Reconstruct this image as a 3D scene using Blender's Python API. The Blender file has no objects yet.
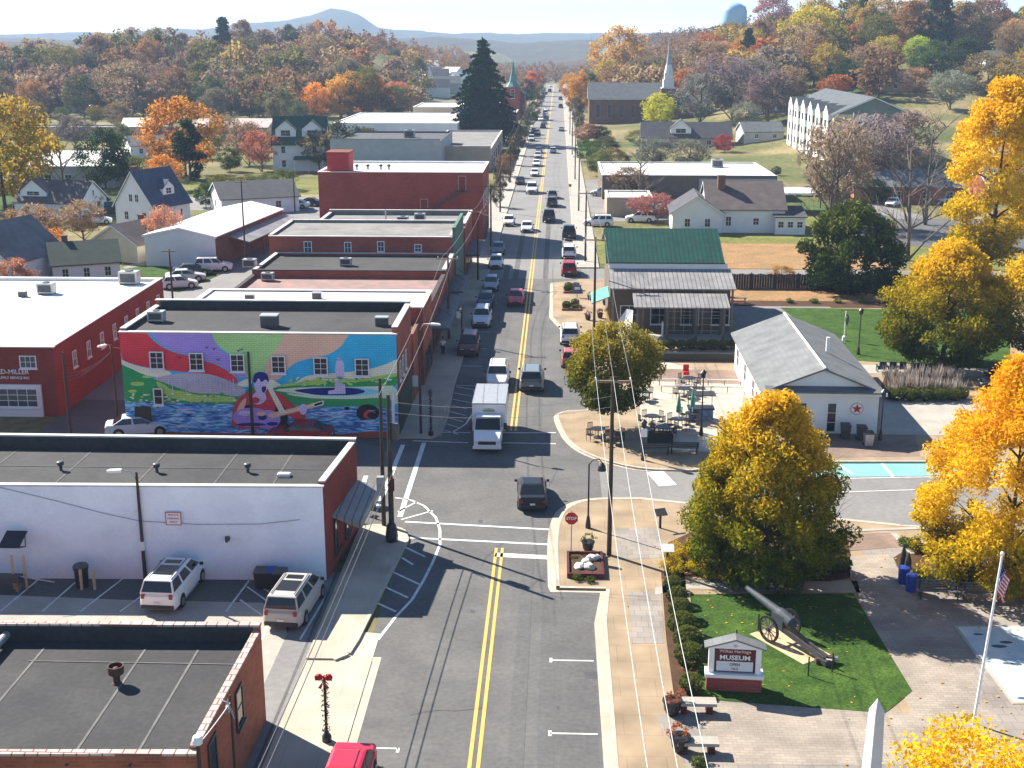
import bpy, bmesh, math, random
import numpy as np
from mathutils import Vector, Matrix, noise as mnoise

S = bpy.context.scene
COL = S.collection
rnd = random.Random(7)

# ---------------------------------------------------------------- camera
F = 1250.0; CAMH = 28.0; HZ = 40.0; VX = 559.0; CAMX = 3.4
PITCH = math.atan((384 - HZ) / F)
YAW = math.atan((VX - 512) / F * math.cos(PITCH))
cp, sp, cw, sw = math.cos(PITCH), math.sin(PITCH), math.cos(YAW), math.sin(YAW)
FWD = (-sw * cp, cw * cp, -sp); RGT = (cw, sw, 0.0); UPV = (-sw * sp, cw * sp, cp)
cam_d = bpy.data.cameras.new("camera")
cam = bpy.data.objects.new("camera", cam_d); COL.objects.link(cam)
cam.location = (CAMX, 0, CAMH)
cam.rotation_euler = (math.pi / 2 - PITCH, 0, YAW)
cam_d.sensor_width = 36.0; cam_d.lens = F * 36.0 / 1024.0
cam_d.clip_start = 0.5; cam_d.clip_end = 20000
S.camera = cam

# ---------------------------------------------------------------- light
SUN_EL = math.radians(37.0)
HAZE_D = 0.00019
SX, SY = -0.79, 0.613                       # horizontal direction towards the sun
world = bpy.data.worlds.new("World"); S.world = world; world.use_nodes = True
nt = world.node_tree; nt.nodes.clear()
wo = nt.nodes.new("ShaderNodeOutputWorld"); bg = nt.nodes.new("ShaderNodeBackground")
sky = nt.nodes.new("ShaderNodeTexSky"); sky.sky_type = 'NISHITA'; sky.sun_disc = False
sky.sun_elevation = SUN_EL; sky.sun_rotation = math.atan2(SX, SY)
sky.air_density = 1.0; sky.dust_density = 0.1; sky.ozone_density = 3.0; sky.altitude = 2500
bg.inputs['Strength'].default_value = 0.072
nt.links.new(sky.outputs[0], bg.inputs[0]); nt.links.new(bg.outputs[0], wo.inputs[0])
sun_d = bpy.data.lights.new("sun", 'SUN'); sun_d.energy = 4.9; sun_d.angle = math.radians(0.5)
sun_d.color = (1.0, 0.93, 0.82)
sun = bpy.data.objects.new("sun", sun_d); COL.objects.link(sun)
sv = Vector((SX * math.cos(SUN_EL), SY * math.cos(SUN_EL), math.sin(SUN_EL)))
sun.rotation_euler = sv.to_track_quat('Z', 'Y').to_euler(); sun.location = (-60, 60, 90)
S.view_settings.view_transform = 'Standard'; S.view_settings.look = 'None'
S.view_settings.exposure = 1.5; S.view_settings.gamma = 1.0
S.view_settings.use_curve_mapping = False
S.cycles.max_bounces = 5; S.cycles.diffuse_bounces = 2; S.cycles.glossy_bounces = 2
S.cycles.transmission_bounces = 2; S.cycles.transparent_max_bounces = 4
S.cycles.volume_bounces = 0; S.cycles.use_adaptive_sampling = True
S.cycles.caustics_reflective = False; S.cycles.caustics_refractive = False
S.cycles.use_denoising = True

# ---------------------------------------------------------------- pixel helpers
def sm(t):
    t = max(0.0, min(1.0, t)); return t * t * (3 - 2 * t)

def terrain(x, y):
    h = 0.0
    r = sm((y - 285) / 270) * sm((x - 14) / 120)
    h += 25 * r
    h += 2.0 * sm((y - 235) / 70) * sm((x - 48) / 30)
    h += 18 * sm((y - 480) / 170) * sm((-48 - x) / 70) * (0.3 + 0.7 * sm((x + 300) / 110))
    if y > 420:
        amp = sm((y - 420) / 200) * sm((abs(x - 2) - 14) / 60)
        h += amp * 3.5 * mnoise.noise(Vector((x / 90.0, y / 110.0, 1.7)))
    if y > 840:
        h -= 10 * sm((y - 840) / 260) * (1 - 0.7 * r)
    return h

def ray(px, py):
    a = (px - 512) / F; b = (384 - py) / F
    return tuple(FWD[i] + a * RGT[i] + b * UPV[i] for i in range(3))

def P(px, py, z=0.0):
    d = ray(px, py); t = (z - CAMH) / d[2]
    return Vector((CAMX + t * d[0], t * d[1], z))

def PT(px, py):
    """where the sight line through a pixel meets the terrain"""
    d = ray(px, py); t = 40.0
    while t < 1600:
        if CAMH + t * d[2] < terrain(CAMX + t * d[0], t * d[1]): break
        t *= 1.01
    x, y = CAMX + t * d[0], t * d[1]
    return Vector((x, y, terrain(x, y)))

def PY(px, py, y):
    d = ray(px, py); t = y / d[1]
    return Vector((CAMX + t * d[0], y, CAMH + t * d[2]))

# ---------------------------------------------------------------- materials
def lin(c):
    return c if len(c) == 4 else (c[0], c[1], c[2], 1.0)

def mat(name, base, rough=0.8, var=0.0, scale=1.0, c2=None, metal=0.0, spec=0.3, bump=0.0, bscale=8.0, fine=0.0):
    """noise-mottled surface: base colour and a second colour blended by two octaves of world-size noise"""
    m = bpy.data.materials.new(name); m.use_nodes = True
    n = m.node_tree; b = n.nodes['Principled BSDF']
    b.inputs['Roughness'].default_value = rough; b.inputs['Metallic'].default_value = metal
    b.inputs['Specular IOR Level'].default_value = spec
    b.inputs['Base Color'].default_value = lin(base)
    m.diffuse_color = lin(base)
    if var or c2 or fine:
        tc = n.nodes.new('ShaderNodeTexCoord')
        nz = n.nodes.new('ShaderNodeTexNoise'); nz.inputs['Scale'].default_value = scale
        nz.inputs['Detail'].default_value = 5; nz.inputs['Roughness'].default_value = 0.65
        n.links.new(tc.outputs['Object'], nz.inputs['Vector'])
        rp = n.nodes.new('ShaderNodeValToRGB')
        rp.color_ramp.elements[0].position = 0.34; rp.color_ramp.elements[1].position = 0.68
        v = var or 0.12
        lo = c2 or tuple(max(0, x * (1 - v)) for x in base[:3]); hi = base if c2 else tuple(x * (1 + v) for x in base[:3])
        rp.color_ramp.elements[0].color = lin(lo); rp.color_ramp.elements[1].color = lin(hi)
        n.links.new(nz.outputs['Fac'], rp.inputs['Fac'])
        out = rp.outputs['Color']
        if fine:
            n2 = n.nodes.new('ShaderNodeTexNoise'); n2.inputs['Scale'].default_value = scale * 14
            n2.inputs['Detail'].default_value = 3
            n.links.new(tc.outputs['Object'], n2.inputs['Vector'])
            mr = n.nodes.new('ShaderNodeMapRange'); mr.inputs['From Min'].default_value = .3; mr.inputs['From Max'].default_value = .7
            mr.inputs['To Min'].default_value = 1 - fine; mr.inputs['To Max'].default_value = 1 + fine
            n.links.new(n2.outputs['Fac'], mr.inputs['Value'])
            mx = n.nodes.new('ShaderNodeVectorMath'); mx.operation = 'SCALE'
            n.links.new(out, mx.inputs[0]); n.links.new(mr.outputs[0], mx.inputs['Scale']); out = mx.outputs[0]
        n.links.new(out, b.inputs['Base Color'])
    if bump:
        tc = n.nodes.new('ShaderNodeTexCoord')
        nz = n.nodes.new('ShaderNodeTexNoise'); nz.inputs['Scale'].default_value = bscale; nz.inputs['Detail'].default_value = 4
        n.links.new(tc.outputs['Object'], nz.inputs['Vector'])
        bp = n.nodes.new('ShaderNodeBump'); bp.inputs['Strength'].default_value = bump; bp.inputs['Distance'].default_value = 0.05
        n.links.new(nz.outputs['Fac'], bp.inputs['Height']); n.links.new(bp.outputs[0], b.inputs['Normal'])
    return m

def brick_mat(name, c1, c2, mortar, bw=0.42, bh=0.14, msize=0.012, flat=False, stain=0.25, rough=0.88):
    m = bpy.data.materials.new(name); m.use_nodes = True
    n = m.node_tree; b = n.nodes['Principled BSDF']; b.inputs['Roughness'].default_value = rough
    b.inputs['Specular IOR Level'].default_value = 0.2
    tc = n.nodes.new('ShaderNodeTexCoord'); sx = n.nodes.new('ShaderNodeSeparateXYZ'); cb = n.nodes.new('ShaderNodeCombineXYZ')
    n.links.new(tc.outputs['Object'], sx.inputs[0])
    if flat:
        n.links.new(sx.outputs[0], cb.inputs[0]); n.links.new(sx.outputs[1], cb.inputs[1])
    else:
        ad = n.nodes.new('ShaderNodeMath'); n.links.new(sx.outputs[0], ad.inputs[0]); n.links.new(sx.outputs[1], ad.inputs[1])
        n.links.new(ad.outputs[0], cb.inputs[0]); n.links.new(sx.outputs[2], cb.inputs[1])
    bt = n.nodes.new('ShaderNodeTexBrick'); bt.inputs['Scale'].default_value = 1.0
    bt.inputs['Color1'].default_value = lin(c1); bt.inputs['Color2'].default_value = lin(c2); bt.inputs['Mortar'].default_value = lin(mortar)
    bt.inputs['Brick Width'].default_value = bw; bt.inputs['Row Height'].default_value = bh; bt.inputs['Mortar Size'].default_value = msize
    n.links.new(cb.outputs[0], bt.inputs['Vector'])
    nz = n.nodes.new('ShaderNodeTexNoise'); nz.inputs['Scale'].default_value = 0.45; nz.inputs['Detail'].default_value = 6
    n.links.new(tc.outputs['Object'], nz.inputs['Vector'])
    mr = n.nodes.new('ShaderNodeMapRange'); mr.inputs['From Min'].default_value = .3; mr.inputs['From Max'].default_value = .7
    mr.inputs['To Min'].default_value = 1 - stain; mr.inputs['To Max'].default_value = 1 + stain * .6
    n.links.new(nz.outputs['Fac'], mr.inputs['Value'])
    mx = n.nodes.new('ShaderNodeVectorMath'); mx.operation = 'SCALE'
    n.links.new(bt.outputs['Color'], mx.inputs[0]); n.links.new(mr.outputs[0], mx.inputs['Scale'])
    n.links.new(mx.outputs[0], b.inputs['Base Color'])
    m.diffuse_color = lin(c1)
    return m

def ribbed_mat(name, base, period=0.4, axis=0, depth=0.35, rough=0.5, metal=0.0, dark=0.55):
    """sheet-metal or shingle courses: thin darker seams every `period` metres along an object axis"""
    m = mat(name, base, rough, metal=metal)
    n = m.node_tree; b = n.nodes['Principled BSDF']
    tc = n.nodes.new('ShaderNodeTexCoord'); sx = n.nodes.new('ShaderNodeSeparateXYZ')
    n.links.new(tc.outputs['Object'], sx.inputs[0])
    dv = n.nodes.new('ShaderNodeMath'); dv.operation = 'DIVIDE'; dv.inputs[1].default_value = period
    n.links.new(sx.outputs[axis], dv.inputs[0])
    fr = n.nodes.new('ShaderNodeMath'); fr.operation = 'FRACT'; n.links.new(dv.outputs[0], fr.inputs[0])
    gt = n.nodes.new('ShaderNodeMath'); gt.operation = 'GREATER_THAN'; gt.inputs[1].default_value = 1 - depth * .5
    n.links.new(fr.outputs[0], gt.inputs[0])
    nz = n.nodes.new('ShaderNodeTexNoise'); nz.inputs['Scale'].default_value = 0.8; nz.inputs['Detail'].default_value = 5
    n.links.new(tc.outputs['Object'], nz.inputs['Vector'])
    r2 = n.nodes.new('ShaderNodeValToRGB'); r2.color_ramp.elements[0].position = .3; r2.color_ramp.elements[1].position = .7
    r2.color_ramp.elements[0].color = lin(tuple(x * .75 for x in base)); r2.color_ramp.elements[1].color = lin(tuple(min(1, x * 1.2) for x in base))
    n.links.new(nz.outputs['Fac'], r2.inputs[0])
    mx = n.nodes.new('ShaderNodeMix'); mx.data_type = 'RGBA'
    n.links.new(gt.outputs[0], mx.inputs['Factor']); n.links.new(r2.outputs[0], mx.inputs['A'])
    mx.inputs['B'].default_value = lin(tuple(x * dark for x in base))
    n.links.new(mx.outputs['Result'], b.inputs['Base Color'])
    return m

def obj_color_mat(name, rough=0.35, spec=0.5, coat=0.0, metal=0.0):
    m = bpy.data.materials.new(name); m.use_nodes = True
    n = m.node_tree; b = n.nodes['Principled BSDF']
    oi = n.nodes.new('ShaderNodeObjectInfo'); n.links.new(oi.outputs['Color'], b.inputs['Base Color'])
    b.inputs['Roughness'].default_value = rough; b.inputs['Specular IOR Level'].default_value = spec
    b.inputs['Coat Weight'].default_value = coat; b.inputs['Coat Roughness'].default_value = 0.06; b.inputs['Metallic'].default_value = metal
    return m

def leaf_mat(name, cols=None, trans=0.45, zlo=0.0, zhi=10.0, nscale=0.5):
    """leaf colour from a ramp (height in the crown + clumps + each leaf's own random), or from the object's colour"""
    m = bpy.data.materials.new(name); m.use_nodes = True
    n = m.node_tree; n.nodes.clear()
    out = n.nodes.new('ShaderNodeOutputMaterial')
    df = n.nodes.new('ShaderNodeBsdfDiffuse'); tr = n.nodes.new('ShaderNodeBsdfTranslucent'); mx = n.nodes.new('ShaderNodeMixShader')
    mx.inputs[0].default_value = trans
    n.links.new(df.outputs[0], mx.inputs[1]); n.links.new(tr.outputs[0], mx.inputs[2]); n.links.new(mx.outputs[0], out.inputs[0])
    geo = n.nodes.new('ShaderNodeNewGeometry')
    tc = n.nodes.new('ShaderNodeTexCoord')
    nz = n.nodes.new('ShaderNodeTexNoise'); nz.inputs['Scale'].default_value = nscale; nz.inputs['Detail'].default_value = 3
    n.links.new(tc.outputs['Object'], nz.inputs['Vector'])
    if cols is None:
        oi = n.nodes.new('ShaderNodeObjectInfo')
        hsv = n.nodes.new('ShaderNodeHueSaturation')
        n.links.new(oi.outputs['Color'], hsv.inputs['Color'])
        m1 = n.nodes.new('ShaderNodeMapRange'); m1.inputs['To Min'].default_value = .47; m1.inputs['To Max'].default_value = .53
        n.links.new(geo.outputs['Random Per Island'], m1.inputs['Value']); n.links.new(m1.outputs[0], hsv.inputs['Hue'])
        m2 = n.nodes.new('ShaderNodeMapRange'); m2.inputs['From Min'].default_value = .3; m2.inputs['From Max'].default_value = .7
        m2.inputs['To Min'].default_value = .75; m2.inputs['To Max'].default_value = 1.75
        n.links.new(nz.outputs['Fac'], m2.inputs['Value']); n.links.new(m2.outputs[0], hsv.inputs['Value'])
        c = hsv.outputs[0]
    else:
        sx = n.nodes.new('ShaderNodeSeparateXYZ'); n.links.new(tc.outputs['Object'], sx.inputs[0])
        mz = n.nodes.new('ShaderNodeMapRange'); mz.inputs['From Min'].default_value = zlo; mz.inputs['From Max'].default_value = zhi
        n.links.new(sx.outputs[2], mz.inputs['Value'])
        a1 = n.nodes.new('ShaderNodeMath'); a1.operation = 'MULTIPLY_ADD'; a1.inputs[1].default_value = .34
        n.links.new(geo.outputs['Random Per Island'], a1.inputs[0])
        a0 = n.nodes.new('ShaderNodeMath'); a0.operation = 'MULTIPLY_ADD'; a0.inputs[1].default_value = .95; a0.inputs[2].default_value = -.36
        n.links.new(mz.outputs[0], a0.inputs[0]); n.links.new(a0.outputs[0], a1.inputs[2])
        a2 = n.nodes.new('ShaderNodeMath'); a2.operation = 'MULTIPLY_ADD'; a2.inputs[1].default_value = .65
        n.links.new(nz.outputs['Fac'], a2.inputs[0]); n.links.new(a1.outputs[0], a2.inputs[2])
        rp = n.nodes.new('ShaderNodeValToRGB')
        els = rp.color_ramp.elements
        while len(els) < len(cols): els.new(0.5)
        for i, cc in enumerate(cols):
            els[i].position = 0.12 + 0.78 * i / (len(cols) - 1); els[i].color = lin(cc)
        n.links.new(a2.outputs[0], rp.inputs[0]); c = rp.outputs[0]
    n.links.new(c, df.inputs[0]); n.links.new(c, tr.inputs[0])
    return m

M = {}
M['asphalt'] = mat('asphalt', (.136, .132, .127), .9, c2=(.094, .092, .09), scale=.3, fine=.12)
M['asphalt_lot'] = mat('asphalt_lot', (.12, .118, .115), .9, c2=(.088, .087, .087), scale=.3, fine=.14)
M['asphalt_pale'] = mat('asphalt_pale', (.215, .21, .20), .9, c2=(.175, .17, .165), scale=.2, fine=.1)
M['patch'] = mat('patch_asphalt', (.075, .075, .078), .88, var=.15, scale=1.2)
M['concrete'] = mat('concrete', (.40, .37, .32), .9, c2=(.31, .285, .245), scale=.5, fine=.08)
M['walk'] = brick_mat('walk_concrete', (.45, .395, .315), (.47, .41, .325), (.38, .33, .26), 1.5, 1.5, .016, flat=True, stain=.2)
M['walk_tan'] = brick_mat('walk_tan', (.325, .245, .16), (.305, .228, .148), (.25, .185, .12), 1.6, 1.6, .018, flat=True, stain=.3)
M['paver'] = brick_mat('paver', (.345, .295, .24), (.29, .245, .20), (.22, .19, .16), .4, .2, .012, flat=True, stain=.28)
M['paver_grey'] = brick_mat('paver_grey', (.30, .265, .23), (.25, .22, .195), (.19, .17, .15), .6, .6, .015, flat=True, stain=.25)
M['paver_red'] = brick_mat('paver_red', (.26, .185, .145), (.22, .155, .12), (.18, .13, .1), .4, .2, .012, flat=True)
M['kerb'] = mat('kerb', (.43, .385, .31), .85, var=.15, scale=1.5)
M['white_paint'] = mat('white_paint', (.72, .72, .70), .7, c2=(.5, .5, .48), scale=1.6)
M['yellow_paint'] = mat('yellow_paint', (.74, .44, .08), .7, c2=(.56, .35, .10), scale=1.4)
M['teal_paint'] = mat('teal_paint', (.22, .44, .40), .75, c2=(.16, .36, .34), scale=.6)
M['grass'] = mat('grass_green', (.060, .108, .020), .95, c2=(.026, .060, .011), scale=.7, fine=.45, spec=.1)
M['grass_dry'] = mat('grass_dry', (.21, .185, .06), .95, c2=(.10, .13, .03), scale=.12, fine=.3, spec=.1)
M['mulch'] = mat('mulch', (.10, .055, .032), .95, c2=(.06, .034, .022), scale=2.0, fine=.4, spec=.1)
M['dirt'] = mat('dirt', (.36, .20, .10), .95, c2=(.22, .15, .07), scale=.25, fine=.25, spec=.1)
M['brick_red'] = brick_mat('brick_red', (.37, .092, .056), (.30, .072, .045), (.22, .11, .08))
M['brick_orange'] = brick_mat('brick_orange', (.42, .125, .062), (.33, .09, .045), (.30, .17, .12))
M['brick_dark'] = brick_mat('brick_dark', (.30, .055, .042), (.25, .044, .034), (.19, .06, .045), stain=.18)
M['brick_maroon'] = brick_mat('brick_maroon', (.36, .085, .064), (.30, .068, .052), (.18, .06, .05), stain=.2)
M['brick_brown'] = brick_mat('brick_brown', (.22, .11, .075), (.17, .085, .06), (.18, .12, .09))
M['white_wall'] = mat('white_wall', (.80, .80, .79), .85, c2=(.70, .71, .71), scale=.35)
M['render'] = mat('white_render', (.85, .90, .96), .85, c2=(.73, .78, .84), scale=.5, fine=.03)
M['cream_wall'] = mat('cream_wall', (.66, .60, .44), .85, var=.08, scale=.6)
M['grey_wall'] = mat('grey_wall', (.40, .42, .42), .85, var=.1, scale=.5)
M['tan_wall'] = mat('tan_wall', (.42, .34, .25), .85, var=.1, scale=.5)
M['brown_wall'] = mat('brown_wall', (.15, .115, .09), .85, var=.15, scale=.6)
M['green_wall'] = mat('green_wall', (.10, .17, .13), .8, var=.12, scale=.6)
M['black_roof'] = mat('black_roof', (.056, .055, .055), .9, c2=(.034, .034, .036), scale=.3, fine=.15)
M['grey_roof'] = mat('grey_roof', (.24, .23, .215), .9, c2=(.15, .145, .138), scale=.35, fine=.12)
M['white_roof'] = mat('white_roof', (.80, .79, .77), .8, c2=(.66, .65, .62), scale=.2, fine=.05)
M['pink_roof'] = mat('pink_roof', (.34, .20, .17), .9, c2=(.20, .15, .14), scale=.8)
M['shingle_grey'] = ribbed_mat('shingle_grey', (.15, .158, .16), .16, 2, .3, .9, dark=.92)
M['shingle_slate'] = ribbed_mat('shingle_slate', (.095, .108, .115), .16, 2, .5, .9, dark=.82)
M['shingle_dark'] = ribbed_mat('shingle_dark', (.075, .075, .085), .16, 2, .5, .9, dark=.8)
M['shingle_blue'] = ribbed_mat('shingle_blue', (.06, .08, .13), .16, 2, .5, .9, dark=.8)
M['shingle_brown'] = ribbed_mat('shingle_brown', (.13, .105, .10), .16, 2, .5, .9, dark=.8)
M['shingle_green'] = ribbed_mat('shingle_green', (.030, .085, .066), .16, 2, .5, .9, dark=.8)
M['metal_green'] = ribbed_mat('metal_green', (.014, .060, .040), .45, 0, .4, .45, dark=.5)
M['metal_grey'] = ribbed_mat('metal_grey', (.27, .255, .245), .42, 0, .36, .5, dark=.45)
M['coping'] = mat('coping', (.52, .50, .47), .8, var=.15, scale=1)
M['coping_tile'] = brick_mat('coping_tile', (.55, .43, .39), (.50, .37, .33), (.2, .12, .1), .45, .45, .03, flat=True)
M['black_metal'] = mat('black_metal', (.018, .018, .02), .45, spec=.5)
M['dark_metal'] = mat('dark_metal', (.06, .06, .062), .5, spec=.5, var=.2, scale=2)
M['gun_grey'] = mat('gun_grey', (.055, .068, .078), .6, var=.12, scale=3)
M['galv'] = mat('galv', (.42, .43, .43), .45, metal=.5, var=.12, scale=3)
M['white_metal'] = mat('white_metal', (.78, .78, .77), .4)
M['wood_pole'] = mat('wood_pole', (.085, .062, .045), .9, c2=(.05, .038, .03), scale=1.5)
M['wood'] = mat('wood', (.24, .17, .11), .85, var=.2, scale=2)
M['wood_light'] = mat('wood_light', (.52, .38, .23), .85, var=.15, scale=2)
M['bark'] = mat('bark', (.10, .078, .06), .95, c2=(.055, .043, .034), scale=3)
M['bark_grey'] = mat('bark_grey', (.20, .17, .145), .95, c2=(.12, .1, .085), scale=3)
M['glass'] = mat('window_glass', (.014, .017, .02), .1, spec=.4)
M['glass_blue'] = mat('window_glass_blue', (.05, .07, .08), .1, spec=.8)
M['car_glass'] = mat('car_glass', (.012, .014, .017), .06, spec=.7)
M['rubber'] = mat('rubber', (.016, .016, .016), .85)
M['rim'] = mat('wheel_rim', (.42, .42, .43), .3, metal=.8)
M['tail'] = mat('tail_lamp', (.22, .008, .008), .3, spec=.5)
M['head'] = mat('head_lamp', (.72, .74, .76), .12, spec=.8)
M['plate'] = mat('plate', (.68, .69, .70), .5)
M['paint'] = obj_color_mat('car_paint', .4, .3, .18)
M['plastic'] = mat('black_plastic', (.03, .03, .032), .6)
M['oc'] = obj_color_mat('tinted_surface', .8, .25)
M['red_sign'] = mat('red_sign', (.50, .02, .02), .5)
M['blue_bin'] = mat('blue_bin', (.02, .05, .28), .45)
M['canvas'] = mat('canvas', (.78, .74, .66), .85)
M['green_canvas'] = mat('green_canvas', (.10, .33, .25), .8)
M['maroon'] = mat('maroon', (.10, .018, .022), .5)
M['wire'] = mat('wire', (.25, .25, .25), .6)
M['wire_bright'] = mat('wire_bright', (.6, .6, .58), .4)
M['marble'] = mat('obelisk_stone', (.58, .62, .66), .6, c2=(.5, .53, .57), scale=2)
M['rock'] = mat('rock', (.6, .56, .5), .85, var=.25, scale=3)
M['leaf'] = leaf_mat('autumn_leaf', None, .5)
M['litter'] = mat('leaf_litter', (.16, .105, .055), .95, c2=(.09, .085, .04), scale=.08, fine=.3, spec=.1)

# ---------------------------------------------------------------- object helpers
def tag(o, label=None, cat=None, group=None, kind=None):
    if label: o['label'] = label
    if cat: o['category'] = cat
    if group: o['group'] = group
    if kind: o['kind'] = kind
    return o

def thing(name, label, cat, loc=(0, 0, 0), rz=0.0, group=None):
    o = bpy.data.objects.new(name, None); COL.objects.link(o)
    o.empty_display_size = .3
    o.location = loc; o.rotation_euler = (0, 0, rz)
    return tag(o, label, cat, group)

def link(name, me, parent=None, color=None):
    o = bpy.data.objects.new(name, me); COL.objects.link(o)
    if parent is not None: o.parent = parent
    if color: o.color = lin(color)
    return o

KIDS = {}
def kids(o):
    return list(o.children)

def copy_tree(o, parent=None, paint=None):
    c = o.copy(); COL.objects.link(c)
    if parent is not None: c.parent = parent
    for ch in kids(o): copy_tree(ch, c)
    return c

class MB:
    """collects polygons; build() links them as one mesh object"""
    def __init__(s): s.v = []; s.f = []; s.mi = []; s.m = 0
    def add(s, vs, fs, m=None):
        o = len(s.v); s.v += [tuple(v) for v in vs]
        s.f += [tuple(i + o for i in f) for f in fs]; s.mi += [s.m if m is None else m] * len(fs); return s
    def box(s, x0, x1, y0, y1, z0, z1, m=None):
        return s.add([(x0, y0, z0), (x1, y0, z0), (x1, y1, z0), (x0, y1, z0), (x0, y0, z1), (x1, y0, z1), (x1, y1, z1), (x0, y1, z1)],
                     [(0, 3, 2, 1), (4, 5, 6, 7), (0, 1, 5, 4), (1, 2, 6, 5), (2, 3, 7, 6), (3, 0, 4, 7)], m)
    def obox(s, o, ux, uy, uz, m=None):
        """box from a corner and three edge vectors"""
        o, ux, uy, uz = Vector(o), Vector(ux), Vector(uy), Vector(uz)
        vs = [o, o + ux, o + ux + uy, o + uy, o + uz, o + ux + uz, o + ux + uy + uz, o + uy + uz]
        fs = [(0, 3, 2, 1), (4, 5, 6, 7), (0, 1, 5, 4), (1, 2, 6, 5), (2, 3, 7, 6), (3, 0, 4, 7)]
        if ux.cross(uy).dot(uz) < 0: fs = [f[::-1] for f in fs]
        return s.add(vs, fs, m)
    def prism(s, pts, z0, z1, m=None, mtop=None):
        """polygon pts (xy, counter-clockwise) extruded"""
        pts = [(p[0], p[1]) for p in pts]
        a = sum(pts[i][0] * pts[(i + 1) % len(pts)][1] - pts[(i + 1) % len(pts)][0] * pts[i][1] for i in range(len(pts)))
        if a < 0: pts = pts[::-1]
        n = len(pts); vs = [(x, y, z0) for x, y in pts] + [(x, y, z1) for x, y in pts]
        s.add(vs, [(i, (i + 1) % n, n + (i + 1) % n, n + i) for i in range(n)], m)
        o = len(s.v) - 2 * n
        s.f.append(tuple(o + n + i for i in range(n))); s.mi.append((s.m if m is None else m) if mtop is None else mtop)
        s.f.append(tuple(o + n - 1 - i for i in range(n))); s.mi.append(s.m if m is None else m)
        return s
    def poly(s, pts, m=None):
        return s.add(pts, [tuple(range(len(pts)))], m)
    def tube(s, p0, p1, r0, r1=None, n=8, m=None, cap=True):
        r1 = r0 if r1 is None else r1
        p0, p1 = Vector(p0), Vector(p1); d = (p1 - p0)
        if d.length < 1e-6: return s
        d.normalize(); a = d.orthogonal().normalized(); b = d.cross(a)
        vs = []
        for p, r in ((p0, r0), (p1, r1)):
            for i in range(n):
                t = 2 * math.pi * i / n; vs.append(p + (a * math.cos(t) + b * math.sin(t)) * r)
        fs = [(i, (i + 1) % n, n + (i + 1) % n, n + i) for i in range(n)]
        if cap: fs += [tuple(range(n - 1, -1, -1)), tuple(range(n, 2 * n))]
        return s.add(vs, fs, m)
    def path(s, pts, r, n=6, m=None):
        """one tube along a polyline; r is a number or a list"""
        pts = [Vector(p) for p in pts]; k = len(pts)
        rs = r if isinstance(r, (list, tuple)) else [r] * k
        vs = []; a = None
        for i, p in enumerate(pts):
            d = (pts[min(i + 1, k - 1)] - pts[max(i - 1, 0)]).normalized()
            a = d.orthogonal().normalized() if a is None else (a - d * a.dot(d)).normalized()
            b = d.cross(a)
            for j in range(n):
                t = 2 * math.pi * j / n; vs.append(p + (a * math.cos(t) + b * math.sin(t)) * rs[i])
        fs = []
        for i in range(k - 1):
            for j in range(n):
                fs.append((i * n + j, i * n + (j + 1) % n, (i + 1) * n + (j + 1) % n, (i + 1) * n + j))
        fs += [tuple(range(n - 1, -1, -1)), tuple((k - 1) * n + j for j in range(n))]
        return s.add(vs, fs, m)
    def lathe(s, prof, c=(0, 0), n=14, m=None):
        """prof = [(r, z)...] bottom to top round a vertical axis"""
        vs = []
        for r, z in prof:
            for i in range(n):
                t = 2 * math.pi * i / n; vs.append((c[0] + r * math.cos(t), c[1] + r * math.sin(t), z))
        fs = []; k = len(prof)
        for j in range(k - 1):
            for i in range(n): fs.append((j * n + i, j * n + (i + 1) % n, (j + 1) * n + (i + 1) % n, (j + 1) * n + i))
        fs += [tuple(range(n - 1, -1, -1)), tuple((k - 1) * n + i for i in range(n))]
        return s.add(vs, fs, m)
    def blob(s, c, rx, ry, rz, seed=0, n=12, k=8, amp=.12, m=None):
        vs = []; rr = random.Random(seed)
        off = Vector((rr.random() * 50, rr.random() * 50, rr.random() * 50))
        for j in range(k + 1):
            ph = math.pi * j / k - math.pi / 2
            for i in range(n):
                t = 2 * math.pi * i / n
                d = Vector((math.cos(ph) * math.cos(t), math.cos(ph) * math.sin(t), math.sin(ph)))
                q = 1 + amp * mnoise.noise(d * 2.3 + off) * 2
                vs.append((c[0] + d.x * rx * q, c[1] + d.y * ry * q, c[2] + d.z * rz * q))
        fs = []
        for j in range(k):
            for i in range(n): fs.append((j * n + i, j * n + (i + 1) % n, (j + 1) * n + (i + 1) % n, (j + 1) * n + i))
        return s.add(vs, fs, m)
    def mesh(s, name, mats, smooth=False):
        me = bpy.data.meshes.new(name); me.from_pydata(s.v, [], s.f); me.update()
        for x in (mats if isinstance(mats, (list, tuple)) else [mats]): me.materials.append(x)
        if any(s.mi): me.polygons.foreach_set('material_index', s.mi)
        if smooth: me.polygons.foreach_set('use_smooth', [True] * len(s.f))
        return me
    def build(s, name, mats, parent=None, smooth=False, color=None, label=None):
        o = link(name, s.mesh(name, mats, smooth), parent, color)
        if label: o['label'] = label
        return o

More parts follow.
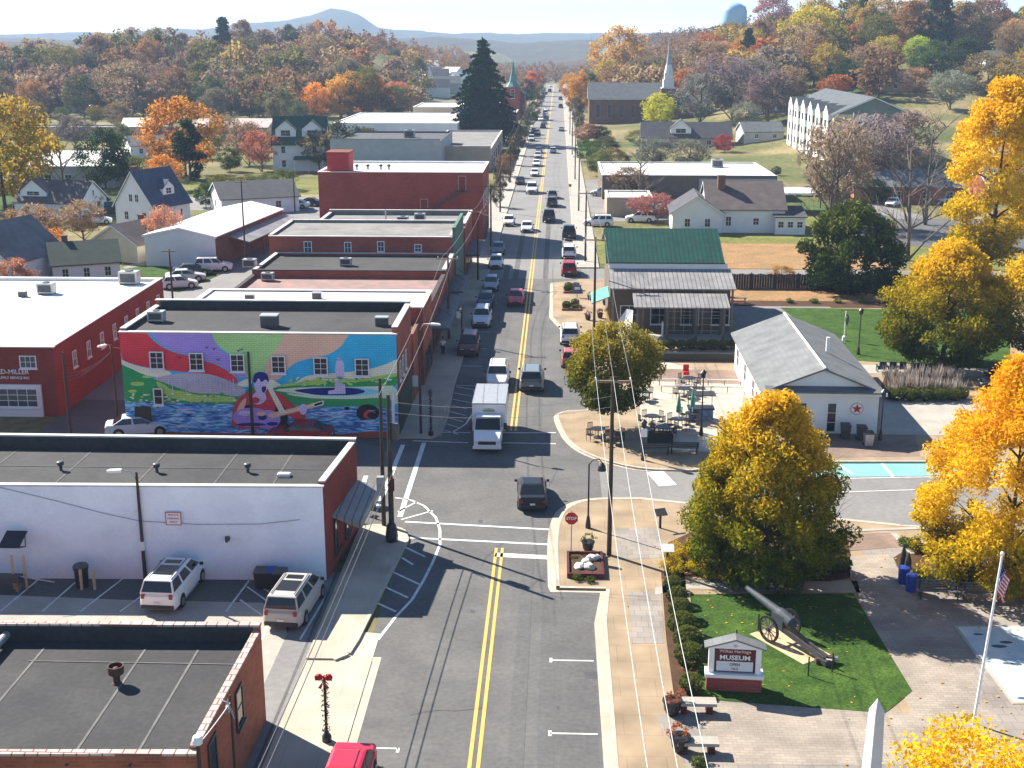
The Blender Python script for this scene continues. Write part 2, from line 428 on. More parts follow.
def text_mesh(txt, size, mt, name, parent, loc, rot=(math.pi / 2, 0, 0), align='CENTER', sx=1.0, bold=0.0, extrude=.006):
    cu = bpy.data.curves.new('lettering', 'FONT'); cu.body = txt; cu.size = size; cu.align_x = align; cu.align_y = 'CENTER'
    cu.extrude = extrude; cu.offset = bold; cu.resolution_u = 2
    t = bpy.data.objects.new('lettering', cu); COL.objects.link(t)
    dg = bpy.context.evaluated_depsgraph_get()
    me = bpy.data.meshes.new_from_object(t.evaluated_get(dg))
    bpy.data.objects.remove(t); bpy.data.curves.remove(cu)
    me.materials.clear(); me.materials.append(mt)
    o = link(name, me, parent); o.location = loc; o.rotation_euler = rot; o.scale = (sx, 1, 1)
    return o
# ================================================================ THE SETTING
def struct(o): o['kind'] = 'structure'; return o

def sheet(name, pts, z, mt, h=None):
    """flat slab: polygon of world points; h = height of a raised slab whose underside is buried"""
    b = MB(); b.prism(pts, z - (h or .02), z); o = b.build(name, mt); return struct(o)

# ground: one sheet of varying grid, flat in the town, rising to the hills, out to the far ridges
def make_ground():
    xs = sorted(set([round(v, 1) for v in np.concatenate([np.linspace(-2600, -700, 14), np.linspace(-700, -300, 21), np.linspace(-300, 300, 76), np.linspace(300, 700, 21), np.linspace(700, 2600, 14)])]))
    ys = sorted(set([round(v, 1) for v in np.concatenate([np.linspace(-60, 270, 12), np.linspace(280, 700, 61), np.linspace(710, 1100, 36), np.linspace(1130, 1600, 12), np.linspace(1700, 5200, 20)])]))
    vs = [(x, y, terrain(x, y)) for y in ys for x in xs]; n = len(xs)
    fs = [(j * n + i, j * n + i + 1, (j + 1) * n + i + 1, (j + 1) * n + i) for j in range(len(ys) - 1) for i in range(n - 1)]
    b = MB(); b.add(vs, fs)
    m = bpy.data.materials.new('town_ground'); m.use_nodes = True
    nn = m.node_tree; bs = nn.nodes['Principled BSDF']; bs.inputs['Roughness'].default_value = .95; bs.inputs['Specular IOR Level'].default_value = .1
    tc = nn.nodes.new('ShaderNodeTexCoord')
    nz = nn.nodes.new('ShaderNodeTexNoise'); nz.inputs['Scale'].default_value = .035; nz.inputs['Detail'].default_value = 6
    nn.links.new(tc.outputs['Object'], nz.inputs['Vector'])
    rp = nn.nodes.new('ShaderNodeValToRGB'); e = rp.color_ramp.elements
    e[0].position = .36; e[0].color = (.075, .105, .03, 1); e[1].position = .62; e[1].color = (.25, .20, .10, 1)
    k = e.new(.5); k.color = (.14, .13, .055, 1)
    nn.links.new(nz.outputs['Fac'], rp.inputs[0])
    n2 = nn.nodes.new('ShaderNodeTexNoise'); n2.inputs['Scale'].default_value = .9; n2.inputs['Detail'].default_value = 5
    nn.links.new(tc.outputs['Object'], n2.inputs['Vector'])
    mr = nn.nodes.new('ShaderNodeMapRange'); mr.inputs['From Min'].default_value = .3; mr.inputs['From Max'].default_value = .7; mr.inputs['To Min'].default_value = .7; mr.inputs['To Max'].default_value = 1.3
    nn.links.new(n2.outputs['Fac'], mr.inputs['Value'])
    sc = nn.nodes.new('ShaderNodeVectorMath'); sc.operation = 'SCALE'
    nn.links.new(rp.outputs[0], sc.inputs[0]); nn.links.new(mr.outputs[0], sc.inputs['Scale']); nn.links.new(sc.outputs[0], bs.inputs['Base Color'])
    struct(b.build('ground', m, smooth=True))
make_ground()

# far ridges and the mountain
def ridge(name, y, prof, depth, col, seed):
    """prof: [(x, height)...] crest line; a hill with a front slope, a crest and a back slope"""
    xs = np.linspace(prof[0][0], prof[-1][0], 260)
    hs = np.interp(xs, [p[0] for p in prof], [p[1] for p in prof])
    rows = []
    for k, (dy, fz) in enumerate([(-depth, 0), (-depth * .72, .22), (-depth * .45, .52), (-depth * .2, .84), (0, 1.0), (depth * .3, .8), (depth * .8, 0)]):
        row = []
        for x, h in zip(xs, hs):
            nz = mnoise.noise(Vector((x / 140.0, seed + k * .7, 0))) * .10 + mnoise.noise(Vector((x / 28.0, seed + k, 4))) * .025
            z = -14 + (h + 14) * fz * (1 + nz * (1 if fz else 0)) + (mnoise.noise(Vector((x / 9.0, seed + k, 8))) * 2.2 if fz > .3 else 0)
            row.append((x, y + dy + 30 * mnoise.noise(Vector((x / 90., seed, k))), z))
        rows.append(row)
    b = MB(); n = len(xs)
    b.add([v for r in rows for v in r], [(j * n + i, j * n + i + 1, (j + 1) * n + i + 1, (j + 1) * n + i) for j in range(len(rows) - 1) for i in range(n - 1)])
    struct(b.build(name, mat(name + '_cover', col, .95, c2=tuple(c * .55 for c in col), scale=.02, fine=.35, spec=.05), smooth=True))
ridge('mountain', 4300, [(-2300, 40), (-1500, 52), (-1200, 66), (-1000, 80), (-900, 92), (-820, 110), (-755, 128), (-700, 122), (-655, 112), (-600, 74), (-540, 60), (-380, 54), (-300, 52), (-180, 48), (300, 50), (700, 44), (2300, 40)], 700, (.085, .08, .05), 3)
ridge('far_hills', 2500, [(-1600, 30), (-1100, 31), (-800, 27), (-500, 36), (-330, 30), (-240, 34), (-150, 28), (-60, 25), (40, 27), (140, 22), (300, 34), (1600, 40)], 500, (.10, .08, .045), 9)
ridge('middle_hills', 1700, [(-1300, 22), (-900, 26), (-650, 24), (-450, 18), (-250, 8), (-150, 2), (-20, -2), (60, 4), (150, 16), (300, 30), (1100, 34)], 380, (.11, .075, .04), 15)

# --- roads
Z1, Z2, Z3, Z4 = .012, .018, .024, .030
ZS = .13                                           # pavement height
struct(sheet('main_street', [(-5.4, 12), (6.4, 12), (6.4, 860), (-5.4, 860)], Z1, M['asphalt']))
struct(sheet('side_street_west', [(-120, 69.0), (-5.4, 69.0), (-5.4, 86.2), (-120, 86.2)], Z1, M['asphalt']))
struct(sheet('side_street_east', [(6.4, 72.5), (24, 69.6), (90, 66), (90, 82.2), (6.4, 80.6)], Z1, M['asphalt_pale']))
struct(sheet('parking_lot', [(-45, 47.3), (-8.4, 47.3), (-8.4, 62.4), (-45, 61.4)], Z1, M['asphalt_lot']))
struct(sheet('back_lot', [(-34.9, 95.6), (-28.2, 95.6), (-28.2, 200), (-46, 200), (-52, 156), (-46, 146), (-34.9, 120)], Z1, M['asphalt_pale']))
struct(sheet('service_alley', [(-34.7, 86.2), (-28.1, 86.2), (-28.1, 95.6), (-34.7, 95.6)], Z1, M['asphalt_lot']))
struct(sheet('back_street', [(-46.5, 176), (-30, 182), (-30, 230), (-90, 230), (-90, 215), (-46.5, 215)], Z1 + .006, M['asphalt_pale']))
for k, yy in enumerate((141, 215, 345, 470, 610)):
    struct(sheet('cross_street', [(-5.4, yy - 3.6), (-5.4, yy + 3.6), (-60 if k else -9, yy + 3.6), (-60 if k else -9, yy - 3.6)], Z1, M['asphalt_pale']) if k else sheet('cross_street', [(6.4, 150), (6.4, 157), (80, 157), (80, 150)], Z1, M['asphalt_pale']))
struct(sheet('hill_road', [(44, 262), (50, 262), (66, 200), (60, 200)], Z1 + .006, M['asphalt_pale']))

# --- pavements (raised slabs) with kerbs
def pavement(name, pts, mt, kerb_edges=(), z=ZS):
    o = sheet(name, pts, z, mt, .3)
    if kerb_edges:
        b = MB()
        for i in kerb_edges:
            p, q = Vector((*pts[i][:2], 0)), Vector((*pts[(i + 1) % len(pts)][:2], 0))
            d = (q - p).normalized(); nrm = Vector((d.y, -d.x, 0))
            b.obox(p + Vector((0, 0, -.1)) + nrm * .002, q - p, nrm * .2, (0, 0, z + .112))
        struct(b.build('kerb', M['kerb']))
    return o
def w(px, py): v = P(px, py); return (v.x, v.y)

# left pavement, near block
pavement('pavement', [(-8.15, 52.6), (-6.9, 52.6), (-6.35, 53.2), (-6.15, 54.6), (-5.2, 67.2), (-5.6, 68.6), (-6.6, 69.2), (-8.15, 69.2)], M['walk'], (1, 2, 3, 4, 5, 6))
pavement('pavement', [(-8.15, 20), (-5.06, 20), (-5.06, 52.59), (-8.15, 52.59)], M['walk'], (), .05)
struct(sheet('gutter_strip', [(-6.4, 52.6), (-5.06, 52.6), (-5.06, 55.4), (-6.3, 55.6)], Z2 + .012, M['walk']))
struct(sheet('lot_margin', [(-9.6, 30), (-8.1, 30), (-8.1, 62.6), (-9.6, 62.6)], Z2 + .003, M['asphalt_pale']))
struct(sheet('brick_edging', [(-8.5, 30), (-8.36, 30), (-8.36, 62.6), (-8.5, 62.6)], Z2 + .007, M['asphalt_lot']))
sheet('gutter_strip', [(-5.05, 20), (-4.66, 20), (-4.66, 53), (-5.05, 53)], Z2, M['walk'])
# left pavement, far blocks
pavement('pavement', [(-8.6, 86.4), (-5.7, 86.4), (-5.1, 87.3), (-5.05, 92), (-5.25, 100), (-5.25, 160), (-8.6, 160)], M['walk'], (1, 2, 3, 4))
pavement('pavement', [(-8.6, 160.1), (-5.25, 160.1), (-5.25, 840), (-8.6, 840)], M['concrete'], (1,))
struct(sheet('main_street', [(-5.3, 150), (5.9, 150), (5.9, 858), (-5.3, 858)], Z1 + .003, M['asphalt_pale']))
# right pavement, near block with the corner bulb
bulb = [(5.85, 14), (5.85, 56.9), w(606, 591), w(556, 590), w(554, 545), w(557, 522), w(566, 508), w(590, 500), w(640, 500), (24, 70.4), (80, 67), (80, 14)]
def rounded(pts, lo, hi, k=2):
    for _ in range(k):
        a = [pts[lo]]
        for i in range(lo, hi):
            p, q = pts[i], pts[i + 1]; a += [(p[0] * .75 + q[0] * .25, p[1] * .75 + q[1] * .25), (p[0] * .25 + q[0] * .75, p[1] * .25 + q[1] * .75)]
        a.append(pts[hi]); pts = pts[:lo] + a + pts[hi + 1:]; hi = lo + len(a) - 1
    return pts, hi
bulb, bh = rounded(bulb, 3, 8)
pavement('pavement', bulb, M['walk_tan'], range(0, bh + 2))
def grown(pts, d):
    out = []
    for i in range(len(pts)):
        a, b, c = Vector(pts[i - 1]), Vector(pts[i]), Vector(pts[(i + 1) % len(pts)]); e = ((b - a).normalized() + (c - b).normalized())
        e = e.normalized() if e.length > .01 else (c - b).normalized(); out.append((b.x - e.y * d, b.y + e.x * d))
    return out
def gutter(pts, d, lo, hi):
    g = grown(pts, d); b = MB(); z = Z2 + .008
    for i in range(lo, hi): b.add([(*pts[i], z), (*pts[i + 1], z), (*g[i + 1], z), (*g[i], z)], [(0, 1, 2, 3) if d < 0 else (3, 2, 1, 0)])
    struct(b.build('gutter_strip', M['walk']))
gutter(bulb, .42, 0, bh + 1)
# right pavement, far block
nb = [(60, 83.6), w(770, 462.5), w(690, 471), w(640, 470), w(600, 460), w(572, 446), w(560, 425), w(558, 413), w(592, 412), (5.85, 97), (5.85, 114.5), w(553, 318), w(553, 284), w(580, 282), (5.85, 149.5), (60, 149.5)]
nb, nh = rounded(nb, 2, 8)
pavement('pavement', nb[::-1], M['walk_tan'], range(2, len(nb) - 1))
gutter(nb[::-1], -.4, 3, len(nb) - 3)
pavement('pavement', [(5.85, 157.5), (8.8, 157.5), (8.8, 840), (5.85, 840)], M['concrete'], (3,))

# --- painted markings
def stripe(p, q, wd, mt, z=Z3, name='road_marking'):
    p, q = Vector((p[0], p[1], 0)), Vector((q[0], q[1], 0)); d = (q - p).normalized(); n = Vector((-d.y, d.x, 0)) * wd / 2
    o = MB().add([p + n + Vector((0, 0, z)), p - n + Vector((0, 0, z)), q - n + Vector((0, 0, z)), q + n + Vector((0, 0, z))], [(0, 1, 2, 3)])
    return o
def stripes(name, segs, mt, z=Z3):
    b = MB()
    for p, q, wd in segs:
        s = stripe(p, q, wd, mt, z); b.add(s.v, s.f)
    return struct(b.build(name, mt))
stripes('yellow_line', [((.10, 14), (.10, 66.3), .16), ((.45, 14), (.45, 66.3), .16), ((.10, 88.5), (.10, 845), .16), ((.45, 88.5), (.45, 845), .16)], M['yellow_paint'])
seg = [(w(495, 555), w(553, 558), .55), (w(405, 522), w(553, 530), .22), (w(410, 538), w(553, 545), .22),
       (w(413, 432), w(470, 433), .17), (w(503, 433), w(556, 433), .17), (w(413, 441), w(468, 443), .17), (w(503, 443), w(556, 444), .17),
       (w(424, 443), w(400, 517), .32), (w(403, 445), w(378, 508), .32), (w(366, 476), w(352, 520), .3)]
# parking ticks
for y_ in (53.0, 46.6, 40): seg += [((3.3, y_), (5.3, y_), .11), ((3.3, y_ - .22), (3.3, y_ + .22), .13)]
for y_ in (45.2,): seg += [((-4.6, y_), (-2.9, y_), .11), ((-2.9, y_ - .3), (-2.9, y_ + .05), .13)]
for y_ in (101, 107.5, 114, 121, 128, 135): seg += [((-5, y_), (-3.1, y_), .11)]
# hatched corners: the outline curves and the bars
def poly_line(pts, wd): return [(pts[i], pts[i + 1], wd) for i in range(len(pts) - 1)]
near_arc = [w(*q) for q in ((378, 640), (395, 618), (412, 600), (424, 580), (433, 562), (440, 545), (440, 530), (436, 518), (424, 506), (410, 500), (395, 498))]
seg += poly_line(near_arc, .16)
for a, b in (((398, 512), (417, 502)), ((401, 520), (433, 511)), ((400, 545), (425, 557)), ((402, 558), (413, 565)), ((388, 570), (420, 585)), ((378, 584), (408, 598)), ((370, 600), (396, 612))): seg.append((w(*a), w(*b), .15))
far_arc = [w(*q) for q in ((474, 390), (476, 398), (474, 412), (466, 424), (452, 433))]
seg += poly_line(far_arc, .13)
for k in range(8): seg.append((w(456 - 1.6 * k, 387 + 6.2 * k), w(474 - 2.2 * k, 390 + 6.4 * k), .11))
stripes('white_marking', seg, M['white_paint'])
# angled bays of the near car park
lot = [(w(0, 612), w(55, 566)), (w(42, 612), w(83, 576)), (w(80, 612), w(132, 572)), (w(120, 612), w(160, 583)), (w(176, 610), w(206, 574)), (w(226, 612), w(249, 581)),
       (w(262, 640), w(285, 582)), (w(240, 600), w(268, 620)), (w(247, 587), w(275, 607)), (w(262, 588), w(283, 600)), (w(300, 640), w(330, 590))]
stripes('parking_marking', [(a, b, .11) for a, b in lot], M['white_paint'])
struct(sheet('painted_sun_band', [w(-30, 594), w(120, 600), w(262, 603), w(285, 622), w(300, 700), w(-30, 700)], Z2 + .001, M['concrete']))  # paler surface stands in for the strip of sunlight across the lot
# east street: white cross bars, teal crossing, centre line
stripes('white_marking', [(w(655, 472), w(668, 486), 1.2), (w(700, 497), w(918, 490), .12), (w(835, 479), w(1000, 476), .12)], M['white_paint'], Z4)
struct(sheet('teal_crossing', [w(780, 478), w(1010, 475), w(1010, 463), w(780, 464)], Z3, M['teal_paint']))
stripes('white_marking', [(w(882, 464), w(893, 477), .22), (w(840, 466), w(852, 474), .22)], M['white_paint'], Z4 + .004)
# tar patches and manholes on the street
for (a, b, c, d) in ((584, 672, 14, 7), (556, 706, 4, 4), (478, 520, 5, 3), (470, 610, 5, 3), (542, 596, 7, 4), (520, 650, 4, 2)):
    struct(sheet('road_patch', [w(a, b), w(a + c, b + .5), w(a + c - 1, b + d), w(a + 1, b + d)], Z2, M['patch']))
for x, y0, y1 in ((1.9, 22, 66), (3.1, 30, 64), (-1.7, 88, 200), (2.0, 90, 240), (-2.9, 100, 160)):
    struct(sheet('wheel_track', [(x - .33, y0), (x + .33, y0), (x + .38, y1), (x - .30, y1)], Z2 + .002, M['asphalt_lot']))
struct(sheet('resurfaced_lane', [(3.05, 15), (5.3, 15), (5.3, 57), (3.05, 57)], Z1 + .003, M['asphalt_lot']))

# cracks filled with tar
b = MB(); cr = random.Random(5)
for k in range(12):
    x, y = cr.uniform(-4.4, 5), cr.uniform(40, 140); a = cr.choice([0, 1.57, 1.57]) + cr.uniform(-.3, .3); q = [(x, y)]
    for i in range(cr.randint(3, 8)):
        a += cr.uniform(-.35, .35); x += math.cos(a) * .7; y += math.sin(a) * .7
        if not -4.4 < x < 5: break
        q.append((x, y))
    for p0, p1, wd in poly_line(q, .03): t_ = stripe(p0, p1, wd, None, Z2 + .004); b.add(t_.v, t_.f)
struct(b.build('tar_crack', M['patch']))
# --- the museum square (on the near right slab, top at ZS)
A1, A2, A3 = ZS + .006, ZS + .012, ZS + .018
sheet('brick_path', [w(655, 720), w(700, 700), w(915, 716), w(960, 640), w(905, 590), w(840, 535), (27, 66.5), (45, 64.5), (45, 30), (11, 30), (9.0, 43)], A1, M['paver_grey'])
sheet('brick_path', [w(706, 768), w(700, 705), w(912, 716), w(840, 560), w(885, 556), w(960, 640), w(985, 700), w(1030, 768)], A2, M['paver'])
sheet('brick_path', [w(655, 597), w(690, 591), w(860, 595), w(857, 583), w(690, 582), w(655, 590)], A2, M['concrete'])
sheet('paver_band', [w(628, 594), w(661, 594), w(664, 646), w(632, 646)], A1 + .001, M['paver_grey'])
sheet('paver_band', [w(616, 530), w(660, 530), w(662, 560), w(617, 562)], A1 + .001, M['paver_grey'])
sheet('paver_band', [w(850, 553), w(905, 549), w(896, 534), w(846, 537)], A2 + .004, M['paver_red'])
stripes('stone_edging', [(w(848, 533), w(925, 530), .35), (w(893, 535), w(912, 556), .35)], M['concrete'], A3 + .006)
sheet('planting_bed', [w(661, 575), w(684, 575), w(700, 700), w(674, 700), w(666, 640)], A2, M['mulch'])
sheet('planting_bed', [w(664, 578), w(668, 545), w(700, 530), w(850, 536), w(850, 580), w(830, 584)], A2, M['mulch'])
sheet('planting_bed', [w(893, 560), w(912, 548), w(1060, 545), w(1060, 592), w(905, 585)], A2, M['mulch'])
M['lawn'] = M['grass']
lawn_pts = [w(690, 597), w(853, 596), w(912, 694), w(885, 716), w(700, 702)]
sheet('lawn', lawn_pts, A2 + .01, M['grass'], .1)
# --- the plaza beyond the side street
sheet('plaza_paving', [w(640, 450), w(735, 455), w(745, 385), w(655, 360), w(640, 380)], A1, M['walk'])
sheet('brick_strip', [w(700, 462), w(920, 458), w(915, 437), w(880, 436), w(735, 437)], A1, M['paver_red'])
sheet('drive', [w(880, 436), w(1010, 438), w(1010, 405), w(880, 395)], A1 + .002, M['concrete'])
sheet('brick_strip', [w(640, 382), w(742, 386), w(742, 372), w(650, 370)], A2, M['paver_red'])
sheet('pavilion_floor', [(9.5, 116), (33, 116), (33, 134), (9.5, 134)], A1 + .003, M['asphalt_pale'])
sheet('lawn', [w(780, 309), w(1010, 312), w(1010, 372), w(855, 362)], A2, M['grass'])
sheet('hedge_bed', [w(730, 308), w(730, 297), w(1020, 300), w(1020, 310), w(780, 309)], A1, M['mulch'])
sheet('concrete_path', [w(870, 375), w(1040, 380), w(1040, 372), w(858, 366)], A2 + .006, M['concrete'])
sheet('bare_lot', [(19, 137), (60, 137), (60, 149), (19, 149)], A2, M['dirt'])
sheet('bare_lot', [(19, 157.6), (46, 157.6), (46, 178), (19, 178)], .05, M['dirt'])
sheet('yard', [(9, 160), (19, 160), (19, 178), (44, 178), (52, 160), (62, 157.6), (62, 178), (44, 212), (9, 180)], .03, M['grass_dry'])
sheet('side_lot', [(46, 205), (80, 205), (72, 172), (46, 178)], .04, M['asphalt_lot'])
sheet('strip_lot', [(9, 200), (22, 200), (40, 262), (9, 262)], .035, M['asphalt_pale'])
sheet('yard', [(-75, 235), (-36, 235), (-36, 262), (-75, 262)], .03, M['grass_dry'])
sheet('yard', [(-110, 212), (-66, 205), (-66, 232), (-110, 236)], .03, M['grass'])
sheet('yard', [(-49, 158), (-38, 152), (-40, 140), (-56, 148)], .03, M['grass'])
# ================================================================ BUILDINGS
def V3(x, y, z=0.0): return Vector((x, y, z))
UP = V3(0, 0, 1)

def window(parent, c, u, n, wd, ht, fm=None, gm=None, cols=2, rows=2, off=None, name='window', fw=.08, pd=.05, sill=True):
    """c = bottom centre on the wall, u = along the wall, n = outwards"""
    fm = fm or M['white_metal']; gm = gm or M['glass']
    c, u, n = Vector(c), Vector(u).normalized(), Vector(n).normalized()
    b = MB()
    a = c - u * wd / 2
    b.obox(a, u * fw, n * pd, UP * ht); b.obox(a + u * (wd - fw), u * fw, n * pd, UP * ht)
    b.obox(a + u * fw, u * (wd - 2 * fw), n * pd, UP * fw); b.obox(a + u * fw + UP * (ht - fw), u * (wd - 2 * fw), n * pd, UP * fw)
    iw, ih = wd - 2 * fw, ht - 2 * fw; t = fw * .45
    for i in range(1, cols): b.obox(a + u * (fw + iw * i / cols - t / 2) + UP * fw, u * t, n * pd * .8, UP * ih)
    for j in range(1, rows):
        for i in range(cols):
            x0 = fw + iw * i / cols + (t / 2 if i else 0); x1 = fw + iw * (i + 1) / cols - (t / 2 if i < cols - 1 else 0)
            b.obox(a + u * x0 + UP * (fw + ih * j / rows - t / 2), u * (x1 - x0), n * pd * .7, UP * t)
    o = b.build(name, fm, parent)
    if off is not None: o.location = off
    g = MB(); q = a + u * fw + UP * fw + n * pd * .3
    g.add([q, q + u * iw, q + u * iw + UP * ih, q + UP * ih], [(0, 1, 2, 3)])
    g.build('pane', gm, o)
    if sill:
        s_ = MB(); s_.obox(a - u * .06 - UP * .09, u * (wd + .12), n * (pd + .08), UP * .088); s_.build('sill', fm, o)
    return o

def door(parent, c, u, n, wd, ht, dm, fm=None, off=None, glazed=False):
    c, u, n = Vector(c), Vector(u).normalized(), Vector(n).normalized(); a = c - u * wd / 2
    b = MB(); b.obox(a, u * wd, n * .05, UP * ht); o = b.build('door', dm, parent)
    if off is not None: o.location = off
    f = MB(); t = .1
    f.obox(a - u * t, u * t, n * .08, UP * (ht + t)); f.obox(a + u * wd, u * t, n * .08, UP * (ht + t)); f.obox(a + UP * ht, u * wd, n * .08, UP * t)
    f.build('frame', fm or M['white_metal'], o)
    if glazed:
        g = MB(); q = a + u * wd * .15 + UP * ht * .1 + n * .055
        g.add([q, q + u * wd * .7, q + u * wd * .7 + UP * ht * .8, q + UP * ht * .8], [(0, 1, 2, 3)]); g.build('pane', M['glass'], o)
    h = MB(); h.tube(a + u * wd * .88 + UP * 1.0 + n * .05, a + u * wd * .88 + UP * 1.0 + n * .12, .03); h.build('handle', M['galv'], o)
    return o

def flat_building(name, label, cat, pts, h, wall, roof, par=(.4, .4, .4, .4), cop=None, t=.32, roofdrop=0, walls_by_edge=None, group=None, copw=.06):
    """pts: near-left, near-right, far-right, far-left. h: roof level; par: parapet heights per edge (0 = none)"""
    L = V3(sum(p[0] for p in pts) / 4, sum(p[1] for p in pts) / 4, 0)
    r = thing(name, label, cat, L, 0, group); off = -L
    b = MB(); p = [V3(*q) for q in pts]
    b.prism(pts, -.3, h); 
    for i in range(4):
        if not par[i]: continue
        a, c = p[i], p[(i + 1) % 4]; d = (c - a).normalized(); n = V3(d.y, -d.x)
        s0 = t if (i % 2 and par[(i - 1) % 4]) else 0; s1 = t if (i % 2 and par[(i + 1) % 4]) else 0
        b.obox(a + d * s0 - n * t + UP * (h), d * ((c - a).length - s0 - s1), n * t, UP * par[i])
    wobj = b.build('wall', wall, r); wobj.location = off
    rb = MB(); ins = []
    cx, cy = L.x, L.y
    for q in pts:
        ins.append((q[0] + (t if q[0] < cx else -t) * (1 if True else 0), q[1] + (t if q[1] < cy else -t)))
    rb.prism(ins, h - .05, h + .03); ro = rb.build('roof', roof, r); ro.location = off
    if cop:
        cb = MB()
        for i in range(4):
            if not par[i]: continue
            a, c = p[i], p[(i + 1) % 4]; d = (c - a).normalized(); n = V3(d.y, -d.x)
            s0 = t if (i % 2 and par[(i - 1) % 4]) else -copw; s1 = t if (i % 2 and par[(i + 1) % 4]) else -copw
            s0 += copw if s0 > 0 else 0; s1 += copw if s1 > 0 else 0
            cb.obox(a + d * s0 - n * (t + copw) + UP * (h + par[i]), d * ((c - a).length - s0 - s1), n * (t + 2 * copw), UP * .09)
        co = cb.build('coping', cop, r); co.location = off
    if min(par) > .09:
        fb = MB(); k = t + .004
        x0, y0 = min(q[0] for q in ins), min(q[1] for q in ins)
        for i in range(4):
            a, c = V3(*ins[i]), V3(*ins[(i + 1) % 4]); d = (c - a).normalized(); n = V3(d.y, -d.x)
            if par[i] > .2: fb.obox(a + d * .03 - n * .03 + UP * (h + .031), d * ((c - a).length - .06), n * .024, UP * (par[i] - .04))
        fo = fb.build('flashing', roof, r); fo.location = off
    return r, off

def unit(name, label, cat, x, y, z, kind, sc=1.0, rz=0.0, group=None):
    """things standing on roofs: rooftop air conditioners, vents, boxes"""
    r = thing(name, label, cat, (x, y, z), rz, group)
    if kind == 'ac':
        b = MB(); b.box(-.75 * sc, .75 * sc, -.5 * sc, .5 * sc, .12, 1.05 * sc); b.build('casing', M['galv'], r)
        f = MB(); f.lathe([(.32 * sc, 1.05 * sc), (.34 * sc, 1.12 * sc), (.05, 1.13 * sc)]); f.build('fan', M['dark_metal'], r)
        g = MB(); g.box(-.6 * sc, .6 * sc, -.52 * sc, -.503 * sc, .25, .9 * sc); g.build('grille', M['dark_metal'], r)
        for q in (-.7, .6): MB().box(q * sc, (q + .1) * sc, -.45 * sc, .45 * sc, 0, .118).build('foot', M['wood'], r)
    elif kind == 'vent':
        b = MB(); b.lathe([(.14 * sc, 0), (.14 * sc, .5 * sc)]); b.build('pipe', M['dark_metal'], r)
        c = MB(); c.lathe([(.26 * sc, .5 * sc), (.30 * sc, .6 * sc), (.30 * sc, .82 * sc), (.2 * sc, .88 * sc)]); c.build('cowl', M['dark_metal'], r)
    elif kind == 'turbine':
        b = MB(); b.lathe([(.34 * sc, 0), (.22 * sc, .14 * sc), (.22 * sc, .7 * sc)]); b.build('pipe', M['brown_rust'], r)
        c = MB(); c.lathe([(.46 * sc, .7 * sc), (.5 * sc, .78 * sc), (.5 * sc, 1.25 * sc), (.44 * sc, 1.25 * sc), (.42 * sc, .95 * sc), (.3 * sc, .92 * sc), (.14 * sc, 1.12 * sc), (.02, 1.15 * sc)]); c.build('cowl', M['brown_rust'], r)
    elif kind == 'box':
        b = MB(); b.box(-.5 * sc, .5 * sc, -.35 * sc, .35 * sc, 0, .7 * sc); b.build('casing', M['dark_metal'], r)
        c = MB(); c.box(-.55 * sc, .55 * sc, -.4 * sc, .4 * sc, .7 * sc, .78 * sc); c.build('lid', M['galv'], r)
    return r
M['brown_rust'] = mat('rusty_metal', (.05, .028, .02), .7, c2=(.12, .05, .03), scale=3)

def rect(x0, x1, y0, y1): return [(x0, y0), (x1, y0), (x1, y1), (x0, y1)]
NS, NE, NW = V3(0, -1), V3(1, 0), V3(-1, 0)
EX, EY = V3(1, 0), V3(0, 1)

# --- the near brick building, lower left
B1, o1 = flat_building('brick_shop_building', 'orange-red brick shop with black flat roof and tiled parapet in the lower left corner', 'building',
                       [(-34, 37.0), (-8.95, 37.9), (-8.8, 47.2), (-34, 46.6)], 3.75, M['brick_orange'], M['black_roof'], (.35, .5, .75, .5), M['coping_tile'], .24, copw=.03)
for y_ in (39.7, 43.35):
    window(B1, (-8.93 + .15 * (y_ - 37.9) / 9.3 + .01, y_, 2.1), EY, NE, 1.0, 1.6, M['dark_metal'], M['glass'], 1, 2, o1)
seams = MB()
for x_ in (-31, -26.6, -22.2, -17.6, -13.4, -11.2): seams.box(x_ - .05, x_ + .05, 37.6, 46.2, 3.785, 3.796)
seams.box(-33.5, -9.4, 38.5, 38.57, 3.798, 3.805); seams.box(-17.8, -9.4, 45.0, 45.06, 3.798, 3.805)
q_ = seams.build('roof_seam', mat('roof_seam', (.13, .127, .122), .85, var=.25, scale=1.5), B1); q_.location = o1
v_ = P(117, 683, 3.8); unit('roof_vent', 'rusty brown round roof vent on the nearest black roof', 'roof vent', v_.x, v_.y, 3.78, 'turbine', .62)
v_ = P(192, 640, 3.8); unit('vent_pipe', 'small dark vent pipe near the far parapet of the nearest black roof', 'vent pipe', P(50, 638, 3.8).x, P(50, 638, 3.8).y, 3.78, 'vent', .45)
# silver duct lying on that roof
du = MB(); du.tube(P(-20, 664, 4.1), P(16, 624, 4.1), .17, n=12)
dd = du.build('roof_duct', M['galv']); tag(dd, 'silver duct pipe crossing the left end of the nearest black roof', 'duct')
for k_, y_ in enumerate(()): pass
# --- the long white-walled building
WB, ow = flat_building('white_side_building', 'long low building with blank white side wall and black roof beside the parking bays', 'building',
                       [(-46, 60.8), (-8.8, 61.6), (-8.2, 69.0), (-46, 69.1)], 4.85, M['brick_dark'], M['black_roof'], (.42, .6, .75, .5), M['coping'], .3, copw=.03)
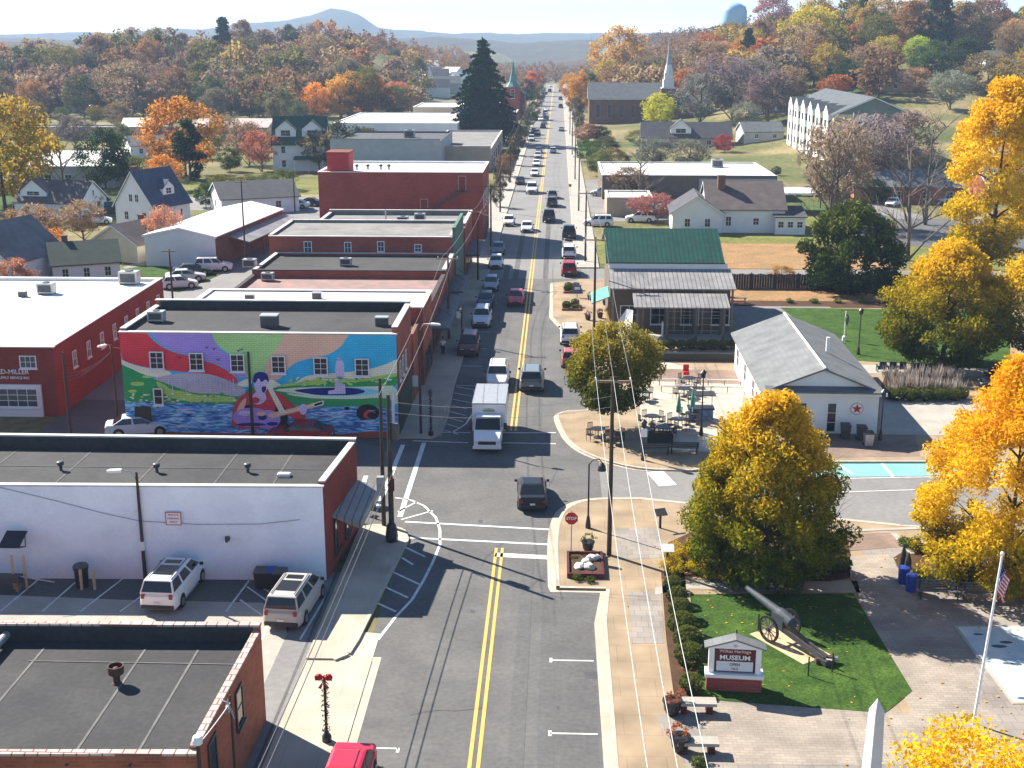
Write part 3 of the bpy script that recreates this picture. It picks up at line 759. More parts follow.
# white render on the side wall, proud of the brick
d_ = (V3(-8.8, 61.6) - V3(-46, 60.8)).normalized(); n_ = V3(d_.y, -d_.x)
sk = MB(); sk.obox(V3(-46, 60.8, 0) + n_ * .004, d_ * 37.2, n_ * .035, UP * 5.27); q_ = sk.build('render', M['render'], WB, label='white painted side wall'); q_.location = ow
sb = MB()
for x_ in (-37, -32.5, -28, -23.6, -19.2, -15, -11.8): sb.box(x_ - .05, x_ + .05, 62.6, 68.7, 4.886, 4.896)
sb.box(-45.5, -9.2, 65.5, 65.57, 4.898, 4.905)
q_ = sb.build('roof_seam', M['asphalt_lot'], WB); q_.location = ow
for i_, (a, b) in enumerate(((61, 470), (157, 472), (248, 472))):
    v_ = P(a, b, 4.9); unit('roof_vent', ['first of three small dark vents along the long black roof, at its left', 'middle of three small dark vents along the long black roof', 'last of three small dark vents on the long black roof, by the street end'][i_], 'roof vent', v_.x, v_.y, 4.88, 'vent', .62, group='vents on the long black roof')
v_ = P(284, 476, 4.9); sk = MB(); sk.box(-.35, .35, -.2, .2, 0, .16); sk.box(-.3, .3, -.15, .15, .16, .2); q_ = sk.build('skylight', M['white_metal']); q_.location = (v_.x, v_.y, 4.88); tag(q_, 'small white skylight near the street end of the long black roof', 'skylight')
# sheet-metal canopy over the pavement with clutter in front
cn = MB(); cn.add([(-8.66, 63.2, 3.1), (-8.2, 68.9, 3.1), (-6.9, 68.9, 2.75), (-7.1, 63.2, 2.75), (-8.66, 63.2, 2.98), (-8.2, 68.9, 2.98), (-6.9, 68.9, 2.3), (-7.1, 63.2, 2.3)],
       [(0, 3, 2, 1), (4, 5, 6, 7), (0, 4, 7, 3), (3, 7, 6, 2), (2, 6, 5, 1), (1, 5, 4, 0)])
q_ = cn.build('canopy', M['metal_grey'], WB); q_.location = ow
for y_ in (64.2, 66.6): window(WB, (-8.8 + .6 * (y_ - 62) / 7.1 + .01, y_, .7), EY, NE, 1.7, 1.9, M['dark_metal'], M['glass'], 2, 1, ow)
# signs on the white wall
sg = thing('notice_board', 'square white notice with red edging and lettering on the long white wall', 'sign', PY(174, 525, 61.3))
b = MB(); b.box(-.42, .42, -.03, 0, 0, .75); b.build('panel', M['white_metal'], sg)
b = MB(); b.box(-.42, .42, -.036, -.031, .70, .75); b.box(-.42, .42, -.036, -.031, 0, .04); b.box(-.42, -.38, -.036, -.031, .04, .70); b.box(.38, .42, -.036, -.031, .04, .70); b.build('border', M['red_sign'], sg)
for k, t in enumerate(('PRIVATE', 'PARKING', 'ONLY')): text_mesh(t, .15, M['red_sign'], 'lettering', sg, (0, -.035, .58 - .2 * k))
sp_ = MB(); sp_.box(-.11, .11, -.16, 0, 0, .22); sp_.tube((0, -.16, .1), (0, -.3, .02), .08); q_ = sp_.build('wall_lamp', M['dark_metal']); q_.location = PY(228, 540, 61.42); tag(q_, 'little dark lamp fixed to the white wall near its street end', 'wall lamp')
# cable along the white wall
pts_ = [PY(x, y, 61.45 + .02 * (x > 100)) for x, y in ((-20, 480), (20, 490), (60, 500), (100, 511), (140, 520), (200, 524), (260, 524), (300, 520))]
for v in pts_: v.y = 60.8 + (v.x + 46) * .8 / 37.2 - .07
q_ = MB().path(pts_, .02, 5).build('wall_cable', M['galv']); tag(q_, 'grey cable strung along the long white wall', 'cable')
# solar panel on the wall at the far left
sl = thing('solar_panel', 'black tilted solar panel on a bracket at the left end of the white wall', 'solar panel', PY(15, 536, 60.8))
b = MB(); b.add([(-.55, -.9, -.32), (.55, -.9, -.32), (.75, -.1, .3), (-.35, -.1, .3), (-.55, -.92, -.26), (.55, -.92, -.26), (.75, -.12, .36), (-.35, -.12, .36)], [(0, 3, 2, 1), (4, 5, 6, 7), (0, 1, 5, 4), (1, 2, 6, 5), (2, 3, 7, 6), (3, 0, 4, 7)])
b.build('panel', mat('solar_cell', (.02, .014, .022), .35, spec=.5), sl)
b = MB(); b.tube((.5, 0, -.6), (.5, -.75, -.35), .03); b.tube((.5, 0, -.6), (.6, -.12, .2), .03); b.tube((-.2, 0, -.6), (-.2, -.75, -.35), .03); b.tube((-.2, 0, -.6), (.5, 0, -.6), .03); b.build('bracket', M['dark_metal'], sl)

# --- mural building
MY = 86.5; MH = 7.6
MU, om = flat_building('mural_building', 'two-storey brick building whose side wall is a bright mural with a guitar player', 'building',
                       [(-28.0, MY), (-8.0, MY), (-8.0, 95.5), (-28.0, 95.5)], MH, M['brick_red'], M['black_roof'], (.12, .55, .7, .3), M['coping'], .32)
def c3(x, y):
    v = PY(110 + x / 3.103, 280 + y / 3.103, MY); return v.x, v.z
mural_cols = [('m_cyan', (.04, .40, .62)), ('m_red', (.60, .045, .06)), ('m_purple', (.34, .24, .60)), ('m_lime', (.36, .60, .22)), ('m_salmon', (.82, .44, .30)),
              ('m_cream', (.80, .72, .50)), ('m_rock', (.42, .40, .46)), ('m_green', (.03, .30, .09)), ('m_bush', (.36, .55, .12)), ('m_navy', (.015, .02, .16)),
              ('m_lilac', (.55, .48, .68)), ('m_black', (.02, .015, .02)), ('m_jacket', (.50, .05, .055)), ('m_pale', (.60, .72, .50)), ('m_aqua', (.22, .60, .70)), ('m_flesh', (.70, .42, .30))]
MM = [brick_mat(a, tuple(min(.9, v * 1.4) for v in c), tuple(min(.9, v * 1.28) for v in c), tuple(v * .85 for v in c), .42, .14, .014, stain=.12, rough=.8) for a, c in mural_cols]
# river paint: wavy strokes of three blues
rv = bpy.data.materials.new('m_river'); rv.use_nodes = True
n = rv.node_tree; bs = n.nodes['Principled BSDF']; bs.inputs['Roughness'].default_value = .75
tc = n.nodes.new('ShaderNodeTexCoord'); mp = n.nodes.new('ShaderNodeMapping'); mp.inputs['Scale'].default_value = (.55, 1, 2.6)
n.links.new(tc.outputs['Object'], mp.inputs[0]); nz = n.nodes.new('ShaderNodeTexNoise'); nz.inputs['Scale'].default_value = 1.5; nz.inputs['Detail'].default_value = 4; nz.inputs['Distortion'].default_value = 1.6
n.links.new(mp.outputs[0], nz.inputs['Vector']); rp = n.nodes.new('ShaderNodeValToRGB'); e = rp.color_ramp.elements
e[0].position = .36; e[0].color = (.02, .07, .30, 1); e[1].position = .62; e[1].color = (.45, .72, .88, 1)
k = e.new(.48); k.color = (.08, .30, .62, 1); k = e.new(.55); k.color = (.16, .46, .74, 1)
n.links.new(nz.outputs['Fac'], rp.inputs[0]); n.links.new(rp.outputs[0], bs.inputs['Base Color']); MM.append(rv)
MI = {a[2:]: i for i, (a, c) in enumerate(mural_cols)}; MI['river'] = len(mural_cols)
from mathutils.geometry import tessellate_polygon
mb = MB(); lay = [0]
def paint(col, pts, smooth=2):
    lay[0] += 1
    q = [c3(*p) for p in pts]
    for _ in range(smooth):                       # round the outline off
        q = [((a[0] * (1 - t) + b[0] * t), (a[1] * (1 - t) + b[1] * t)) for a, b in zip(q, q[1:] + q[:1]) for t in (.22, .78)] if smooth else q
    xr = [min(max(x, -27.995), -8.005) for x, z in q]; zr = [min(max(z, .25), MH + .10) for x, z in q]
    y = MY - .004 - .00034 * lay[0]; vs = [V3(x, y, z) for x, z in zip(xr, zr)]
    tris = [t if (vs[t[1]] - vs[t[0]]).cross(vs[t[2]] - vs[t[0]]).y < 0 else t[::-1] for t in tessellate_polygon([vs])]
    mb.add(vs, tris, MI[col])
def oval(cx, cy, rx, ry, n=22): return [(cx + rx * math.cos(2 * math.pi * i / n), cy + ry * math.sin(2 * math.pi * i / n)) for i in range(n)]
paint('cyan', [(20, 130), (910, 130), (910, 470), (20, 470)], 0)
paint('red', [(20, 130), (110, 150), (130, 185), (165, 210), (200, 225), (260, 240), (330, 262), (370, 285), (402, 312), (385, 322), (340, 302), (300, 290), (200, 283), (110, 272), (20, 245)], 1)
paint('purple', [(118, 140), (312, 140), (318, 180), (345, 220), (380, 240), (425, 255), (425, 300), (400, 306), (350, 268), (270, 238), (200, 222), (150, 196)], 1)
paint('lime', [(312, 140), (550, 140), (535, 190), (500, 235), (478, 275), (470, 310), (425, 310), (415, 255), (375, 235), (335, 205), (318, 175)], 1)
paint('salmon', [(545, 140), (745, 140), (728, 195), (700, 220), (660, 238), (600, 247), (560, 265), (535, 300), (500, 320), (480, 308), (480, 270), (500, 235), (530, 195)], 1)
paint('cream', [(20, 242), (70, 262), (110, 272), (200, 285), (160, 306), (100, 292), (20, 262)], 1)
paint('rock', [(120, 312), (160, 298), (220, 288), (300, 290), (345, 302), (400, 328), (430, 345), (400, 362), (300, 362), (220, 350), (160, 330)], 1)
paint('green', [(20, 258), (60, 272), (100, 292), (150, 312), (200, 330), (260, 352), (330, 352), (420, 366), (420, 400), (20, 400)], 1)
paint('bush', [(140, 312), (165, 322), (190, 340), (230, 345), (270, 358), (330, 355), (390, 366), (390, 380), (320, 378), (260, 380), (200, 368), (160, 352)], 1)
paint('green', [(60, 300), (100, 310), (130, 330), (120, 350), (70, 350)], 1)
paint('bush', oval(85, 322, 22, 7)); paint('bush', oval(70, 345, 14, 5)); paint('bush', oval(115, 300, 16, 4))
paint('cream', [(560, 330), (600, 300), (640, 292), (720, 288), (800, 278), (850, 264), (910, 240), (910, 320), (560, 345)], 1)
paint('bush', [(520, 330), (560, 318), (600, 318), (640, 305), (700, 306), (720, 302), (760, 308), (820, 300), (860, 292), (910, 288), (910, 335), (520, 345)], 1)
paint('green', [(500, 335), (560, 328), (640, 325), (700, 318), (780, 316), (860, 305), (910, 296), (910, 330), (760, 332), (640, 332), (520, 345)], 1)
paint('pale', [(500, 340), (600, 332), (760, 332), (910, 326), (910, 400), (500, 380)], 1)
paint('aqua', [(580, 345), (650, 334), (780, 333), (850, 345), (800, 358), (660, 362)], 2)
paint('navy', [(560, 342), (640, 334), (760, 334), (800, 346), (760, 357), (650, 358), (610, 352)], 2)
paint('green', [(420, 330), (500, 342), (580, 352), (640, 362), (720, 370), (800, 366), (870, 366), (880, 395), (820, 402), (480, 400), (420, 395)], 1)
paint('pale', [(545, 350), (600, 356), (660, 366), (800, 360), (860, 356), (860, 362), (760, 370), (640, 368), (560, 358)], 1)
paint('river', [(20, 385), (100, 376), (200, 380), (300, 384), (400, 385), (560, 388), (660, 394), (760, 390), (910, 398), (910, 480), (20, 480)], 1)
paint('lilac', [(700, 262), (703, 250), (722, 250), (726, 262), (731, 352), (697, 352)], 0); paint('lilac', [(677, 344), (700, 340), (731, 345), (731, 353), (677, 354)], 0)
paint('rock', [(704, 240), (709, 238), (718, 248), (706, 248)], 0)
paint('black', oval(800, 412, 36, 27)); paint('maroon' if 'maroon' in MI else 'jacket', oval(806, 418, 20, 14)); paint('black', oval(812, 420, 14, 10)); paint('black', oval(735, 398, 8, 5))
mr = random.Random(8)
for k in range(95):                                # brush strokes: wavelets, leaves, rock streaks
    x, y = mr.uniform(40, 870), mr.uniform(396, 462); l = mr.uniform(10, 34); paint(mr.choice(['navy', 'aqua', 'aqua', 'cyan', 'lilac']), [(x - l, y), (x - l * .4, y - 2.6), (x + l * .4, y - 1), (x + l, y - 3), (x + l * .4, y + 1.6), (x - l * .4, y + .6)], 1)
for k in range(60):
    x = mr.uniform(60, 400); y = mr.uniform(352, 378); paint(mr.choice(['bush', 'green', 'pale', 'lime']), oval(x, y, mr.uniform(3, 9), mr.uniform(2, 4), 8), 0)
for k in range(50):
    x = mr.uniform(560, 880); y = mr.uniform(302, 326); paint(mr.choice(['bush', 'green', 'pale', 'lime']), oval(x, y, mr.uniform(3, 9), mr.uniform(2, 4), 8), 0)
for k in range(26):
    x = mr.uniform(170, 390); y = mr.uniform(300, 330); paint(mr.choice(['lilac', 'rock', 'lilac']), [(x, y), (x + 2, y), (x + 4, y + 18), (x + 1, y + 20)], 0)
# the musician: jacket, guitar, face, hair, collar, strap, arm and hand as flat painted shapes
paint('jacket', [(378, 460), (380, 412), (392, 375), (415, 352), (445, 345), (500, 342), (535, 352), (565, 385), (600, 405), (612, 428), (580, 436), (548, 415), (530, 460)], 1)
paint('flesh', [(395, 400), (408, 375), (425, 362), (420, 395), (402, 425), (392, 425)], 1)
paint('black', oval(530, 425, 22, 40)); paint('lilac', [(440, 365), (452, 345), (480, 345), (488, 368), (470, 385), (448, 385)], 1)
paint('jacket', oval(452, 372, 14, 10)); paint('black', oval(432, 392, 14, 6))
paint('purple', oval(440, 425, 60, 30)); paint('purple', oval(490, 432, 40, 30)); paint('navy', oval(440, 447, 46, 5)); paint('lilac', oval(420, 412, 22, 8))
paint('navy', oval(474, 424, 14, 10)); paint('navy', oval(505, 445, 18, 6))
paint('salmon', [(490, 420), (500, 412), (652, 376), (658, 388), (505, 428)], 0); paint('cream', [(520, 414), (650, 381), (651, 384), (521, 418)], 0)
paint('cream', [(628, 382), (664, 372), (664, 386), (634, 394)], 0); paint('black', [(634, 384), (660, 376), (660, 383), (636, 391)], 0)
paint('flesh', oval(470, 414, 15, 7)); paint('lilac', oval(600, 400, 12, 17))
paint('lilac', [(445, 318), (450, 300), (480, 296), (492, 315), (488, 342), (470, 356), (455, 350)], 1)
paint('navy', [(444, 315), (448, 290), (466, 283), (490, 290), (494, 318), (484, 306), (470, 318), (462, 300), (452, 320)], 1)
paint('navy', [(470, 330), (486, 328), (484, 344), (474, 350)], 1)
paint('cream', [(488, 332), (500, 326), (546, 408), (530, 416)], 0); paint('cream', [(484, 328), (500, 304), (532, 324), (505, 336)], 0); paint('cream', [(392, 322), (430, 302), (444, 312), (436, 330), (408, 330)], 1)
for bx, by in ((215, 240), (300, 208), (322, 212), (335, 246), (398, 218), (408, 214)): paint('navy', [(bx - 7, by - 3), (bx, by), (bx + 8, by - 4), (bx + 2, by + 4)], 0)
q_ = mb.build('mural', MM, MU, label='bright mural of hills, river, lake and a seated guitar player'); q_.location = om
for wx, wy in ((147, 249), (270, 253), (397, 257), (524, 262), (655, 267), (783, 271)):
    x_, z_ = c3(wx, wy); window(MU, (x_, MY - .11, z_ - .62), EX, NS, 1.02, 1.3, M['white_metal'], M['black_metal'], 2, 3, om, pd=.12, fw=.07)
x_, z_ = c3(152, 361); window(MU, (x_, MY - .11, z_ - .6), EX, NS, .7, 1.25, M['white_metal'], M['glass'], 1, 2, om, pd=.12)
x_, z_ = c3(103, 392); dq = door(MU, (x_, MY - .11, .14), EX, NS, .95, 2.0, M['black_metal'], M['black_metal'], om)
dq_ = MB(); dq_.box(x_ - .7, x_ + .7, MY - 1.0, MY - .1, -.1, .13); q_ = dq_.build('doorstep', M['concrete'], MU); q_.location = om
ds = MB(); ds.tube((-8.3, MY - .4, .1), (-8.3, MY - .4, 3.6), .11, n=8); q_ = ds.build('downpipe', M['white_metal'], MU); q_.location = om
for y_ in (88.2, 89.9, 91.6): window(MU, (-8.0, y_, 3.9), EY, NE, .75, 1.5, M['white_metal'], M['glass'], 1, 2, om)
pn_ = MB(); pn_.box(-7.998, -7.95, 87, 95.3, -.1, 3.0); q_ = pn_.build('shop_front', mat('front_green', (.025, .05, .038), .7, var=.1, scale=1), MU, label='dark green street front'); q_.location = om
for k_, (a, b, kd, s_, lb) in enumerate(((157, 322, 'ac', .8, 'grey air conditioner at the left end of the mural building roof'), (270, 327, 'box', 1.2, 'square brown-grey roof box in the middle of the mural building roof'), (382, 326, 'box', .9, 'small dark roof box near the street end of the mural building roof'))):
    v_ = P(a, b, MH); unit('roof_unit', lb, 'roof unit', v_.x, v_.y, MH + .02, kd, s_)

# --- red service building at the far left of the side street
FD, of = flat_building('service_garage_building', 'long dark red brick garage with white flat roof and painted trade name, left edge', 'building',
                       [(-62, 91.0), (-34.8, 91.0), (-35.2, 119.5), (-62, 119.5)], 5.2, M['brick_dark'], M['white_roof'], (.25, .3, .25, .25), M['white_roof'], .3)
for k, y_ in enumerate(np.linspace(95, 117.5, 8)): window(FD, (-34.785 - .4 * (y_ - 91) / 28.5, y_, 2.9), EY, NE, .8, 1.35, M['white_metal'], M['glass_blue'], 2, 2, of)
v_ = PY(28, 362, 91.0); window(FD, (v_.x, 91.0, v_.z - .5), EX, NS, 1.3, 1.0, M['white_metal'], M['glass_blue'], 3, 2, of)
gd = MB(); gd.box(-41.9, -36.0, 90.80, 91.0, -.1, 2.55); q_ = gd.build('shop_front', M['white_wall'], FD); q_.location = of
window(FD, (-37.85, 90.8, .75), EX, NS, 3.2, 1.55, M['white_metal'], M['glass_blue'], 4, 3, of, fw=.1)
for t, s_, z_ in (('REED-MILLER', .52, 3.52), ('SUPPLY SERVICE INC', .27, 3.05)):
    v_ = text_mesh(t, s_, M['white_metal'], 'lettering', FD, V3(-36.85, 90.97, z_) + of, align='RIGHT', bold=.006)
for a, b, s_, lb in ((47, 294, 1.0, 'front one of the two grey roof units on the white garage roof'), (23, 297, .7, 'smaller brownish roof unit at the left of the white garage roof'), (130, 284, 1.2, 'bigger dark air conditioner at the far end of the white garage roof')):
    v_ = P(a, b, 5.2); unit('roof_unit', lb, 'roof unit', v_.x, v_.y, 5.22, 'ac' if s_ > .8 else 'box', s_)

# --- row of shops up the left side
def shop(name, label, x0, x1, y0, y1, h, wall, roof, par, cop=None, t=.3):
    return flat_building(name, label, 'building', rect(x0, x1, y0, y1), h, wall, roof, par, cop, t)
S2, os2 = shop('brick_shop_building', 'low brick shop with a bright white flat roof just behind the mural building', -27.2, -7.6, 100.6, 107.8, 6.6, M['brick_red'], M['white_roof'], (.12, .12, .12, .12), M['white_roof'])
lk, olk = shop('brick_link_building', 'low brick link between the mural building and the white-roofed shop', -26.4, -7.9, 95.9, 100.4, 5.4, M['brick_red'], M['black_roof'], (.0, .2, .0, .2), None)
for a, b in ((250, 301), (317, 299)):
    v_ = P(a, b, 6.6); unit('roof_vent', 'small dark vent on the white roof behind the mural, the %s one' % ('left' if a < 300 else 'right'), 'roof vent', v_.x, v_.y, 6.62, 'box', .75)
S3, os3 = shop('brick_shop_building', 'low brick shop with a pinkish-grey roof behind the white-roofed shop', -27.6, -7.9, 108.1, 125.0, 4.6, M['brick_red'], M['pink_roof'], (0, .5, .8, .3), M['black_roof'])
S4, os4 = shop('brick_shop_building', 'low brick shop with dark grey roof and two air conditioners below the windowed brick wall', -27.6, -7.9, 125.3, 135.9, 5.1, M['brick_red'], M['black_roof'], (0, .35, .25, .25), M['coping'])
for a, b, s_, lb in ((112, 0, 0, ''), (250, 268, .9, 'left air conditioner on the dark roof below the windowed brick wall'), (346, 266, .8, 'right air conditioner on the dark roof below the windowed brick wall')):
    if s_: v_ = P(a, b, 5.1); unit('roof_unit', lb, 'roof unit', v_.x, v_.y, 5.12, 'ac', s_)
v_ = P(268, 281, 4.6); unit('roof_unit', 'pale air conditioner on the pinkish roof beside the black parapet', 'roof unit', v_.x, v_.y, 4.62, 'ac', .8)
S5, os5 = shop('windowed_brick_building', 'red brick building with four white windows facing over the lower black roofs', -28.4, -8.1, 136.2, 148.0, 7.0, M['brick_red'], M['grey_roof'], (.1, .2, .3, .2), M['coping'])
for px_, wd_, hh in ((308, .9, 1.6), (348, .8, 1.3), (381, .8, 1.2), (418, .8, .9)):
    v_ = PY(px_, 250, 136.2); window(S5, (v_.x, 136.2, 5.45 if hh < 1.3 else 5.25), EX, NS, wd_, min(hh, 1.35), M['white_metal'], M['glass_blue'], 2, 2, os5)
fs_ = MB(); fs_.box(-8.09, -7.75, 136.2, 148.0, -.1, 8.2); q_ = fs_.build('shop_front', M['green_wall'], S5, label='dark green street front'); q_.location = os5
S6, os6 = shop('brick_shop_building', 'brick shop with a cluttered pale roof below the big red wall', -26, -7.6, 148.4, 161, 6.2, M['brick_red'], M['grey_roof'], (.2, .6, .6, .3), M['coping'])
for a, b, lb in ((366, 228, 'leftmost unit of the roof clutter below the big red wall'), (403, 224, 'white unit amid the roof clutter below the big red wall'), (420, 221, 'pale unit by the parapet below the big red wall')):
    v_ = P(a, b, 6.2); unit('roof_unit', lb, 'roof unit', v_.x, v_.y, 6.22, 'ac', .9)
v_ = P(386, 226, 6.2); q_ = MB().tube((0, 0, 0), (0, 0, 2.0), .09).build('vent_pipe', M['galv']); q_.location = (v_.x, v_.y, 6.2); tag(q_, 'thin pale pipe standing in the roof clutter below the big red wall', 'vent pipe')
# the big maroon block
S7, os7 = shop('maroon_brick_building', 'big maroon brick block with white roof, red stair tower and fire escape', -29.6, -6.9, 172.6, 188.5, 10.2, M['brick_maroon'], M['white_roof'], (.25, .25, .25, .25), M['white_roof'])
tw = MB(); tw.box(-28.4, -25.4, 173.1, 177.4, 10.26, 13.0); q_ = tw.build('stair_tower', mat('tower_red', (.40, .045, .05), .8, var=.1, scale=1), S7); q_.location = os7
tw = MB(); tw.box(-28.55, -25.25, 172.95, 177.55, 13.0, 13.15); q_ = tw.build('tower_roof', M['brick_dark'], S7); q_.location = os7
fe = MB()
p0, p1 = PY(462, 192, 172.2), PY(424, 215, 172.2)
for dy in (-.0, -.9): fe.obox(p1 + V3(0, dy), p0 - p1, V3(0, .06), V3(0, 0, .25))
for t in np.linspace(.05, .95, 12): fe.obox(p1.lerp(p0, t) + V3(0, -.85, .1), V3(.35, 0), V3(0, .85), V3(0, 0, .05))
for pp in (p0, p1):
    fe.obox(pp + V3(-.9, -1.0, 0), V3(1.8, 0), V3(0, 1.3), V3(0, 0, .08))
    for dx in (-.9, .85): fe.obox(pp + V3(dx, -1.0, .08), V3(.05, 0), V3(0, .05), V3(0, 0, 1.0))
    fe.obox(pp + V3(-.9, -1.0, 1.02), V3(1.8, 0), V3(0, .05), V3(0, 0, .06))
q_ = fe.build('fire_escape', M['dark_metal'], S7); q_.location = os7
for pp in (p0, p1): door(S7, (pp.x, 172.6, pp.z + .08), EX, NS, .9, 2.0, M['brick_dark'], M['tan_wall'], os7)
for px_ in (357, 368, 381, 389): v_ = P(px_, 170, 10.2); unit('roof_vent', 'dark little vent on the white roof of the maroon block', 'roof vent', v_.x, v_.y, 10.22, 'vent', .9, group='vents on the maroon block')
for y_ in (174.5, 178, 181.5, 185): window(S7, (-6.9, y_, 5.5), EY, NE, 1.1, 1.9, M['white_metal'], M['glass'], 1, 2, os7); window(S7, (-6.9, y_, .6), EY, NE, 2.2, 2.3, M['dark_metal'], M['glass'], 2, 1, os7)
# shop windows along the pavement for the low row
for bb, oo, ys_ in ((S2, os2, (102.5, 105.6)), (S3, os3, (110.5, 114.5, 118.5, 122.5)), (S4, os4, (128, 133)), (S6, os6, (151, 155, 159))):
    xx_ = {id(S2): -7.6, id(S3): -7.9, id(S4): -7.9, id(S6): -7.6}[id(bb)]
    for y_ in ys_: window(bb, (xx_, y_, .5), EY, NE, 2.4, 2.2, M['dark_metal'], M['glass'], 2, 1, oo, sill=False)
for bb, oo, x_, y0_, y1_ in ((S3, os3, -7.88, 109, 124.6), (S4, os4, -7.88, 126, 135.6), (S6, os6, -7.58, 149, 160.6)):
    a_ = MB(); a_.box(x_, x_ + 1.7, y0_, y1_, 2.9, 3.1)
    for k in range(4): a_.tube((x_ + 1.6, y0_ + .2 + (y1_ - y0_ - .4) * k / 3, 3.0), (x_ + .02, y0_ + .2 + (y1_ - y0_ - .4) * k / 3, 4.0), .03, n=5)
    q_ = a_.build('canopy', M['dark_metal'], bb); q_.location = oo
# further shops beyond the maroon block
S8, os8 = shop('brown_shop_building', 'long brown-grey shop with a pale tan front parapet behind the maroon block', -26, -11.4, 279, 338, 4.5, M['tan_wall'], M['grey_roof'], (.9, .3, .3, .3), M['coping'])
S9, os9 = shop('grey_warehouse_building', 'grey-walled warehouse with dark roof edge left of the brown shop', -45, -21.6, 268, 300, 6.8, M['grey_wall'], M['shingle_dark'], (.9, .3, .3, .3), M['shingle_dark'])
S10, os10 = shop('white_roof_warehouse', 'wide white-roofed warehouse before the orange trees', -58, -24, 345, 395, 6.0, M['white_wall'], M['white_roof'], (.2, .2, .2, .2), M['white_roof'])
S11, os11 = shop('white_roof_warehouse', 'white-roofed upper block standing behind the wide warehouse, brown wall below its roof', -42, -16, 398, 428, 7.6, M['tan_wall'], M['white_roof'], (.2, .2, .2, .2), M['white_roof'])
S13, os13 = shop('street_shop_building', 'brown street shop just past the tall conifer', -14.5, -9.2, 386, 404, 6.5, M['brick_brown'], M['grey_roof'], (.3, .3, .3, .3), M['coping'])
for y_ in (284, 294, 304, 314, 324): window(S8, (-11.4, y_, .6), EY, NE, 2.6, 2.4, M['dark_metal'], M['glass'], 2, 1, os8, sill=False)
for x_ in (-52, -46, -39, -33): window(S10, (x_, 345, 2.4), EX, NS, 3.0, 1.4, M['dark_metal'], M['glass'], 3, 1, os10, sill=False)
for x_ in (-37, -27, -20): window(S11, (x_, 398, 3.0), EX, NS, 2.4, 1.6, M['white_metal'], M['glass'], 2, 2, os11)
v_ = P(385, 153, 6.8); unit('roof_unit', 'grey roof unit on the grey warehouse', 'roof unit', -30, 285, 6.82, 'ac', 1.6)

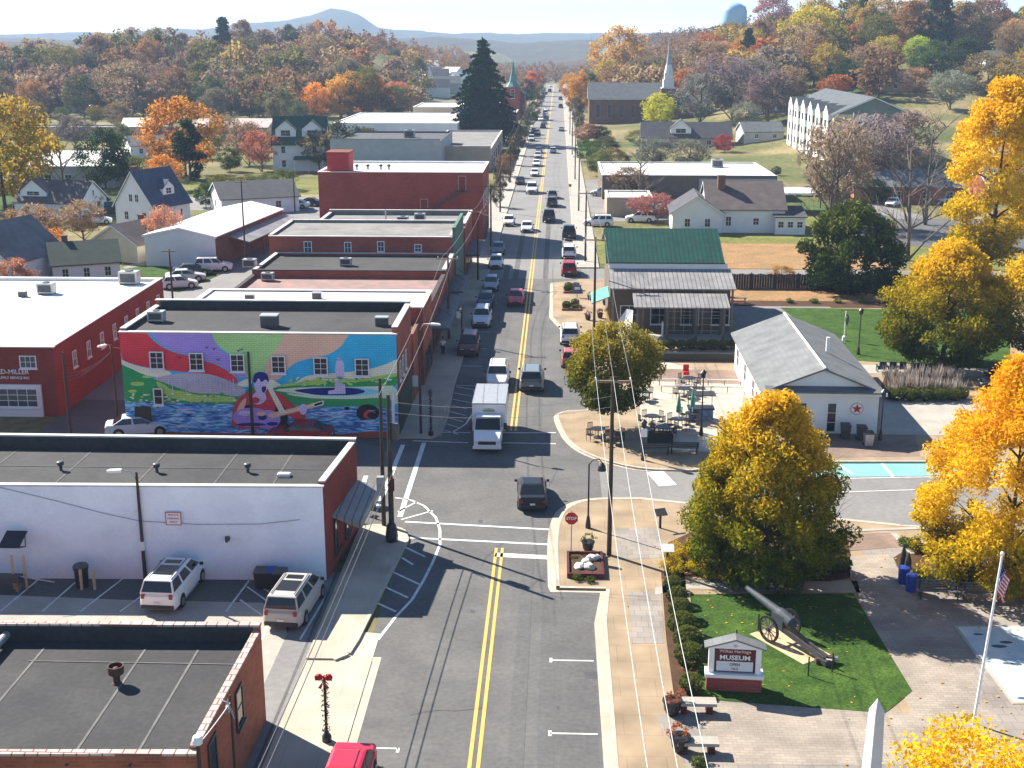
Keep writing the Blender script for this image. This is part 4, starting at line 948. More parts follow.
# --- gabled houses
def house(name, label, loc, rz, wd, dp, eave, ridge, wall, roof, front=(), back=(), gl=(), gr=(), chim=None, doors=(), cat='house', gm=None, over=.4, porch=None, group=None, dormers=(), dwall=None):
    """ridge along local X; front wall faces local -Y; gl / gr are windows on the left / right gable"""
    r = thing(name, label, cat, loc, rz, group); hw, hd = wd / 2, dp / 2
    b = MB()
    b.add([(-hw, -hd, -.6), (hw, -hd, -.6), (hw, hd, -.6), (-hw, hd, -.6), (-hw, -hd, eave), (hw, -hd, eave), (hw, hd, eave), (-hw, hd, eave), (-hw, 0, ridge), (hw, 0, ridge)],
          [(0, 1, 5, 4), (2, 3, 7, 6), (1, 2, 6, 9, 5), (3, 0, 4, 8, 7), (0, 3, 2, 1)])
    b.build('wall', wall, r)
    t = .16; sl = (ridge - eave) / hd; e = over
    rb = MB(); X = hw + e * .8
    for sgn in (-1, 1):
        y0, z0 = sgn * (hd + e), eave - sl * e
        vs = [(-X, y0, z0 + .03), (X, y0, z0 + .03), (X, 0, ridge + .03), (-X, 0, ridge + .03), (-X, y0, z0 + t), (X, y0, z0 + t), (X, 0, ridge + t + .02), (-X, 0, ridge + t + .02)]
        fs = [(0, 3, 2, 1), (4, 5, 6, 7), (0, 1, 5, 4), (1, 2, 6, 5), (3, 0, 4, 7)]
        if sgn > 0: fs = [f[::-1] for f in fs]
        rb.add(vs, fs)
    ro = rb.build('roof', roof, r)
    tb = MB()
    for sx_ in (-1, 1):
        for sgn in (-1, 1):
            p = V3(sx_ * (X + .015), sgn * (hd + e), eave - sl * e - .10); q = V3(sx_ * (X + .015), 0, ridge - .08)
            tb.obox(p, V3(-sx_ * .05, 0), q - p, V3(0, 0, .2))
    tb.build('barge_board', M['white_metal'], ro)
    for u, z, ww, hh in front: window(r, (u, -hd, z), EX, NS, ww, hh, None, gm, 2, 2)
    for u, z, ww, hh in back: window(r, (u, hd, z), V3(-1, 0), EY, ww, hh, None, gm, 2, 2)
    for u, z, ww, hh in gl: window(r, (-hw, u, z), V3(0, -1), NW, ww, hh, None, gm, 2, 2)
    for u, z, ww, hh in gr: window(r, (hw, u, z), EY, NE, ww, hh, None, gm, 2, 2)
    for u, ww, hh in doors: door(r, (u, -hd, .05), EX, NS, ww, hh, M['dark_metal'])
    if chim:
        cx_, cy_, cw_, ct = chim; cb = MB(); cb.box(cx_ - cw_, cx_ + cw_, cy_ - cw_, cy_ + cw_, eave, ct); cb.box(cx_ - cw_ - .06, cx_ + cw_ + .06, cy_ - cw_ - .06, cy_ + cw_ + .06, ct, ct + .14)
        cb.build('chimney', M['brick_brown'], ro)
    if porch:
        x0, x1, dep, hgt = porch; pb = MB()
        pb.add([(x0, -hd - .01, hgt + .5), (x1, -hd - .01, hgt + .5), (x1, -hd - dep, hgt), (x0, -hd - dep, hgt), (x0, -hd - .01, hgt + .62), (x1, -hd - .01, hgt + .62), (x1, -hd - dep, hgt + .12), (x0, -hd - dep, hgt + .12)], [(0, 1, 2, 3), (7, 6, 5, 4), (3, 2, 6, 7), (0, 3, 7, 4), (2, 1, 5, 6)])
        po = pb.build('porch_roof', roof, r)
        k = max(2, int((x1 - x0) / 2.2) + 1)
        for i in range(k):
            x_ = x0 + .15 + (x1 - x0 - .3) * i / (k - 1); MB().box(x_ - .07, x_ + .07, -hd - dep + .1, -hd - dep + .24, -.5, hgt).build('porch_post', M['white_metal'], r)
        MB().box(x0, x1, -hd - dep, -hd - .02, -.5, .12).build('porch_floor', M['wood'], r)
    for u, dw, dh in dormers:                         # gabled dormers on the front slope
        z0 = eave + (ridge - eave) * .22; yb = -hd + (z0 - eave) / sl; zt = z0 + dh; yr = -hd + (zt + dw * .4 - eave) / sl
        d = MB(); d.add([(u - dw / 2, yb, z0), (u + dw / 2, yb, z0), (u + dw / 2, yb, zt), (u, yb, zt + dw * .4), (u - dw / 2, yb, zt), (u - dw / 2, yb + dh / sl, zt), (u + dw / 2, yb + dh / sl, zt)],
                        [(0, 1, 2, 3, 4), (1, 6, 2), (0, 4, 5)])
        do = d.build('dormer', dwall or wall, r)
        e2 = .25; dr = MB()
        for sg in (-1, 1):
            a = V3(u + sg * (dw / 2 + e2), yb - e2, zt - e2 * .8); c = V3(u, yb - e2, zt + dw * .4 + .04); c2 = V3(u, min(yr + .1, 0), zt + dw * .4 + .04); a2 = V3(u + sg * (dw / 2 + e2), yb + dh / sl + .1, zt - e2 * .8)
            vs = [a, c, c2, a2] + [v + V3(0, 0, .12) for v in (a, c, c2, a2)]; fs = [(0, 3, 2, 1), (4, 5, 6, 7), (0, 1, 5, 4), (1, 2, 6, 5), (2, 3, 7, 6), (3, 0, 4, 7)]
            dr.add(vs, fs if sg > 0 else [f[::-1] for f in fs])
        dr.build('dormer_roof', roof, do)
        wq = window(r, (u, yb, z0 + .25), EX, NS, dw * .5, dh * .75, None, gm, 2, 2, name='dormer_window', sill=False)
    return r
R = math.radians
g = P(135, 227)
house('cream_house', 'tall white house with a steep dark blue roof and white chimney amid the left gardens', (g.x + 1.6, g.y + 4.5, 0), R(66), 8.5, 7.6, 3.4, 8.4, M['white_wall'], M['shingle_blue'], front=((-3, 1, .9, 1.3), (2, 1, .9, 1.3)), gl=((-2, 1, .9, 1.3), (1.6, 1, .9, 1.3), (-.7, 3.8, .8, 1.2), (.5, 3.8, .8, 1.2)), chim=(-2, 1.5, .4, 8.9), dormers=((.5, 2.6, 1.3),))
g = P(50, 218)
house('grey_house', 'grey-roofed white house with a front gable, bare trees before it at the left', (g.x + .5, g.y + 4, 0), R(-8), 11.5, 9, 2.6, 5.6, M['white_wall'], M['shingle_brown'], front=((-3.5, .8, .9, 1.2), (2.8, .8, .9, 1.2)), gr=((-1, .8, .9, 1.2), (1.5, .8, .9, 1.2), (.2, 3.2, .7, 1)), dormers=((-2.8, 4.6, 1.0),))
g = P(112, 262)
house('yellow_house', 'small pale yellow house with brown shingle roof before the blue-roofed white house', (g.x + 2.4, g.y + 5.5, 0), R(68), 11, 7.5, 2.5, 4.7, M['cream_wall'], M['shingle_brown'], front=((2, .8, .9, 1.2), (-3, .8, .9, 1.2)), gl=((1.9, .8, .9, 1.2),), chim=(1, .8, .3, 5.2), porch=(-1, 1.5, 1.6, 2.2))
M['shingle_moss'] = ribbed_mat('shingle_moss', (.045, .065, .055), .16, 2, .5, .9, dark=.8)
g = P(80, 284)
house('green_roof_house', 'small white house under a dark green shingle roof beyond the white garage roof', (g.x - .6, g.y + 3.5, 0), R(24), 7.6, 7.4, 2.5, 4.5, M['white_wall'], M['shingle_moss'], front=((-2.4, .8, .8, 1.2), (0, .8, .8, 1.2), (2.4, .8, .8, 1.2)), gr=((-2, .8, .8, 1.2), (0, .8, .8, 1.2), (2, .8, .8, 1.2)), chim=(-2, .6, .35, 5.2))
g = P(-6, 290)
house('pale_house', 'pale gabled house cut off by the left edge of the picture', (g.x, g.y + 4, 0), R(75), 10, 9, 3.6, 7.4, M['white_wall'], M['shingle_grey'], gl=((-2, 1, .9, 1.3), (2, 1, .9, 1.3)))
g = P(298, 172)
house('white_gothic_house', 'white two-storey house with a steep green roof and front gables', (g.x, g.y + 5, 0), R(4), 11.5, 9, 6.2, 11.6, M['white_wall'], M['shingle_green'], front=((-3.4, 1, 1, 1.6), (-3.4, 4, 1, 1.6), (3.4, 4, 1, 1.6)), gr=((0, 4, 1, 1.5),), dormers=((-2.9, 4.4, 1.8), (2.9, 4.4, 1.8)), porch=(-1, 5.5, 2.6, 2.8))
g = P(246, 214)
house('grey_roof_cottage', 'low pale cottage with a broad dark grey roof behind the white metal shed', (g.x, g.y + 6, 0), R(25), 13, 11, 2.6, 4.8, M['white_wall'], M['shingle_dark'], front=((-3, .8, 1, 1.2), (3, .8, 1, 1.2)), gl=((0, .8, 1, 1.2),))
# white shed with brick flank and lean-to
sh = house('metal_shed', 'big white-roofed shed with a blank white gable wall and brick flank by the back lot', (-43.2, 170.0, 0), R(90 - 6), 27, 9.4, 3.9, 4.9, M['white_wall'], M['white_roof'], cat='shed', over=.25)
b = MB(); b.box(-13.4, 13.4, -4.78, -4.705, -.3, 3.8); b.build('brick_flank', M['brick_brown'], sh)
b = MB(); b.add([(-9, -4.79, 3.3), (13, -4.79, 3.3), (13, -7.6, 2.6), (-9, -7.6, 2.6), (-9, -4.79, 3.4), (13, -4.79, 3.4), (13, -7.6, 2.7), (-9, -7.6, 2.7)], [(0, 1, 2, 3), (7, 6, 5, 4), (3, 2, 6, 7), (0, 3, 7, 4), (2, 1, 5, 6)]); b.build('lean_to_roof', M['metal_grey'], sh)
for x_ in (-8.7, -3, 3, 8, 12.7): MB().box(x_ - .08, x_ + .08, -7.5, -7.34, -.2, 2.6).build('post', M['dark_metal'], sh)
# further left
b8 = P(62, 188); b8h = house('low_white_roof_house', 'long low house with a whitish roof behind the lawn at the far left', (b8.x, b8.y + 8, 0), R(2), 20, 15, 4.2, 6.4, M['grey_wall'], M['white_roof'], front=((-7, 1, 1.4, 1.6), (-3, 1, 1.4, 1.6), (1, 1, 1.4, 1.6), (5, 1, 1.4, 1.6)))
b9 = PT(46, 112); flat_building('flat_brick_school', 'brown flat-roofed block at the foot of the left wooded hill', 'building', rect(b9.x - 9, b9.x + 9, b9.y, b9.y + 16), 6.0, M['brick_brown'], M['white_roof'], (.3, .3, .3, .3), M['white_roof'])
b9 = PT(136, 109); flat_building('flat_brick_school', 'second brown flat-roofed block at the foot of the left wooded hill, right of the first', 'building', rect(b9.x - 6, b9.x + 6, b9.y, b9.y + 14), 4.6, M['brick_brown'], M['grey_roof'], (.3, .3, .3, .3), M['grey_roof'])
b9 = PT(102, 112); flat_building('white_roof_hall', 'low hall with a bright white roof between the two brown blocks at the wood edge', 'building', rect(b9.x - 10, b9.x + 10, b9.y - 6, b9.y + 10), 2.8, M['grey_wall'], M['white_roof'], (.2, .2, .2, .2), M['white_roof'])
b10 = P(142, 139); house('white_roof_hall', 'low hall under a shallow white gabled roof left of the orange tree', (b10.x, b10.y + 6, 0), R(10), 13, 14, 3.6, 5.6, M['grey_wall'], M['white_roof'], front=((-3, 1, 1.6, 1.4), (3, 1, 1.6, 1.4)), cat='building')
b10 = P(140, 158); house('white_roof_cottage', 'small white-roofed cottage before the low hall, left of the orange tree', (b10.x, b10.y + 5, 0), R(30), 9, 8, 3.0, 5.0, M['white_wall'], M['shingle_grey'], front=((-2, 1, 1, 1.3), (2, 1, 1, 1.3)))
b10 = P(232, 140); house('pink_roof_building', 'long building with a pale pinkish roof right of the orange tree', (b10.x, b10.y + 7, 0), R(-3), 22, 14, 3.6, 5.6, M['tan_wall'], mat('pink_shingle', (.55, .40, .36), .85, var=.15, scale=.5), front=((-7, 1, 1.6, 1.4), (0, 1, 1.6, 1.4), (7, 1, 1.6, 1.4)), cat='building')
b10 = P(60, 140); flat_building('low_flat_building', 'low flat pale roof behind the bare tree at the left edge', 'building', rect(b10.x - 14, b10.x + 16, b10.y, b10.y + 10), 3.4, M['tan_wall'], M['grey_roof'], (.3, .3, .3, .3), M['coping'])
# brick church with green spire, left of the far street
gc = thing('green_spire_church', 'red brick church with a green copper spire left of the far street', 'church', (-13.2, 468, -1))
b = MB(); b.box(-5.5, 4, 4, 24, -.5, 9.5); b.box(-2.6, 2.6, -2, 3.99, -.5, 12.5); b.build('wall', M['brick_maroon'], gc)
b = MB(); b.add([(-5.9, 3.99, 9.4), (4.4, 3.99, 9.4), (-.75, 3.99, 14), (-5.9, 24.4, 9.4), (4.4, 24.4, 9.4), (-.75, 24.4, 14)], [(0, 1, 2), (5, 4, 3), (0, 2, 5, 3), (2, 1, 4, 5), (0, 3, 4, 1)]); b.build('roof', M['shingle_dark'], gc)
b = MB(); b.lathe([(2.7, 12.5), (1.5, 14.2), (.9, 16.5), (.05, 22)], n=8, c=(0, .5)); b.build('spire', mat('copper_green', (.10, .25, .22), .7, var=.15, scale=1), gc)
for z_ in (2, 8.5): window(gc, (0, -2, z_), EX, NS, 1.4, 3.2, None, None, 2, 3)

# ---------------------------------------------------------------- right side
# green-roofed shop with porch
GB = thing('green_roof_shop', 'long shop with a green ribbed metal roof and grey porch roofs facing the plaza', 'building', (8.6, 121.0, 0))
b = MB(); b.box(.1, 11.3, 3.2, 16.5, -.3, 6.4); b.box(.1, 11.9, .6, 3.19, -.3, 5.3); b.build('wall', M['brown_wall'], GB)
b = MB(); b.box(0, 11.8, 2.9, 3.19, 5.6, 6.5); b.box(11.305, 11.9, 3.2, 9, 3.2, 6.0); b.build('fascia', M['white_wall'], GB)
b = MB(); b.add([(-.3, 2.7, 6.5), (11.5, 2.7, 6.5), (11.5, 9.6, 8.9), (-.3, 9.6, 8.9), (-.3, 2.7, 6.62), (11.5, 2.7, 6.62), (11.5, 9.6, 9.05), (-.3, 9.6, 9.05), (-.3, 17, 6.5), (11.5, 17, 6.5), (-.3, 17, 6.62), (11.5, 17, 6.62)],
    [(0, 3, 2, 1), (4, 5, 6, 7), (0, 1, 5, 4), (1, 2, 6, 5), (3, 0, 4, 7), (3, 8, 9, 2), (7, 6, 11, 10), (9, 8, 10, 11), (2, 9, 11, 6), (8, 3, 7, 10)]); b.build('roof', M['metal_green'], GB)
def slope_roof(nm, x0, x1, y0, y1, z0, z1, mt, par, th=.12):
    b = MB(); b.add([(x0, y0, z0), (x1, y0, z0), (x1, y1, z1), (x0, y1, z1), (x0, y0, z0 + th), (x1, y0, z0 + th), (x1, y1, z1 + th), (x0, y1, z1 + th)],
        [(0, 3, 2, 1), (4, 5, 6, 7), (0, 1, 5, 4), (1, 2, 6, 5), (2, 3, 7, 6), (3, 0, 4, 7)]); return b.build(nm, mt, par)
slope_roof('porch_roof', -.1, 12.1, -1.9, 2.85, 4.75, 5.85, M['metal_grey'], GB)
for x_ in (.3, 3.2, 6.2, 9.0, 11.8): MB().box(x_ - .1, x_ + .1, -1.7, -1.5, -.1, 4.7).build('porch_post', M['wood'], GB)
for x_ in (2, 5, 8, 11): window(GB, (x_, .6, .8), EX, NS, 1.8, 1.9, None, None, 2, 2)
b = MB(); b.add([(.05, 1.0, 3.4), (.05, 6.5, 3.4), (-1.7, 6.5, 2.7), (-1.7, 1.0, 2.7), (.05, 1, 3.5), (.05, 6.5, 3.5), (-1.7, 6.5, 2.8), (-1.7, 1, 2.8)], [(0, 1, 2, 3), (7, 6, 5, 4), (3, 2, 6, 7), (0, 3, 7, 4), (2, 1, 5, 6)]); b.build('awning', M['green_canvas'], GB)
# the open pavilion in front
PV = thing('plaza_pavilion', 'open timber stage pavilion with a lean-to grey metal roof before the green-roofed shop', 'pavilion', (11.1, 115.9, .13))
slope_roof('roof', -.4, 8.6, -.4, 2.6, 3.55, 4.3, M['metal_grey'], PV)
for x_ in (.1, 2.8, 5.5, 8.1):
    for y_ in (.1, 2.3): MB().box(x_ - .13, x_ + .13, y_ - .13, y_ + .13, 0, 3.7 + .2 * (y_ > 1)).build('post', M['dark_metal'], PV)
b = MB(); b.box(-.2, 8.4, -.1, 2.5, .0, .45); b.build('stage', M['concrete'], PV)
b = MB()
for i in range(7): b.box(2.8 + i * .88, 2.84 + i * .88, 2.34, 2.40, .45, 3.7)
for i in range(5): b.box(2.84, 8.1, 2.345, 2.385, .8 + i * .62, .84 + i * .62)
b.build('lattice_screen', M['galv'], PV)
b = MB(); b.box(2.4, 2.52, 1.0, 1.7, .45, 1.9); b.build('board', M['white_metal'], PV)
# white canvas sail
sl = thing('shade_sail', 'cream canvas shade sail pulled to a point at the left of the pavilion', 'shade sail', (9.0, 113.5, .13))
b = MB(); b.add([(-.9, -1.2, 1.5), (1.3, -1.3, 1.7), (1.6, 1.9, 3.4), (1.0, 2.0, 3.5), (.2, 0, 2.0)], [(0, 1, 4), (1, 2, 4), (2, 3, 4), (3, 0, 4)])
b.add([(-.9, -1.2, 1.46), (1.3, -1.3, 1.66), (1.6, 1.9, 3.36), (1.0, 2.0, 3.46), (.2, 0, 1.96)], [(0, 4, 1), (1, 4, 2), (2, 4, 3), (3, 4, 0)]); b.build('canvas', M['canvas'], sl)
b = MB(); b.tube((-.9, -1.2, 0), (-.9, -1.2, 1.5), .05); b.tube((1.3, -1.3, 0), (1.3, -1.3, 1.7), .05); b.build('pole', M['dark_metal'], sl)
# the white depot
DP = thing('white_depot', 'white wooden depot with pale grey roof and a red star roundel on its gable', 'building', (23.0, 97.6, 0), R(-1))
DW, DD, DE, DR = 8.2, 18.4, 3.3, 4.95
b = MB(); hw, hd = DW / 2, DD / 2
b.add([(-hw, -hd, -.2), (hw, -hd, -.2), (hw, hd, -.2), (-hw, hd, -.2), (-hw, -hd, DE), (hw, -hd, DE), (hw, hd, DE), (-hw, hd, DE), (0, -hd, DR), (0, hd, DR)],
      [(0, 1, 5, 8, 4), (2, 3, 7, 9, 6), (1, 2, 6, 5), (3, 0, 4, 7), (0, 3, 2, 1)]); b.build('wall', M['white_wall'], DP)
b = MB(); sl_ = (DR - DE) / hw; e = .4
for sg in (-1, 1):
    vs = [(sg * (hw + e), -hd - .35, DE - sl_ * e + .03), (sg * (hw + e), hd + .35, DE - sl_ * e + .03), (0, hd + .35, DR + .03), (0, -hd - .35, DR + .03)]
    vs += [(x, y, z + .14) for x, y, z in vs]; fs = [(0, 1, 2, 3), (7, 6, 5, 4), (4, 5, 1, 0), (1, 5, 6, 2), (0, 3, 7, 4)]
    b.add(vs, fs if sg < 0 else [f[::-1] for f in fs])
ro = b.build('roof', M['shingle_grey'], DP)
b = MB(); b.tube((1.6, -2, 4.6), (1.6, -2, 5.7), .15); b.build('vent_pipe', M['white_metal'], ro)
b = MB(); b.box(-hw - .5, hw + .5, -hd - .38, -hd - .04, DE - .22, DE - .02); b.box(-.08, .08, -hd - .37, hd + .37, DR + .175, DR + .25); b.build('eave_board', M['white_metal'], ro)
# pent roof across the gable
slope_roof('pent_roof', -hw - .1, hw + .1, -hd - .75, -hd + .002, DE + .05, DE + .32, M['shingle_grey'], DP, .1)
for u in (-1.4, .75):
    window(DP, (u, -hd, .2), EX, NS, .75, 2.3, M['white_metal'], M['glass'], 1, 3, sill=False)
st = MB(); st.tube((2.55, -hd, 2.05), (2.55, -hd - .05, 2.05), .46, n=24); so = st.build('roundel', M['white_metal'], DP)
st = MB(); pts = []
for i in range(10):
    a = math.pi / 2 + i * math.pi / 5; rr = .40 if i % 2 == 0 else .16; pts.append((2.55 + rr * math.cos(a), -hd - .058, 2.05 + rr * math.sin(a)))
st.add(pts + [(2.55, -hd - .058, 2.05)], [(i, (i + 1) % 10, 10) for i in range(10)]); st.build('star', M['red_sign'], so)
rg = MB(); nn_ = 24
rg.add([(2.55 + r_ * math.cos(2 * math.pi * i / nn_), -hd - .054, 2.05 + r_ * math.sin(2 * math.pi * i / nn_)) for r_ in (.46, .425) for i in range(nn_)], [(i, (i + 1) % nn_, nn_ + (i + 1) % nn_, nn_ + i) for i in range(nn_)]); rg.build('ring', M['red_sign'], so)
for y_ in (-7.5, -3, 2, 7): window(DP, (-hw, y_, .9), V3(0, -1), NW, 1.3, 1.6, None, None, 2, 2)
door(DP, (-hw, -5.2, .05), V3(0, -1), NW, 1.0, 2.1, M['dark_metal'])
# white house behind the green roof
WH = house('white_farmhouse', 'white clapboard house with grey-brown roofs and a red brick chimney behind the green roof', (31.8, 194.5, 0), R(-1), 11.5, 12, 3.6, 7.0, M['white_wall'], M['shingle_brown'], front=((-3.9, 1.0, .9, 1.5), (-2.6, 1.0, .9, 1.5), (1.5, 1.2, .9, 1.1)), gr=((0, 1.2, 1, 1.4),), chim=(-3.4, -1.4, .55, 8.0), dormers=())
b = MB(); b.box(4.2, 8.6, -7.4, -2.0, -.3, 2.5); wq = b.build('side_wing', M['white_wall'], WH)
slope_roof('wing_roof', 3.9, 8.9, -7.7, -1.7, 2.55, 3.5, M['shingle_dark'], WH)
for u in (5.0, 6.4, 7.8): window(WH, (u, -7.4, 1.0), EX, NS, .9, 1.0, None, None, 2, 2)
wg = house('white_gable_wing', 'low white gabled wing with grey roof standing left of the white clapboard house', (24.6, 193.2, 0), R(88), 10, 7.5, 3.0, 5.4, M['white_wall'], M['shingle_dark'], gl=((-1.5, .9, .9, 1.3), (1.5, .9, .9, 1.3)))
# long strip shop
ST, ost = flat_building('strip_shop_building', 'long flat strip building with a bright white roof across the right middle distance', 'building', rect(11.5, 43, 229, 256), 4.0, M['brown_wall'], M['white_roof'], (.35, .2, .2, .2), M['white_roof'])
b = MB(); b.box(29, 42.9, 228.85, 228.998, 0, 3.8); q_ = b.build('front_panel', M['grey_wall'], ST, label='grey-green front panel'); q_.location = ost
for x_ in (31, 35.5, 40): window(ST, (x_, 228.85, 1.9), EX, NS, 1.6, 1.3, None, M['glass_blue'], 2, 1, ost)
v_ = P(724, 156, 5.6); unit('roof_unit', 'grey roof unit on the long white strip roof', 'roof unit', 34.5, 248, 4.02, 'ac', 1.5)
cp_ = thing('carport', 'flat white-edged carport at the right end of the strip building', 'carport', (44.5, 214, 0))
b = MB(); b.box(-4, 4.5, -4, 4, 3.2, 3.5); b.build('roof', M['white_roof'], cp_)
for x_ in (-3.7, 4.2):
    for y_ in (-3.7, 3.7): MB().box(x_ - .1, x_ + .1, y_ - .1, y_ + .1, -.2, 3.2).build('post', M['dark_metal'], cp_)
cp2 = flat_building('low_grey_building', 'low building with a pale roof behind the bare tree right of the street', 'building', rect(11.5, 19, 206, 216), 2.9, M['tan_wall'], M['white_roof'], (.2, .2, .2, .2), M['white_roof'])
# apartments on the slope: long three-storey block with dormers
A = V3(84, 296); az = terrain(80, 300)
AP = house('apartment_block', 'big pale apartment block with green gable front and grey roof on the right slope', (72.6, 309, az - .3), R(90), 52, 17, 10.4, 14.0, M['cream_wall'], M['shingle_slate'], cat='building', over=.6,
     back=[(x_, z_, 1.5, 1.6) for x_ in (-24, -17, -11, -5, 1, 7, 13, 19, 23) for z_ in (1, 4.1, 7.3)], gl=[(y_, z_, 1.6, 1.6) for y_ in (-6.5, -3.2, 0, 3.2, 6.5) for z_ in (1, 4.1, 7.3)])
b = MB(); b.add([(-26.02, -8.5, 10.42), (-26.02, 8.5, 10.42), (-26.02, 0, 13.95)], [(0, 2, 1)]); b.add([(-26.015, -4.6, 0), (-26.015, 1.5, 0), (-26.015, 1.5, 10.4), (-26.015, -4.6, 10.4)], [(0, 3, 2, 1)])
b.build('gable_cladding', mat('sage', (.16, .20, .17), .85, var=.1, scale=.6), AP)
for i, x_ in enumerate((-21, -12, -3, 6, 15, 23)):
    d = MB(); d.box(x_ - 2.6, x_ + 2.6, 8.505, 9.4, -.3, 10.2); d.add([(x_ - 2.8, 9.45, 10.2), (x_ + 2.8, 9.45, 10.2), (x_, 9.45, 12.2), (x_ - 2.8, 6.6, 10.2), (x_ + 2.8, 6.6, 10.2), (x_, 4.0, 12.2)], [(0, 2, 1), (0, 3, 5, 2), (2, 5, 4, 1)])
    d.mi[-2:] = [1, 1]; d.build('bay', [M['white_wall'], M['shingle_slate']], AP)
    for z_ in (1, 4.1, 7.3): window(AP, (x_, 9.4, z_), V3(-1, 0), EY, 2.2, 1.8, None, None, 2, 1); window(AP, (x_ - 2.6, 8.95, z_), V3(0, -1), NW, .6, 1.8, None, None, 1, 1)
# brick houses on the right
g = P(905, 204); house('brick_ranch_house', 'low red brick house with a grey roof behind the bare trees on the right', (g.x + 1, g.y + 5, 0), R(-4), 19, 9, 3.0, 5.4, M['brick_orange'], M['shingle_grey'], front=((-6, .9, 1.3, 1.3), (-2, .9, 1.3, 1.3), (3, .9, 1.3, 1.3), (7, .9, 1.3, 1.3)), chim=(-5, 0, .4, 6.4))
g = P(1000, 205); house('brick_ranch_house', 'second red brick house half hidden by the tall golden tree on the right', (g.x + 6, g.y + 8, 0), R(8), 16, 9, 3.0, 5.4, M['brick_red'], M['shingle_grey'], front=((-4, .9, 1.3, 1.3), (3, .9, 1.3, 1.3)))
g = PT(893, 93); house('hill_house', 'brown house with a white gable on the grassy hill at upper right', (g.x, g.y + 4, g.z), R(-30), 13, 9, 3.0, 5.6, M['tan_wall'], M['shingle_brown'], front=((-3, .9, 1.3, 1.3), (3, .9, 1.3, 1.3)))
g = PT(1000, 68); house('hill_house', 'white house peeping from the trees at the top right', (g.x, g.y + 4, g.z), R(10), 13, 9, 3.0, 5.6, M['white_wall'], M['shingle_grey'], front=((-3, .9, 1.3, 1.3), (3, .9, 1.3, 1.3)))
g = P(698, 148); house('dormer_house', 'dark-roofed house with one white front dormer before the steepled church', (g.x - 3, g.y + 5, 0), R(-2), 24, 10, 2.8, 6.4, M['tan_wall'], M['shingle_dark'], front=((-8, .8, 1.3, 1.3), (6, .8, 1.3, 1.3)), dormers=((-1.5, 5.5, 1.6),), dwall=M['white_wall'])
g = P(765, 132); house('hill_bungalow', 'little white bungalow with dark roof left of the apartments', (g.x - 1, g.y + 4, terrain(g.x, g.y)), R(0), 9, 8, 2.6, 4.6, M['white_wall'], M['shingle_dark'], front=((-2, .8, 1.2, 1.2), (2, .8, 1.2, 1.2)))
g = P(740, 148); house('hill_bungalow', 'grey-roofed low house behind the crimson bush right of the dormer house', (g.x + 6, g.y + 6, terrain(g.x + 6, g.y + 6)), R(8), 11, 8, 2.6, 4.8, M['grey_wall'], M['shingle_grey'], front=((-2, .8, 1.2, 1.2), (3, .8, 1.2, 1.2)))
# the steepled church
CH = thing('steeple_church', 'long brick church with a white steeple and slate roof right of the far street', 'church', (25, 440, .6))
b = MB(); b.box(-11, 16, 0, 14, -2, 8.0); b.build('wall', M['brick_brown'], CH)
b = MB(); b.add([(-11.5, -.6, 7.7), (16.5, -.6, 7.7), (16.5, 14.6, 7.7), (-11.5, 14.6, 7.7), (-11.5, 7, 13.2), (16.5, 7, 13.2)], [(0, 1, 5, 4), (2, 3, 4, 5), (3, 0, 4), (1, 2, 5), (0, 3, 2, 1)]); b.build('roof', M['shingle_grey'], CH)
b = MB(); b.box(13.1, 18.1, -4.5, -.005, -2, 11.5); b.build('tower', M['brick_brown'], CH)
b = MB(); b.box(13.8, 17.4, -3.9, -.4, 11.9, 14.6); b.box(14.2, 17.0, -3.6, -.7, 14.6, 16.8); b.box(13.3, 17.9, -4.3, -.1, 11.5, 11.9); b.lathe([(1.5, 16.8), (1.2, 18.2), (1.0, 19.4)], c=(15.6, -2.15), n=8); b.build('belfry', M['white_wall'], CH); b = MB(); b.lathe([(.9, 19.4), (.5, 23), (.04, 28.3)], c=(15.6, -2.15), n=8); b.build('steeple', mat('steeple_lead', (.30, .36, .38), .6), CH)
b = MB(); b.box(18.4, 29, -7, 4, -2, 5); b.build('hall_wall', M['brick_brown'], CH)
b = MB(); b.add([(18.2, -7.4, 4.9), (29.4, -7.4, 4.9), (29.4, 4.4, 4.9), (18.2, 4.4, 4.9), (18.2, -1.5, 9.0), (29.4, -1.5, 9.0)], [(0, 1, 5, 4), (2, 3, 4, 5), (3, 0, 4), (1, 2, 5), (0, 3, 2, 1)]); b.build('hall_roof', M['shingle_dark'], CH)
for x_ in (-8, -4, 0, 4): window(CH, (x_, 0, 1.5), EX, NS, 1.4, 4.5, M['tan_wall'], None, 2, 3)
# water tower on the hill
wt = PY(733, 40, 860); tw = thing('water_tower', 'pale blue water tower rising over the wooded hill at the top', 'water tower', (wt.x, 860, 26))
b = MB(); b.lathe([(5, 9), (8, 11), (8.4, 14), (8.4, 20), (7.4, 23), (4, 25), (.2, 26)], n=20); b.build('tank', mat('tank_blue', (.34, .55, .70), .4), tw, smooth=True)
b = MB(); b.tube((0, 0, -4), (0, 0, 9.2), 1.3, 2.2, 14); b.build('column', mat('tower_blue', (.38, .56, .68), .5), tw)
# far town: small white and grey houses in the valley gap
far = [(418, 80), (428, 74), (436, 84), (446, 72), (452, 80), (424, 66), (440, 64), (415, 92), (432, 97), (447, 93), (460, 86), (405, 84)]
for i, (a, b_) in enumerate(far):
    g = PT(a, b_); house('valley_house', 'tiny pale house in the valley gap behind the warehouses', (g.x, g.y, g.z - .3), R(rnd.uniform(-40, 40)), rnd.uniform(12, 18), 10, 5, 8.5, [M['white_wall'], M['grey_wall']][i % 2], [M['shingle_grey'], M['white_roof'], M['shingle_dark']][i % 3], group='houses in the valley gap')
